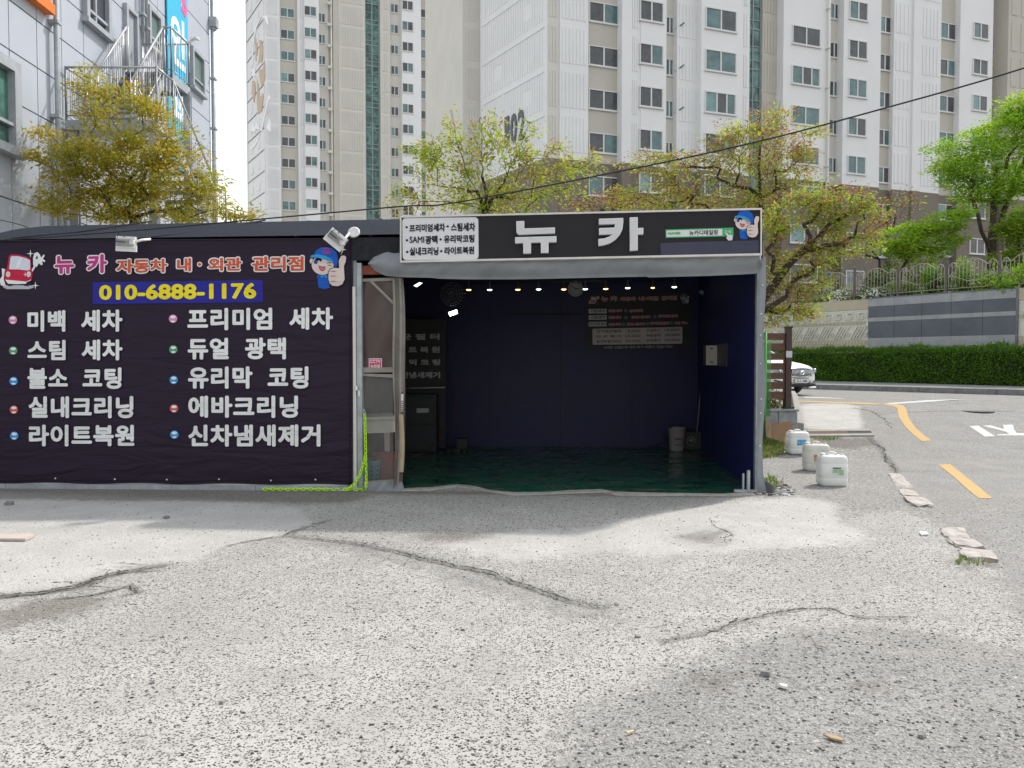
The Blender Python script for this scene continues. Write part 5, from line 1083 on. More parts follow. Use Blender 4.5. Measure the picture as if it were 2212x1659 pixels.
m.stext(lambda a, b: cyl(a, b, zb_=.185, hh=.034), 'CHEMICAL', 0, .04); m.stext(lambda a, b: cyl(a, b, zb_=.085, hh=.036, a0=R(-24), a1=R(24)), 'GUYS', 0, .04); m.stext(lambda a, b: cyl(a, b, zb_=.138, hh=.022, a0=R(-42), a1=R(42)), '★ ━━ ★', 0, .02)
m.build('lettering', M['black'], BK)
q = FI.at(1512, 972, .35); CB2 = thing('black_crate', 'black box with round white emblem beside the off-white bucket', 'box', (q.x,q.y,.02)); s = FI.S(1512, .3)
m = MB(); m.fbox(FI, s-.34, s+.2, .08, .42, .02, .33); m.build('body', M['black'], CB2, bevel=.012)
m = MB(); uc = Vector((s-.18, .17)); ringp = [FI.pt(s-.16+.075*math.cos(t), .426, .17+.075*math.sin(t)) for t in [k*math.pi/12 for k in range(24)]]; m.tube(ringp, .003, 4, closed=True); m.stext(lambda a, b: FI.pt(s-.20+.08*a, .426, .165+.045*b), 'AC', 0, .04); m.build('emblem', M['po_txt'], CB2)
m = MB(); hp = [FI.at(1395,967,.25), FI.at(1415,964,.3), FI.at(1432,955,.4), FI.at(1440,943,.45), FI.at(1443,930,.45), FI.at(1450,922,.52)]; m.tube(hp, .012, 8); tag(m.build('hose', M['black_rubber']), 'black hose running along the back wall and over the bucket', 'hose')
m = MB(); hp = [FI.at(975,800,.1), FI.at(982,870,.12), FI.at(975,915,.5), FI.at(950,945,.9), FI.at(915,965,1.2), FI.at(890,975,1.5)]; hp[-1].z = hp[-2].z = .03; m.tube(hp, .007, 6); tag(m.build('power_cord', mat('dull_red_cord', (.12,.04,.04), .6)), 'thin reddish cord looping down beside the dark cabinet', 'cord')
m = MB(); q = FI.at(967, 965, .75); q.z = .03; m.tube([q, q+FI.d*.3], .055, 12); m.tube([q+Vector((0,0,.05)), q+Vector((.05,0,.28))], .012, 6); m.box(q+Vector((.25,0,.12)), (.16,.14,.16)); 
for dx in (.02,.28): m.lathe([(.04,-.02),(.04,.02)], q+FI.d*dx+FI.n*.09, FI.n, 12)
tag(m.build('vacuum_cleaner', M['po_dark']), 'small dark wheeled cleaning machine on the floor beside the cabinet', 'cleaner')
# ================================================================== retaining wall with stone panels
def uvp(x, y): return (1618.4+x*.2684, 466.3+y*.2684)
M['gran'] = mat('grey_granite', (.34,.345,.36), .7, .14, 3); M['slate'] = mat('dark_slate', (.095,.105,.125), .6, .35, 1.3, col2=(.135,.148,.175)); M['wcream'] = mat('cream_cast_concrete', (.66,.645,.57), .85, .08, .8); M['wtan'] = mat('tan_cast_concrete', (.46,.42,.31), .85, .1, .8)
RW = thing('retaining_wall', 'patterned cream retaining wall with a grey and dark slate stone section behind the hedge', 'wall', FW.pt(-3,0,.6)); WS = -5.0; zT = 3.80
m = MB(); m.fbox(FW, WS, 0, -.3, .02, .3, 2.35-.40); m.build('plinth', M['slate'], RW)
pan = [WS+i*1.0 for i in range(5)]
m = MB()
for s in pan:
    for z0, z1 in ((2.03,2.345),(2.955,3.095),(3.515,3.80)): m.fbox(FW, s+.004, s+.996, -.3, .03, z0, z1)
m.fbox(FW, WS, 0, -.3, .024, 1.955, 2.028); m.build('granite_course', M['gran'], RW)
for s in pan:
    for z0, z1 in ((2.348,2.952),(3.098,3.512)): mm = MB(); mm.fbox(FW, s+.006, s+.994, -.3, .026, z0, z1); mm.build('slate_panel', M['slate'], RW)
m = MB(); m.fbox(FW, .002, .06, -.3, .06, .3, 3.84); m.fbox(FW, WS-.02, 0, -.34, .05, 3.803, 3.835); m.build('edge_trim', M['dark_steel'], RW)
def relief(name, a, b):
    m = MB(); m.fbox(FW, a, b, -.3, -.012, .3, zT-.02, 0); m.fbox(FW, a, b, -.3, .03, 3.43, zT, 1)                 # cap course
    z = 3.0; m.fbox(FW, a, b, -.012, .012, 3.36, 3.40, 0); m.fbox(FW, a, b, -.012, .012, 2.99, 3.02, 0)
    w = .036; x = a+.06                                                                     # meander row
    def ln(p, q): 
        d = Vector((q[0]-p[0], q[1]-p[1])); n = Vector((-d.y, d.x)).normalized()*(w/2)
        m.spoly(FW, [(p[0]+n.x, p[1]+n.y),(p[0]-n.x, p[1]-n.y),(q[0]-n.x, q[1]-n.y),(q[0]+n.x, q[1]+n.y)], -.012, .06, 0)
    x = b-.46
    while x > a+.05:
        ln((x,3.08),(x+.24,3.08)); ln((x+.24,3.08),(x+.24,3.17)); ln((x+.24,3.17),(x+.09,3.17)); ln((x+.09,3.30),(x+.36,3.30)); ln((x+.09,3.17),(x+.09,3.30)); ln((x+.36,3.30),(x+.44,3.08)); x -= .46
    for z0, z1, st in ((2.86,2.965,.16),(2.00,2.10,.16),(1.55,1.66,.16)):
        x = a
        while x < b-.1: m.fbox(FW, x+.008, x+st-.012, -.012, .016, z0, z1, 1); x += st
    m.fbox(FW, a, b, -.012, .008, 2.815, 2.84, 0); m.fbox(FW, a, b, -.012, .008, 2.30, 2.325, 0)
    x = b-.70                                                                              # slanted fields with stepped lines and diamonds
    while x > a+.05:
        ln((x,2.335),(x+.28,2.81))
        for q in (.09, .20):
            px, pz = x+q, 2.36
            for k in range(4): ln((px,pz),(px+.065,pz)); ln((px+.065,pz),(px+.075,pz+.11)); px += .075; pz += .11
        ln((x+.36,2.335),(x+.64,2.81)); cx, cz = x+.61, 2.50
        ln((cx-.05,cz-.05),(cx-.02,cz+.07)); ln((cx-.02,cz+.07),(cx+.05,cz+.05)); ln((cx+.05,cz+.05),(cx+.02,cz-.07)); ln((cx+.02,cz-.07),(cx-.05,cz-.05)); x -= .70
    x = a
    m.fbox(FW, a, b, -.012, .004, 2.12, 2.28, 1)
    while x < b-.1: m.spoly(FW, [(x+.02,2.20),(x+.07,2.25),(x+.06,2.15)], .004, .02, 0); x += .13
    m.build(name, [M['wcream'], M['wtan']], RW, fix=False)
relief('patterned_panel', -15.5, WS-.002); relief('patterned_panel', .062, 3.4)
m = MB(); m.fbox(FW, -40, -15.502, -.3, 0, .3, zT); m.build('patterned_panel', M['wcream'], RW)
# ------------------------------------------------------------------ ornamental iron fence on the wall
M['iron'] = mat('beige_painted_iron', (.38,.345,.31), .6, .06); M['ironp'] = mat('brown_painted_iron', (.12,.10,.09), .6)
IF = thing('iron_fence', 'ornamental beige iron fence with arched scroll panels on top of the retaining wall', 'fence', FW.pt(-3,-.1,3.8))
pu = [1640,1700,1768,1843.7,1937.6,2041.7,2155.9]; psn = [FW.S(u, -.12) for u in pu]; psn += [psn[-1]+1.5, psn[-1]+3.0]
nF = -.12; zf = 3.84
for s in psn:
    m = MB(); m.fbox(FW, s-.035, s+.035, nF-.035, nF+.035, zf-.2, zf+1.12); m.lathe([(.03,1.12),(.045,1.15),(.04,1.19),(.01,1.215)], FW.pt(s,nF,zf), n=10); m.build('post', M['ironp'], IF)
def circ(s, z, r, n=12, a0=0, a1=2*math.pi): return [FW.pt(s+r*math.cos(a0+(a1-a0)*k/n), nF, z+r*math.sin(a0+(a1-a0)*k/n)) for k in range(n+(0 if a1-a0 > 6.2 else 1))]
for s0, s1 in zip(psn[:-1], psn[1:]):
    m = MB(); a, b = s0+.06, s1-.06; wd = b-a; e = wd*.19; r = .011
    def topz(x):
        t = (x-a)/wd
        if t < .19: return zf+.84+.15*math.sin(math.pi*t/.19)
        if t > .81: return zf+.84+.15*math.sin(math.pi*(1-t)/.19)
        return zf+.84+.24*math.sin(math.pi*(t-.19)/.62)
    m.tube([FW.pt(a,nF,zf+.12), FW.pt(b,nF,zf+.12)], .013, 6)
    m.tube([FW.pt(a+wd*i/48, nF, topz(a+wd*i/48)) for i in range(49)], .014, 6)
    m.tube([FW.pt(a+wd*i/24, nF, zf+.55-.22*math.sin(math.pi*i/24)**2) for i in range(25)], r, 5)
    m.tube([FW.pt(a+wd*.5,nF,zf-.1), FW.pt(a+wd*.5,nF,zf+.12)], .012, 5)
    nb = max(10, int(wd/.115))
    for i in range(nb+1): x = a+wd*i/nb; m.tube([FW.pt(x,nF,zf+.12), FW.pt(x,nF,topz(x))], .0085 if 0 < i < nb else .014, 5)
    for x in (a+e*.5, b-e*.5): m.tube(circ(x, zf+.62, .055), r, 5, closed=True); m.tube(circ(x, zf+.46, .05), r, 5, closed=True)
    m.tube(circ(a+wd*.5, zf+.86, .085), r, 5, closed=True); m.tube(circ(a+wd*.5, zf+.30, .07), r, 5, closed=True)
    for x in (a+e*.5, b-e*.5, a+wd*.5):
        for sg in (-1, 1):
            for zz in (.20, .88 if x != a+wd*.5 else .98): m.tube([FW.pt(x+sg*(.065+.05*math.cos(t)*(1-t/9)), nF, zf+zz+.05*math.sin(t)*(1-t/9)) for t in [k*.7 for k in range(9)]], .0085, 5)
    m.build('railing_panel', M['iron'], IF)
# ================================================================== foliage
def leaf_quad(V, F, p, d, up, L, w):
    d = d.normalized(); sd_ = d.cross(up)
    sd_ = sd_.normalized() if sd_.length > 1e-4 else d.orthogonal().normalized(); nrm = sd_.cross(d); k = len(V)
    V += [tuple(p), tuple(p+d*L*.45+sd_*w*.5+nrm*w*.12), tuple(p+d*L-nrm*L*.12), tuple(p+d*L*.45-sd_*w*.5+nrm*w*.12)]; F.append((k,k+1,k+2,k+3))
def rvec(r): 
    while True:
        v = Vector((r.uniform(-1,1), r.uniform(-1,1), r.uniform(-1,1)))
        if .05 < v.length < 1: return v.normalized()
def leaf_mesh(name, V, F, MI, mats, parent):
    me = bpy.data.meshes.new(name); me.from_pydata(V, [], F)
    for m in mats: me.materials.append(m)
    me.polygons.foreach_set('material_index', MI); me.update(); return link(name, me, parent)
M['bark'] = mat('grey_brown_bark', (.075,.055,.042), .9, .35, 9, .008, 30); M['bark2'] = mat('dark_brown_bark', (.055,.040,.032), .9, .35, 9)
def tree(name, label, base, fork, blobs, Y, natt, per, size, mats, wts, seed, group=None, bark='bark', depth=.75, spread=.26, flat=.45, r0=.10, step=.34, droop=0.0, cluster=.75, limbs=None, wfrac=.5):
    r = random.Random(seed); T = thing(name, label, 'tree', base, group); k = Y/FPX
    nodes = [Vector(base)]; par = [-1]
    def chain_to(i, q, jig=.05):
        a = nodes[i]; L = (q-a).length; n = max(1, int(L/step)); last = i
        for j in range(1, n+1):
            p = a.lerp(q, j/n)
            if j < n: p += rvec(r)*jig*min(1, L); p.z += .06*math.sin(math.pi*j/n)*min(1, L)
            nodes.append(p); par.append(last); last = len(nodes)-1
        return last
    top = chain_to(0, Vector(fork), .04)
    if limbs:
        for l in limbs:
            c = top
            for q in l: c = chain_to(c, Vector(q), .06)
    C = []; tot = sum((b[2]*b[3])**.8 for b in blobs)
    for (u, v, ru, rv) in blobs:
        n = max(3, int(natt*(ru*rv)**.8/tot)); c = P(u, v, Y)
        for _ in range(n):
            d = rvec(r)*(r.random()**.40); C.append(Vector((c.x+d.x*ru*k, c.y+d.y*min(ru, 110)*k*depth, c.z+d.z*rv*k)))
    f = Vector(fork); C.sort(key=lambda p: (p-f).length)
    ends = []
    arr = np.array([n[:] for n in nodes]); 
    for p in C:
        arr = np.array([n[:] for n in nodes]) if len(arr) != len(nodes) else arr
        d = np.linalg.norm(arr-np.array(p[:]), axis=1)+.30*np.linalg.norm(arr-np.array(f[:]), axis=1)+np.where(arr[:,2] > p.z+.1, .5, 0)
        d[0] += 99; i = int(np.argmin(d)); ends.append(chain_to(i, p))
    n = len(nodes); rad = [0.0]*n; kids = [[] for _ in range(n)]
    for i in range(1, n): kids[par[i]].append(i)
    for i in range(n-1, -1, -1):
        rad[i] = .0042 if not kids[i] else sum(rad[j]**2.25 for j in kids[i])**(1/2.25)
    sc = r0/rad[0]; rad = [max(.0035, x*(sc if x > .012 else min(sc, 1.1))) for x in rad]
    m = MB(); done = set(); order = sorted((i for i in range(n) if not kids[i]), key=lambda i: -i)
    for e_ in order:
        ch = [e_]; 
        while par[ch[-1]] >= 0 and ch[-1] not in done: done.add(ch[-1]); ch.append(par[ch[-1]])
        if len(ch) > 1:
            ch = ch[::-1]; big = max(rad[i] for i in ch[1:])
            m.tube([nodes[i] for i in ch], [min(rad[i], rad[ch[1]]*1.15) for i in ch], 8 if big > .05 else 5 if big > .015 else 3, cap=False)
    m.build('trunk', M[bark], T, fix=False)
    V = []; F = []; MI = []; cand = [i for i in range(n) if rad[i] < .02 and i > 3]
    endset = ends
    for e_ in endset:
        fav = r.choices(range(len(mats)), wts)[0]; p0 = nodes[e_]; pp = nodes[par[e_]]; g = nodes[par[par[e_]]] if par[par[e_]] >= 0 else pp
        out = (p0-f); out.z *= .3; out = out.normalized() if out.length > .01 else Vector((0,0,1))
        K = int(per*r.uniform(.55, 1.35))
        for _ in range(K):
            t = r.random(); b = p0.lerp(pp, t*1.4) if t < .7 else pp.lerp(g, (t-.7)*3)
            a = r.uniform(0, 2*math.pi); q = spread*math.sqrt(r.random())
            o = b+Vector((math.cos(a)*q, math.sin(a)*q, r.gauss(0, spread*flat*.5)-droop*q))
            d = (o-b)*.8+out*.12+rvec(r)*.10; d.z -= r.uniform(0,.06)+droop*.2
            up = Vector((r.gauss(0,.45), r.gauss(0,.45), 1)); L = size*r.uniform(.65, 1.35)
            mi = fav if r.random() < cluster else r.choices(range(len(mats)), wts)[0]
            leaf_quad(V, F, o, d, up, L, L*wfrac); MI.append(mi)
    leaf_mesh('crown', V, F, MI, mats, T); return T
LO = [leafmat('olive_leaf', (.44,.38,.04), (.56,.47,.06)), leafmat('ochre_leaf', (.46,.32,.05), (.54,.37,.06)), leafmat('mid_green_leaf', (.31,.33,.035), (.42,.42,.05))]
LY = [leafmat('fresh_yellow_green_leaf', (.42,.50,.05), (.54,.60,.08)), leafmat('spring_green_leaf', (.30,.40,.04), (.40,.50,.055)), leafmat('russet_seed', (.36,.18,.085), (.44,.26,.13)), leafmat('tan_young_leaf', (.46,.37,.11), (.54,.42,.14))]
LG = [leafmat('bright_green_leaf', (.25,.46,.025), (.36,.58,.04)), leafmat('lime_leaf', (.42,.60,.045), (.52,.66,.07)), leafmat('deep_green_leaf', (.13,.29,.022), (.20,.38,.03))]
LD = [leafmat('shrub_green_leaf', (.10,.16,.035), (.17,.23,.055)), leafmat('shrub_light_leaf', (.20,.30,.04), (.30,.40,.07)), leafmat('shrub_dark_leaf', (.03,.06,.015), (.06,.09,.02))]
def up_to(u, v, Y, z0=0.0): p = P(u, v, Y); return p, Vector((p.x, p.y, z0))
# left tree before the metal building
f_, b_ = up_to(288, 470, 14.9); b_ = b_+Vector((.1,.1,0))
tree('maple_tree', 'olive and ochre leaved spreading tree in front of the metal clad building', b_, f_, [(195,225,40,60),(300,270,100,85),(150,330,85,70),(210,370,90,70),(310,380,170,95),(400,440,110,50),(120,420,60,48),(505,462,75,18),(192,172,12,28),(380,330,60,60),(250,430,120,50),(100,345,45,14),(440,400,55,30),(300,220,25,35),(255,200,10,30),(90,280,25,20)],
     14.9, 350, 58, .078, LO, (5,1.6,3.6), 11, None, 'bark2', .8, .25, .40, .075, .32)
# pale trees behind the booth
f_, b_ = up_to(1048, 455, 16.6)
tree('young_cherry_tree', 'yellow-green tree with upright shoots rising above the left half of the shop sign', b_, f_, [(985,330,65,60),(1050,330,60,70),(1130,345,50,40),(925,350,60,45),(1190,370,80,50),(1000,420,130,50),(1265,350,60,28),(1130,430,140,45),(870,430,45,40),(978,258,9,40),(1068,262,9,40),(1030,268,9,26),(900,315,40,14),(1150,275,20,30),(1215,330,25,25)],
     16.6, 280, 25, .09, LY, (6,4,2.2,1.0), 23, 'trees behind the booth', 'bark2', .7, .20, .7, .085, .30, limbs=[[P(1010,380,16.4), P(985,300,16.2), P(976,238,16.2)], [P(1095,380,16.8), P(1078,310,16.9), P(1068,240,16.9)], [P(1040,330,16.5), P(1036,255,16.4)]])
f_, b_ = up_to(1644, 430, 17.2); b_ += Vector((0,.2,.45))
tree('spreading_tree', 'wide yellow-green and russet tree with layered branches above the right half of the shop sign', b_, f_, [(1640,330,100,70),(1540,345,90,50),(1440,365,60,40),(1720,310,65,50),(1672,250,45,32),(1585,290,60,35),(1500,425,130,45),(1710,400,80,50),(1385,350,45,30),(1410,440,85,35),(1760,285,30,18),(1600,440,110,40),(1340,420,40,35)],
     17.2, 440, 30, .076, [LY[0],LY[1],LY[2],LY[3]], (4.6,3,5.4,1.6), 31, 'trees behind the booth', 'bark2', .8, .24, .42, .075, .32, limbs=[[P(1640,360,17.2), P(1650,290,17.1)], [P(1560,390,17.0)]])
f_, b_ = up_to(1622, 690, 15.4, .25)
tree('leaning_tree', 'leaning russet and green tree spreading over the wooden fence right of the shop sign', b_, f_, [(1735,465,95,55),(1830,425,60,35),(1770,430,50,30),(1700,560,70,50),(1825,455,70,45),(1885,445,40,28),(1690,640,45,45),(1765,610,55,32),(1745,680,45,22),(1850,515,55,40),(1785,545,75,40),(1905,480,25,20),(1680,690,35,25),(1670,480,40,50)],
     15.4, 360, 29, .072, [LY[1],LY[0],LY[2],LG[2]], (3.2,3,5,1.0), 47, 'trees behind the booth', 'bark2', .65, .21, .42, .10, .30, limbs=[[P(1690,590,15.4), P(1760,520,15.4), P(1830,465,15.5)], [P(1700,640,15.2)]])
# trees on the estate side, beyond the fence
f_, b_ = up_to(2142, 560, 31.5, 3.6)
tree('zelkova_tree', 'bright green zelkova tree with forked trunk at the right edge, beyond the iron fence', b_, f_, [(2130,320,95,50),(2065,330,55,30),(2190,260,60,60),(2190,400,70,40),(2075,385,60,25),(2120,420,70,28),(2240,340,70,90),(2040,368,35,14),(2210,235,35,35)],
     31.5, 340, 58, .14, LG, (5,4,2.5), 53, 'trees beyond the iron fence', 'bark', .8, .45, .30, .17, .55, limbs=[[P(2120,500,31.3), P(2095,420,31.2)], [P(2160,490,31.6), P(2190,390,31.8)], [P(2145,480,31.5), P(2150,380,31.5)]])
f_, b_ = up_to(1945, 590, 30.5, 3.6)
tree('young_maple_tree', 'low light green layered tree beyond the iron fence, left of the forked zelkova', b_, f_, [(1965,505,55,22),(2025,480,60,22),(2060,455,30,16),(1990,540,70,25),(1925,530,40,20),(2050,510,40,20)], 30.5, 170, 46, .14, [LG[0],LG[1],LD[1]], (4,2,2), 59, 'trees beyond the iron fence', 'bark', .8, .38, .28, .07, .5)
f_, b_ = up_to(2215, 575, 30, 3.6)
tree('young_maple_tree', 'dense yellow-green tree at the right picture edge below the zelkova crown', b_, f_, [(2195,500,45,30),(2200,550,50,25),(2225,470,50,30)], 30, 150, 55, .14, [LD[1],LG[0],LY[1]], (4,3,2), 61, 'trees beyond the iron fence', 'bark', .8, .38, .35, .07, .5)
f_, b_ = up_to(1900, 560, 33, 3.6)
tree('bare_tree', 'sparse brown twiggy tree in front of the brown base of the tower', b_, f_, [(1890,490,50,40),(1930,440,40,40),(1960,430,30,30),(1865,530,30,25)], 33, 150, 5, .12, [LY[2],LY[1]], (2,1), 67, 'trees beyond the iron fence', 'bark2', .8, .35, .6, .06, .5)
f_, b_ = up_to(1315, 470, 21); b_.z = 0
tree('bare_tree', 'bare brown twiggy tree between the two yellow-green trees above the sign', b_, f_, [(1315,425,50,30),(1280,440,40,20),(1350,440,40,20),(1240,440,35,20)], 21, 130, 6, .09, [LY[2],LY[0]], (3,1), 71, None, 'bark2', .8, .22, .6, .06, .4)
# shrubs along the iron fence
def shrub(name, label, u, vtop, s_n, hgt, rad, mats, wts, n, size, seed, group='shrubs along the iron fence', base=3.62, flowers=None):
    r = random.Random(seed); s = FW.S(u, s_n); o = FW.pt(s, s_n, base); T = thing(name, label, 'shrub', o, group)
    m = MB()
    for _ in range(9): d = rvec(r); m.tube([o, o+Vector((d.x*rad*.4, d.y*rad*.4, hgt*.5)), o+Vector((d.x*rad*.8, d.y*rad*.8, hgt*r.uniform(.6,.95)))], [.02,.012,.005], 5)
    m.build('stem', M['bark2'], T); V = []; F = []; MI = []; lob = [(rvec(r), r.uniform(.55, 1.0)) for _ in range(9)]
    for _ in range(n):
        d = rvec(r); l, q = r.choice(lob); c = Vector((l.x*rad*.55, l.y*rad*.55, hgt*(.5+.32*l.z))); rr = rad*.52*q*r.random()**.35
        p = o+c+Vector((d.x*rr, d.y*rr, d.z*rr*min(1.2, hgt/rad*.6))); p.z = max(p.z, base+.05)
        leaf_quad(V, F, p, d+rvec(r)*.7, rvec(r)+Vector((0,0,.8)), size*r.uniform(.6,1.3), size*.55); MI.append(r.choices(range(len(mats)), wts)[0])
    leaf_mesh('foliage', V, F, MI, mats, T)
    if flowers is not None:
        V = []; F = []
        for _ in range(150):
            d = rvec(r); d.y = -abs(d.y); p = o+Vector((d.x*rad*1.0, d.y*rad*.9, hgt*(.45+.4*d.z)))
            for k in range(3): leaf_quad(V, F, p, rvec(r), rvec(r), .07, .06)
        leaf_mesh('blossom', V, F, [0]*len(F), [flowers], T)
WF = leafmat('white_petal', (.70,.70,.70), (.78,.78,.76), .2)
shrub('evergreen_shrub', 'tall grey-green shrub behind the iron fence below the light green layered tree', 1900, 560, -1.5, 1.75, 1.1, [LD[0],LD[2],LD[1]], (4,2,2), 2600, .11, 1)
shrub('evergreen_shrub', 'grey-green shrub behind the fence in the middle, beside a window of the brown tower base', 1992, 550, -1.9, 2.0, 1.0, [LD[0],LD[1]], (3,2), 2300, .11, 2)
shrub('laurel_shrub', 'upright bright green shrub poking through the fence left of its tallest post', 2012, 600, -.45, 1.25, .55, [LG[2],LD[1]], (3,2), 1500, .10, 3)
shrub('laurel_shrub', 'upright green shrub between the tallest post and the big scroll arch', 2075, 590, -.7, 1.5, .55, [LG[2],LG[0],LD[1]], (3,1,2), 1300, .10, 4)
shrub('laurel_shrub', 'yellow-green shrub behind the scroll arch', 2110, 620, -.5, .85, .7, [LG[0],LD[1],LY[1]], (2,3,1), 1300, .10, 5)
shrub('laurel_shrub', 'leafy green shrub overhanging the fence at the right picture edge', 2195, 590, -.35, 1.1, .85, [LG[2],LG[0],LD[1]], (3,2,2), 2000, .10, 6)
shrub('laurel_shrub', 'dark leafy shrub low behind the last fence post on the right', 2150, 620, -1.1, 1.0, .9, [LD[0],LD[1],LG[2]], (3,2,2), 1500, .10, 7)
shrub('azalea_bush', 'low white flowering bush at the fence foot where the stone panels begin', 1900, 650, -.6, .7, .75, [LD[0],LD[1]], (2,2), 1300, .09, 8, flowers=WF)
shrub('azalea_bush', 'white flowering bush behind the fence, further left under the russet branches', 1835, 660, -.8, .8, .9, [LD[0],LD[1]], (2,2), 1400, .09, 9, flowers=WF)
shrub('laurel_shrub', 'dark green shrub behind the fence farthest left beneath the russet tree', 1765, 650, -1.0, 1.2, 1.1, [LD[0],LD[1],LG[2]], (3,2,1), 1700, .10, 10)
shrub('laurel_shrub', 'mid green shrub behind the fence post next to the azaleas', 1948, 640, -.8, .8, .8, [LD[1],LG[2]], (3,2), 1300, .10, 12)
# ------------------------------------------------------------------ clipped hedge in front of the wall
H0 = Vector((11.76,29.5)); H1 = Vector((15.5,23.3)); hd = (H1-H0).normalized(); FH = Frame(H0, hd)
HG = [leafmat('hedge_leaf', (.09,.20,.02), (.15,.31,.033)), leafmat('hedge_dark_leaf', (.06,.145,.016), (.10,.22,.025)), leafmat('hedge_tip_leaf', (.17,.33,.03), (.24,.42,.045))]  # main, darker and lighter leaf tones, mixed at random over the hedge
HT = thing('hedge', 'long clipped dark green hedge along the pavement below the retaining wall', 'hedge', FH.pt(3.6, 0, .75)); hl0, hl1, hh = -9.0, 12.0, 1.16; m = MB()
rr_ = random.Random(5)
m.fbox(FH, hl0, hl1, -.70, -.10, .7, .75+hh-.12); m.build('branch_core', mat('dark_twig_mass', (.018,.028,.010), .95, .4, 12), HT)
V = []; F = []; MI = []
for _ in range(52000):
    s = rr_.uniform(hl0, hl1); q = rr_.random()
    wob = .05*math.sin(s*2.3)+.04*math.sin(s*5.1+1)
    if q < .68: z = .78+hh*rr_.random(); n = rr_.gauss(-.04, .05)+wob*.6+.05*math.sin(z*7+s*3); o = FH.n
    else: z = .75+hh+wob*.9+rr_.gauss(-.03,.035)+.025*math.sin(s*9)+(rr_.random()**8)*.12; n = rr_.uniform(-.8, .02); o = Vector((0,0,1))
    d = o*.7+rvec(rr_)*.8+Vector((0,0,.25)); L = .075*rr_.uniform(.6, 1.4); leaf_quad(V, F, FH.pt(s, n, z), d, rvec(rr_)+FH.n*.5, L, L*.42); MI.append(rr_.choices((0,1,2), (5,2.5,2))[0])
leaf_mesh('foliage', V, F, MI, HG, HT)
# ================================================================== wooden fence, planter, mesh fence, boxes
M['wood'] = mat('brown_stained_board', (.115,.058,.036), .7, .3, 3, .003, 30, stretch=(1,1,9)); M['woodp'] = mat('dark_brown_post', (.060,.034,.030), .6, .15, 4); M['block'] = mat('grey_stone_block', (.28,.29,.29), .8, .3, 5, .006, 20)
Yp = 14.05; c5 = lambda x, y: ((2950+x/3.3175)/1.8228, (1250+y/3.3175)/1.8228)
zg = float(terrain(4.8, Yp)); FP_ = Frame((P(1690,900,Yp).x, Yp), (1, .02))
S5 = lambda x, y, n=0: FP_.uv(*c5(x, y), n)
WFc = thing('wooden_fence', 'brown horizontal board fence panel with a square post on the stone planter', 'fence', FP_.pt(0,0,.8)); s0, s1 = S5(130, 200)[0], S5(470, 200)[0]
for y0, y1 in ((205,296),(338,432),(468,555),(595,682),(720,805),(842,935),(968,1060)):
    m = MB(); m.fbox(FP_, s0, s1, -.012, .014, S5(300,y1)[1], S5(300,y0)[1]); m.build('board', M['wood'], WFc, bevel=.004)
a, b = S5(470, 500)[0], S5(545, 500)[0]; m = MB(); m.fbox(FP_, a, b, -.05, .05, S5(500,1170)[1], S5(500,140)[1], 0); m.fbox(FP_, a-.01, b+.01, -.06, .06, S5(500,142)[1], S5(500,118)[1], 1); m.fbox(FP_, a-.03, b+.05, -.07, .07, S5(500,1192)[1]+.002, S5(500,1165)[1], 1); m.build('post', [M['woodp'], M['black']], WFc, bevel=.004)
m = MB(); m.fbox(FP_, S5(450,300)[0], S5(462,300)[0], -.014, .012, S5(300,1165)[1], S5(300,210)[1]); m.build('batten', M['black'], WFc)
m = MB(); m.fbox(FP_, a-.003, b+.003, .05, .053, S5(500,523)[1], S5(500,438)[1]); m.build('notice', mat('grey_paper_notice', (.50,.51,.52), .7), WFc)
PL = thing('stone_planter', 'low grey stone block planter carrying the brown board fence', 'planter', FP_.pt(0,0,zg)); zt = S5(400,1192)[1]; s0, s1 = S5(180,1300)[0], S5(602,1300)[0]
m = MB(); n = 3; h = zt-.05-zg+.05
for r_ in range(2):
    x = s0+(-.22 if r_ else 0)
    while x < s1:
        e = min(x+.46, s1); 
        if e-max(x, s0) > .03: m.fbox(FP_, max(x, s0)+.006, e-.006, -.14, .12, zg-.05+r_*h/2+.004, zg-.05+(r_+1)*h/2-.004)
        x += .46
m.build('block_course', M['block'], PL, bevel=.008)
m = MB(); m.fbox(FP_, s0+.01, s1-.01, -.13, .105, zg-.1, zt-.055); m.build('mortar', M['dark_steel'], PL); m = MB(); m.fbox(FP_, s0-.02, s1+.02, -.15, .135, zt-.046, zt); m.build('coping', M['block'], PL, bevel=.01)
gr_ = random.Random(2); V = []; F = []; MI = []
for _ in range(900):
    s = gr_.uniform(s0-.1, S5(470,1100)[0]); p = FP_.pt(s, gr_.uniform(-.35,-.05), zt+gr_.random()**1.5*.32); leaf_quad(V, F, p, rvec(gr_), rvec(gr_)+Vector((0,0,1)), .06, .025); MI.append(gr_.choice((0,1,1)))
me_ = bpy.data.meshes.new('ground_shrub'); me_.from_pydata(V, [], F); 
for x in (LD[0], leafmat('dry_straw_leaf', (.20,.15,.06), (.30,.24,.10))): me_.materials.append(x)
me_.polygons.foreach_set('material_index', MI); tag(link('low_shrub', me_), 'dry low shrub in the planter under the brown boards', 'shrub')
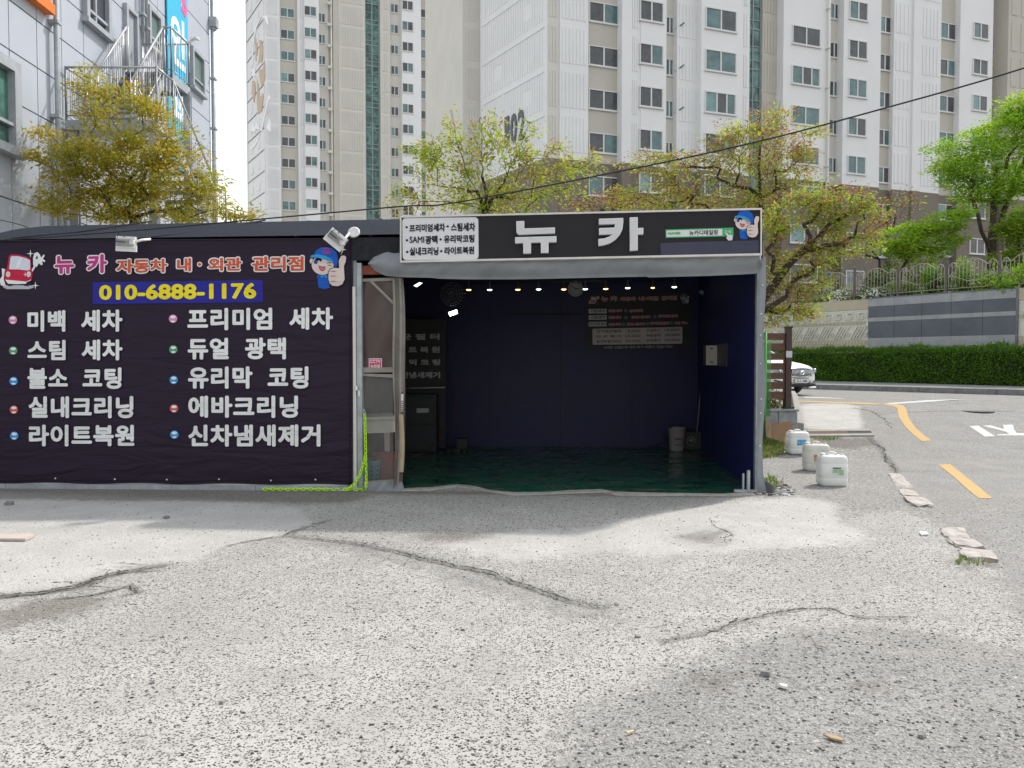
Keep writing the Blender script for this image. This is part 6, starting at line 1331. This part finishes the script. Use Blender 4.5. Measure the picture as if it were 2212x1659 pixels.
# green wire mesh fence
M['gmesh'] = mat('green_coated_wire', (.085,.30,.075), .45, .05); GF = thing('wire_mesh_fence', 'bright green wire mesh fence with a green post beside the booth corner', 'fence', P(1653, 890, 13.2))
yg = 13.2; top_, bot_ = P(1651.5,718,yg), P(1655,888,yg); m = MB(); m.tube([Vector((top_.x+.02,yg,float(terrain(3.9,yg))-.1)), top_+Vector((.02,0,0))], .024, 10); m.build('post', M['gmesh'], GF)
m = MB(); x0 = top_.x+.05
for k in range(5): m.tube([Vector((x0+.022*k, yg+.02*k, bot_.z-.1)), Vector((x0+.022*k, yg+.02*k, top_.z-.22)), Vector((x0+.02+.03*k, yg+.02*k, top_.z-.13)), Vector((x0+.08+.025*k, yg+.02*k-.01, top_.z-.14))], .005, 5)
for k in range(11): z = bot_.z+(top_.z-.2-bot_.z)*k/10; m.tube([Vector((x0-.03, yg, z)), Vector((x0+.10, yg+.09, z))], .005, 5)
m.build('mesh', M['gmesh'], GF)
# cardboard
M['card'] = mat('brown_cardboard', (.19,.115,.062), .85, .12, 3); M['tape'] = mat('tan_packing_tape', (.30,.18,.04), .35); M['card_l'] = mat('faded_cardboard', (.25,.165,.10), .85, .1, 4)
Yc = 13.1; zc_ = float(terrain(4.6, Yc)); FC = Frame((P(1690,930,Yc).x, Yc), (1,-.05)); S6 = lambda x, y: FC.uv(*c5(x, y))
CB = thing('cardboard_box', 'flattened brown cardboard box with a tape strip leaning on the stone planter', 'box', FC.pt(0,.1,zc_)); m = MB()
def cb(x, y, n): s, z = S6(x, y); return FC.pt(s, n, max(z, zc_+.004))
m.prism([cb(282,1385,.02), cb(545,1352,.0), cb(550,1600,.22), cb(400,1608,.26), cb(250,1560,.26)], [cb(282,1385,.0), cb(545,1352,-.02), cb(550,1600,.20), cb(400,1608,.24), cb(250,1560,.24)], 0)
m.prism([cb(225,1335,.03), cb(285,1385,.02), cb(235,1560,.28), cb(160,1530,.30), cb(180,1400,.14)], [cb(225,1335,.02), cb(285,1385,.01), cb(235,1560,.27), cb(160,1530,.29), cb(180,1400,.13)], 0); m.build('sheet', M['card'], CB)
m = MB(); m.prism([cb(405,1372,.017), cb(425,1370,.017), cb(415,1606,.268), cb(390,1607,.268)], [cb(405,1372,.0), cb(425,1370,.0), cb(415,1606,.25), cb(390,1607,.25)], 0)
for cx in (300, 480): m.prism([cb(cx+95*math.cos(t)*(.9), 1395+110*math.sin(t), .028+.205*(110*math.sin(t)/210)) for t in [k*math.pi/10 for k in range(11)]], [cb(cx+95*math.cos(t)*(.9), 1395+110*math.sin(t), .024+.205*(110*math.sin(t)/210)) for t in [k*math.pi/10 for k in range(11)]], 1)
m.stext(lambda a, b: cb(225-45*a*.9-12*b, 1370+120*a-10*b+20*(1-b), .16+.13*a), 'NIBO', 2, .02); m.build('print', [M['tape'], M['card_l'], M['black']], CB)
# concrete edging with a broken end, running away along the pad
M['edging'] = mat('weathered_concrete_edging', (.30,.285,.26), .9, .22, 6, .008, 30)
p0, p1 = G(1728, 929), G(1709, 853); d = (p1-p0); q = Vector((d.y,-d.x,0)).normalized()*.07; m = MB(); n = 14
for i in range(n):
    a = p0.lerp(p1, i/n); b = p0.lerp(p1, (i+.98)/n); a.z = float(terrain(a.x,a.y)); b.z = float(terrain(b.x,b.y)); h = .14; m.hexa([a-q-Vector((0,0,.1)),a+q-Vector((0,0,.1)),b+q-Vector((0,0,.1)),b-q-Vector((0,0,.1)),a-q*.8+Vector((0,0,h)),a+q+Vector((0,0,h-.01)),b+q+Vector((0,0,h)),b-q*.8+Vector((0,0,h+.01))])
tag(m.build('concrete_edging', M['edging'], bevel=.012), 'weathered concrete edging strip running back from the stone planter', 'edging')
# drain channel with grate
gp_ = r7([(400,345),(830,340),(860,383),(415,388)]); G4 = [G(u, v) for u, v in gp_]; DC = thing('drain_channel', 'narrow concrete drain channel with rusty grate across the gravel', 'drain', (G4[0]+G4[2])/2); m = MB()
G4 = [p+Vector((0,0,.0)) for p in G4]
def gl(a, b): t = G4[3].lerp(G4[2], a); u = G4[0].lerp(G4[1], a); return t.lerp(u, b)
m.hexa([gl(0,0)-Vector((0,0,.05)),gl(1,0)-Vector((0,0,.05)),gl(1,.28)-Vector((0,0,.05)),gl(0,.28)-Vector((0,0,.05)),gl(0,0)+Vector((0,0,.03)),gl(1,0)+Vector((0,0,.03)),gl(1,.28)+Vector((0,0,.03)),gl(0,.28)+Vector((0,0,.03))]); m.hexa([gl(0,.72)-Vector((0,0,.05)),gl(1,.72)-Vector((0,0,.05)),gl(1,1)-Vector((0,0,.05)),gl(0,1)-Vector((0,0,.05)),gl(0,.72)+Vector((0,0,.03)),gl(1,.72)+Vector((0,0,.03)),gl(1,1)+Vector((0,0,.03)),gl(0,1)+Vector((0,0,.03))]); m.build('channel', M['edging'], DC)
m = MB()
for k in range(34): a = k/34*.62; m.bar(gl(a,.29)+Vector((0,0,.022)), gl(a+.008,.71)+Vector((0,0,.022)), .02, .012, 0)
m.build('grate', mat('rusty_grate', (.10,.055,.04), .85), DC); m = MB(); m.hexa([gl(0,.285)-Vector((0,0,.03)),gl(1,.285)-Vector((0,0,.03)),gl(1,.715)-Vector((0,0,.03)),gl(0,.715)-Vector((0,0,.03)),gl(0,.285)+Vector((0,0,.008)),gl(1,.285)+Vector((0,0,.008)),gl(1,.715)+Vector((0,0,.008)),gl(0,.715)+Vector((0,0,.008))]); m.build('trench', M['black_rubber'], DC)
# ================================================================== jerrycans
M['hdpe'] = mat('white_translucent_plastic', (.62,.62,.59), .42, .05, 7, spec=.4, col2=(.72,.725,.71)); M['hdpe_y'] = mat('yellowed_white_plastic', (.50,.48,.41), .45, .07, 7, col2=(.66,.655,.62))
M['l_blue'] = mat('blue_sky_label', (.03,.24,.50), .5, .5, 18, col2=(.10,.42,.62)); M['l_rust'] = mat('faded_red_label', (.36,.13,.08), .6, .5, 25, col2=(.50,.36,.18)); M['l_green'] = mat('green_label', (.25,.42,.22), .6, .3, 30, col2=(.36,.50,.28)); M['l_wht'] = mat('pale_label', (.60,.64,.58), .6)
def jerrycan(label, u, v, Y, rz, body, lab, w=.325, h=.40, dp=.24):
    p = P(u, v, Y); o = Vector((p.x, p.y, float(terrain(p.x, p.y)))); T = thing('jerrycan', label, 'jerrycan', o, 'white jerrycans beside the booth')
    Rm = Matrix.Rotation(rz, 3, 'Z'); W = lambda x, y, z: o+Rm@Vector((x, y, z)); m = MB(); n = 40; secs = []
    def ring(z, sx, sy, e=4.5): return [W(sx*math.copysign(abs(math.cos(t))**(2/e), math.cos(t)), sy*math.copysign(abs(math.sin(t))**(2/e), math.sin(t)), z) for t in [k*2*math.pi/n for k in range(n)]]
    a, b = w/2, dp/2
    prof = [(0,.80),(.004,.87),(.02,.955),(.05,.99),(.095,.998),(.099,.988),(.106,.988),(.11,1.0),(.18,1.0),(.27,.997),(.274,.984),(.281,.984),(.285,.99),(.33,.965),(.352,.93),(.366,.86),(.372,.74)]
    V = []; 
    for z, k in prof: V += ring(z*h/.40, a*k, b*(k if k > .9 else k*.97))
    F = [(i*n+j, i*n+(j+1) % n, (i+1)*n+(j+1) % n, (i+1)*n+j) for i in range(len(prof)-1) for j in range(n)]; F += [tuple(range(n))[::-1], tuple((len(prof)-1)*n+j for j in range(n))]
    m.add(V, F, 0, True); m.build('body', body, T)
    zt = .368*h/.40; m = MB(); x0, x1 = a*.30, -a*.38
    m.tube([W(x1,0,zt-.005), W(x1+.012,0,zt+.026), W(x1+.04,0,zt+.034), W(x0-.04,0,zt+.034), W(x0-.012,0,zt+.026), W(x0,0,zt-.005)], .0135, 8); m.build('handle', body, T)
    m = MB(); m.lathe([(.030,-.004),(.030,.012),(.034,.013),(.034,.036),(.031,.039),(.001,.039)], W(-a*.66, 0, zt-.012), n=18); m.build('cap', M['lamp_white'], T)
    m = MB(); m.tube([W(a*.55,0,zt-.02), W(a*.62,0,zt+.02), W(a*.8,0,zt-.0)], .012, 8); m.build('shoulder', body, T)
    l = MB(); (x0, x1, z0, z1, kind_) = lab; yb = -b-.0025
    def lq(xa, xb, za, zb, mi, off=0.0): l.hexa([W(xa,yb-off,za),W(xb,yb-off,za),W(xb,yb+.002-off,za),W(xa,yb+.002-off,za),W(xa,yb-off,zb),W(xb,yb-off,zb),W(xb,yb+.002-off,zb),W(xa,yb+.002-off,zb)], mi)
    mats = {'b':[M['l_blue'],M['s_white'],mat('navy_car_print',(.02,.05,.16),.5)],'r':[M['l_rust'],M['l_rust'],M['l_rust']],'g':[M['l_wht'],M['l_green'],M['black']]}[kind_]
    lq(x0, x1, z0, z1, 0)
    if kind_ == 'g': lq(x0+.004, x0+.07, z0+.03, z1-.035, 1, .003); lq(x0+.075, x1-.002, z0+.004, z1-.035, 1, .003); [lq(x0+.008+i*.016, x0+.019+i*.016, z1-.028, z1-.008, 2, .003) for i in range(6)]
    if kind_ == 'b': lq(x0+.008, x0+.055, z0+.012, z0+.028, 2, .003); lq(x0+.02, x0+.045, z0+.026, z0+.042, 1, .003)
    l.build('label', mats, T)
jerrycan('white jerrycan with a green and white label, nearest of the row', 1796.5, 1049, 9.45, R(-4), M['hdpe'], (-.035,.10,.14,.245,'g'), .345, .405)
jerrycan('white jerrycan with a faded red label and grimy left side, middle of the row', 1762, 1017, 10.72, R(-9), M['hdpe_y'], (-.05,.06,.14,.235,'r'), .35, .40)
jerrycan('white jerrycan with a bright blue label, farthest of the row beside the grass', 1722, 982, 12.35, R(4), M['hdpe'], (-.055,.09,.15,.24,'b'), .345, .385)
# ================================================================== white sedan
def car():
    hd = Vector((.50,-.866,0)).normalized(); lf = Vector((-hd.y, hd.x, 0)); nose = P(1727, 830, 20.2); zg = .60; o = Vector((nose.x, nose.y, zg))
    T = thing('sedan_car', 'white sedan with chrome slatted grille seen behind the brown board fence', 'car', o-hd*2.3)
    W = lambda x, y, z: o-hd*x+lf*y+Vector((0,0,z))            # x back from the nose, y to the car's left
    M['car_w'] = mat('white_car_paint', (.85,.86,.87), .3, .02, 1, spec=.5); M['car_gl'] = mat('dark_car_glass', (.03,.035,.04), .05); M['chrome'] = mat('chrome', (.65,.66,.68), .15, .03, 3, metal=.9); M['lens'] = mat('clear_headlight_lens', (.38,.42,.46), .08)
    # stations along the length: (x, half width, sill z, waist z, top z)
    st = [(.00,.30,.30,.50,.69),(.02,.55,.28,.52,.72),(.10,.72,.25,.56,.765),(.25,.83,.24,.62,.81),(.50,.89,.23,.68,.865),(.9,.91,.23,.74,.93),(1.35,.925,.22,.80,1.00),(1.9,.93,.22,.88,1.02),(2.6,.93,.22,.92,1.03),(3.4,.93,.22,.93,1.04),(4.1,.92,.24,.94,1.06),(4.6,.88,.28,.92,1.05),(4.85,.78,.34,.85,1.0),(4.93,.60,.40,.75,.92)]
    m = MB(); V = []; n = 13
    for x, w, zs, zw, zt in st:
        pr = [(0,zs),(w*.7,zs),(w*.93,zs+.05),(w*.985,(zs+zw)/2-.08),(w,(zs+zw)/2+.05),(w*.99,zw),(w*.95,zw+(zt-zw)*.5),(w*.82,zt-.03),(w*.62,zt-.003),(w*.3,zt+.018),(0,zt+.022)]
        full = pr+[(-y, z) for y, z in pr[-2:0:-1]]; n = len(full); V += [W(x, y, z) for y, z in full]
    F = [(i*n+j, i*n+(j+1) % n, (i+1)*n+(j+1) % n, (i+1)*n+j) for i in range(len(st)-1) for j in range(n)]; F += [tuple(range(n))[::-1], tuple((len(st)-1)*n+j for j in range(n))]
    m.add(V, F, 0, True); b = m.build('body', M['car_w'], T)
    cab = [(1.25,.80,.98,1.0),(1.7,.77,.98,1.24),(2.15,.70,.98,1.42),(2.6,.68,.98,1.47),(3.2,.68,.98,1.46),(3.7,.68,.98,1.36),(4.3,.74,.98,1.08)]; V = []
    m = MB()
    for x, w, z0, z1 in cab: pr = [(w+.10,z0-.06),(w+.06,z0+(z1-z0)*.15),(w,z0+(z1-z0)*.85),(w*.85,z1),(0,z1+.015)]; full = pr+[(-y, z) for y, z in pr[-2::-1]]; n = len(full); V += [W(x,y,z) for y, z in full]
    m.add(V, [(i*n+j, i*n+j+1, (i+1)*n+j+1, (i+1)*n+j) for i in range(len(cab)-1) for j in range(n-1)], 0, True); m.build('cabin_glass', M['car_gl'], T, fix=False)
    m = MB(); V = []
    for x, w, z1 in ((2.1,.64,1.425),(2.6,.64,1.482),(3.2,.64,1.472),(3.65,.62,1.39)): V += [W(x,y,z) for y, z in ((-w,z1-.03),(-w*.6,z1+.008),(0,z1+.02),(w*.6,z1+.008),(w,z1-.03))]
    m.add(V, [(i*5+j, i*5+j+1, (i+1)*5+j+1, (i+1)*5+j) for i in range(3) for j in range(4)], 0, True)
    for sgn in (-1, 1): m.tube([W(1.3,sgn*.80,1.0), W(2.12,sgn*.66,1.42), W(2.7,sgn*.655,1.46), W(3.6,sgn*.64,1.38), W(4.3,sgn*.76,1.06)], .035, 6); m.tube([W(2.75,sgn*.67,1.45), W(2.8,sgn*.80,1.0)], .03, 6)
    m.build('roof', M['car_w'], T, fix=False)
    # wheels
    for x in (.92, 3.75):
        for sgn in (-1, 1):
            c = W(x, sgn*.82, .32); ax = lf*sgn; w_ = thing_part('wheel', T); m = MB(); m.lathe([(.20,-.10),(.30,-.11),(.325,-.07),(.325,.07),(.30,.105),(.20,.10)], c, ax, 28); t = m.build('wheel', M['black_rubber'], T)
            m = MB(); m.lathe([(.20,.06),(.20,.10),(.17,.095),(.05,.085),(.001,.09)], c, ax, 20); m.build('rim', M['alu'], t)
    for x in (.92, 3.75):
        m = MB()
        for sgn in (-1, 1): pts = [W(x+.37*math.cos(t), sgn*.935, .32+.37*math.sin(t)) for t in [k*math.pi/12 for k in range(13)]]; m.prism(pts, [p-lf*sgn*.12 for p in pts])
        m.build('wheel_arch', M['black'], T)
    # front: grille, plate, emblem, lights, intake
    def nx(y): return float(np.interp(abs(y)/.97, [0,.30,.55,.72,.83,.89], [-.01,0,.02,.10,.25,.5]))-.015
    def face(y, z, off=.0): return W(nx(y)+max(0,(z-.55))*.22-.015-off, y, z)
    m = MB(); yy = [-.42+.84*k/12 for k in range(13)]
    g = [face(y, .50+.03*(abs(y)/.42)**2, .012) for y in yy]+[face(y, .725-.03*(abs(y)/.42)**2, .012) for y in reversed(yy)]; m.prism(g, [p-hd*.05 for p in g]); gr = m.build('grille', M['black'], T)
    m = MB()
    for k in range(19): y = -.405+.81*k/18; m.tube([face(y,.515,.03), face(y,.70-.02*(abs(y)/.4)**2,.03)], .011, 5)
    m.tube([face(y,.73-.03*(abs(y)/.42)**2,.028) for y in yy], .014, 6); m.tube([face(y,.495+.03*(abs(y)/.42)**2,.028) for y in yy], .012, 6); m.build('chrome_bars', M['chrome'], gr)
    m = MB(); ell = lambda a_, b_, off: [face(a_*math.cos(t), .61+b_*math.sin(t), off) for t in [k*math.pi/10 for k in range(20)]]; m.tube(ell(.085,.05,.05), .009, 6, closed=True)
    m.tube([face(-.045,.575,.05), face(-.02,.645,.05)], .010, 6); m.tube([face(.02,.575,.05), face(.045,.645,.05)], .010, 6); m.tube([face(-.033,.612,.05), face(.033,.608,.05)], .009, 6); m.build('emblem', M['chrome'], T)
    m = MB(); pl = lambda a, b, off: W(nx(.2)-.06-off, -.26+.52*a, .34+.11*b); 
    m.hexa([pl(0,0,0)+hd*-.02,pl(1,0,0)+hd*-.02,pl(1,0,0),pl(0,0,0),pl(0,1,0)+hd*-.02,pl(1,1,0)+hd*-.02,pl(1,1,0),pl(0,1,0)], 0)
    m.stext(lambda a, b: pl(.88-.0-(1-a)*.78+.02, .2+.62*b, .004), '62고 4686', 1, .02) ; m.tube([pl(0,0,.0),pl(1,0,.0),pl(1,1,.0),pl(0,1,.0)], .006, 5, 1, closed=True); m.build('number_plate', [M['white_paint'], M['black']], T)
    m = MB(); yy = [-.70+1.4*k/12 for k in range(13)]; g = [face(y,.235,.02) for y in yy]+[face(y,.315,.02) for y in reversed(yy)]; m.prism(g, [p-hd*.06 for p in g]); m.build('lower_intake', M['black'], T)
    m = MB(); 
    for sgn in (-1, 1): m.tube([face(sgn*y, .215, .025) for y in (.3,.5,.65,.76)], .024, 8)
    m.build('bumper_lip', M['car_w'], T)
    for sgn in (-1, 1):
        m = MB(); L_ = [(.47,.60),(.60,.585),(.74,.60),(.80,.65),(.81,.70),(.72,.715),(.58,.70),(.47,.68)]; g = [face(sgn*y, z, .03 if y < .8 else .05) for y, z in L_]; m.prism(g, [p-hd*.10-lf*sgn*.03 for p in g]); h = m.build('headlight', M['lens'], T); m = MB(); m.lathe([(.055,-.02),(.055,.012),(.03,.02),(.001,.02)], face(sgn*.66,.665,.03), hd, 14); m.build('lamp', M['chrome'], h)
        m = MB(); g = [face(sgn*y, z, .035) for y, z in ((.56,.34),(.77,.39),(.77,.43),(.58,.37))]; m.prism(g, [p-hd*.05 for p in g]); m.build('fog_lamp', M['black'], T)
        m = MB(); m.lathe([(.02,0),(.10,.03),(.11,.09),(.06,.14),(.001,.15)], W(1.75, sgn*.92, 1.0), lf*sgn-hd*.2, 14); m.build('mirror', M['car_w'], T)
def thing_part(n, T): return None
car()
# ================================================================== loose things on the ground
M['kstone'] = mat('worn_pinkish_kerbstone', (.40,.365,.335), .9, .25, 7, .008, 25)
def stone(name, label, cat, c, size, rz, m, seed, group=None, tilt=0.0, sub=2, jit=.16):
    b = bmesh.new(); bmesh.ops.create_cube(b, size=1); bmesh.ops.subdivide_edges(b, edges=b.edges[:], cuts=sub, use_grid_fill=True); r = random.Random(seed)
    for v in b.verts: v.co += Vector((r.uniform(-1,1), r.uniform(-1,1), r.uniform(-1,1)))*jit/ (sub+1); k = 1-.10*(v.co.length > .72); v.co *= k
    bmesh.ops.scale(b, vec=size, verts=b.verts); me = bpy.data.meshes.new(name); b.to_mesh(me); b.free(); me.materials.append(m); o = link(name, me); o.location = c; o.rotation_euler = (tilt, tilt*.5, rz)
    return tag(o, label, cat, group)
kl = r2([(1660,25),(1685,55),(1715,95),(1765,145)]); ang = math.atan2(*(G(*kl[3])-G(*kl[0])).yx)
for i, (x, y, L, wd, lb) in enumerate(((1662,30,.62,.17,'first kerbstone of the sunken row, the farthest, by the jerrycans'),(1688,62,.60,.18,'second kerbstone of the sunken row, next to the farthest'),(1712,98,.52,.18,'third kerbstone of the sunken row, flush with the gravel'),(1755,140,.56,.22,'thick kerbstone ending the sunken row, raised at its near end'),
        (1912,280,.42,.20,'broken kerbstone at the far end of the near group by the road'),(1960,322,.34,.22,'middle broken kerbstone of the near group by the road'),(2010,372,.38,.24,'nearest broken kerbstone with dry grass at its foot'))):
    p = G(*r2([(x, y)])[0]); stone('kerbstone', lb, 'kerbstone', p+Vector((0,0,-.034 if i < 3 else -.018)), (L, wd, .09), ang+.12*math.sin(i*3), M['kstone'], 20+i, 'old kerbstones along the road edge', .05*math.sin(i*2), 3, .34)
M['pebble'] = mat('grey_pebble', (.22,.215,.21), .85, .3, 20)
for i, (u, v, sz, lb) in enumerate(((20,1091,.08,'dark loose stone at the left edge before the banner'),(360,1120,.055,'grey loose stone on the pale concrete below the phone number'),(1654,1459,.045,'pale flat stone on the dark gravel at lower right'),(1992,1592,.034,'small light stone at the bottom right'),(330,1476,.025,'dark pebble in the lower left foreground'),(1378,1377,.028,'dark pebble between concrete and gravel'),(480,1519,.026,'dark pebble left of bottom centre'),(1000,1362,.022,'dark pebble by the end of the groove'))):
    p = G(u, v); stone('loose_stone', lb, 'stone', p+Vector((0,0,sz*.22)), (sz, sz*.7, sz*.5), i*1.3, M['pebble'], 60+i, 'loose stones on the ground', .2)
def scrap(name, label, cat, poly, m, h=.012, lift=.006):
    b = MB(); A = [G(u, v, lift+h) for u, v in poly]; B = [G(u, v, lift) for u, v in poly]; b.prism(A, B); return tag(b.build(name, m), label, cat)
scrap('cardboard_scrap', 'torn pale cardboard sheet lying at the left edge of the concrete', 'cardboard', r1([(-60,293),(60,290),(120,286),(152,291),(110,310),(0,309),(-70,308)]), mat('pale_cardboard', (.50,.43,.37), .9, .08, 5), .02)
wp_ = mat('white_paper', (.75,.75,.75), .8)
scrap('paper_scrap', 'white paper scrap near the broken kerbstones', 'paper', r2([(1760,276),(1790,274),(1800,284),(1768,287)]), wp_); scrap('paper_scrap', 'twisted white paper strip on the dark gravel', 'paper', r2([(1155,938),(1188,942),(1190,952),(1172,950),(1160,945)]), wp_)
scrap('dry_leaf', 'long dry tan leaf near the bottom edge, right of centre', 'leaf', r2([(1345,1155),(1400,1162),(1436,1178),(1425,1182),(1380,1172)]), mat('dry_tan_leaf', (.36,.27,.15), .9), .008); scrap('wood_splinter', 'pale wood splinter left of the dry leaf on the gravel', 'splinter', r2([(495,1145),(524,1136),(528,1140),(500,1150)]), mat('pale_wood', (.60,.48,.30), .9), .008)
tw = MB(); tw.tube([G(*r2([(1295,725)])[0], .01), G(*r2([(1310,750)])[0], .012), G(*r2([(1330,782)])[0], .01)], .0022, 5); tw.tube([G(*r2([(1318,765)])[0], .012), G(*r2([(1355,775)])[0], .01)], .003, 5); tag(tw.build('twig', mat('pale_twig', (.42,.36,.30), .9)), 'thin forked twig on the gravel patch', 'twig')
mc = MB(); c = G(*r7([(1565,206)])[0]); mc.lathe([(.33,-.02),(.33,.004),(.29,.006),(.001,.006)], c, n=28); tag(mc.build('manhole_cover', mat('dark_iron_cover', (.10,.10,.10), .8, .4, 20)), 'round dark iron cover flush in the road right of the yellow line bend', 'cover')
# loose aggregate and grass: uncountable
def scatter(name, n, fn, sizes, mats, seed, wts=None):
    r = random.Random(seed); V = []; F = []; MI = []
    base = [(-1,-1,-.4),(1,-1,-.5),(1,1,-.4),(-1,1,-.5),(-.6,-.7,.5),(.7,-.6,.6),(.6,.6,.45),(-.7,.6,.55)]; fs = [(0,3,2,1),(4,5,6,7),(0,1,5,4),(1,2,6,5),(2,3,7,6),(3,0,4,7)]
    for _ in range(n):
        q = fn(r)
        if q is None: continue
        x, y = q; s = r.uniform(*sizes)*.5; z = float(terrain(x, y)); a = r.uniform(0, 6.28); ca, sa = math.cos(a), math.sin(a); k = len(V); e = r.uniform(.6, 1.0); h = r.uniform(.5, .8)
        for bx_, by_, bz_ in base: jx = bx_*s*r.uniform(.75,1.15); jy = by_*s*e*r.uniform(.75,1.15); V.append((x+jx*ca-jy*sa, y+jx*sa+jy*ca, z+(bz_+.25)*s*h))
        mi = r.choices(range(len(mats)), wts)[0]
        for f in fs: F.append(tuple(i+k for i in f)); MI.append(mi)
    me = bpy.data.meshes.new(name); me.from_pydata(V, [], F); [me.materials.append(m) for m in mats]; me.polygons.foreach_set('material_index', MI); me.update(); return kind(link(name, me), 'stuff')
GV = [mat('gravel_dark', (.07,.07,.075), .9, .2, 30), mat('gravel_mid', (.20,.195,.19), .9, .2, 30), mat('gravel_light', (.46,.44,.42), .9, .2, 30)]
def in_poly(poly, x, y): return float(sdist(np.array([x]), np.array([y]), poly)[0])
def near_fn(r):
    y = 2.3+6.2*r.random()**1.9; x = r.uniform(-.72, .72)*y; return (x, y)
scatter('loose_gravel', 3800, near_fn, (.006, .017), GV, 91, (4,4,2.2))
def patch_fn(r):
    y = 2.3+3.0*r.random(); x = r.uniform(.0, .74)*y
    return (x, y) if in_poly(asph_near, x, y) > 0 else None
scatter('loose_gravel', 3600, patch_fn, (.006, .018), GV, 92, (3,4,3.4))
rub = gpoly([(1648,1040),(1665,1038),(1700,1048),(1722,1066),(1715,1076),(1680,1078),(1650,1068)])
def rub_fn(r):
    x = r.uniform(2.75,3.7); y = r.uniform(8.7,9.9); return (x, y) if in_poly(rub, x, y) > 0 else None
scatter('rubble', 1300, rub_fn, (.02, .07), GV+[mat('pale_green_shard', (.40,.48,.44), .7)], 93, (2,4,3,.5))
def grass(name, poly, n, h, seed):
    r = random.Random(seed); lo = poly.min(0); hi = poly.max(0); V = []; F = []; MI = []
    for _ in range(n):
        x = r.uniform(lo[0], hi[0]); y = r.uniform(lo[1], hi[1])
        if in_poly(poly, x, y) < r.random()*.12-.02: continue
        z = float(terrain(x, y)); a = r.uniform(0, 6.28); w = r.uniform(.004,.009); hh_ = h*r.uniform(.3, 1.2); l = hh_*r.uniform(.2,.9); b = a+r.uniform(-1,1); k = len(V)
        V += [(x-w*math.sin(a), y+w*math.cos(a), z), (x+w*math.sin(a), y-w*math.cos(a), z), (x+l*.4*math.cos(b)+w*.6*math.sin(a), y+l*.4*math.sin(b)-w*.6*math.cos(a), z+hh_*.7), (x+l*math.cos(b), y+l*math.sin(b), z+hh_)]; F.append((k,k+1,k+2,k+3)); MI.append(r.choice((0,0,1)))
    me = bpy.data.meshes.new(name); me.from_pydata(V, [], F); [me.materials.append(m) for m in (leafmat('grass_blade', (.10,.18,.03), (.17,.25,.045)), leafmat('dry_grass_blade', (.26,.23,.10), (.34,.29,.14)))]; me.polygons.foreach_set('material_index', MI); me.update(); return kind(link(name, me), 'stuff')
grass('grass', gpoly([(1640,948),(1660,940),(1690,950),(1702,965),(1705,978),(1690,988),(1650,992),(1630,985)]), 3000, .08, 5)
grass('grass', gpoly([(1640,1035),(1668,1030),(1690,1040),(1700,1052),(1680,1062),(1650,1068),(1640,1060)]), 800, .06, 6)
grass('grass', gpoly(r7([(420,392),(620,388),(640,402),(560,412),(440,405)])), 260, .05, 7)
grass('grass', gpoly(r2([(1900,392),(2000,398),(2085,402),(2080,415),(1920,408)])), 160, .06, 8)
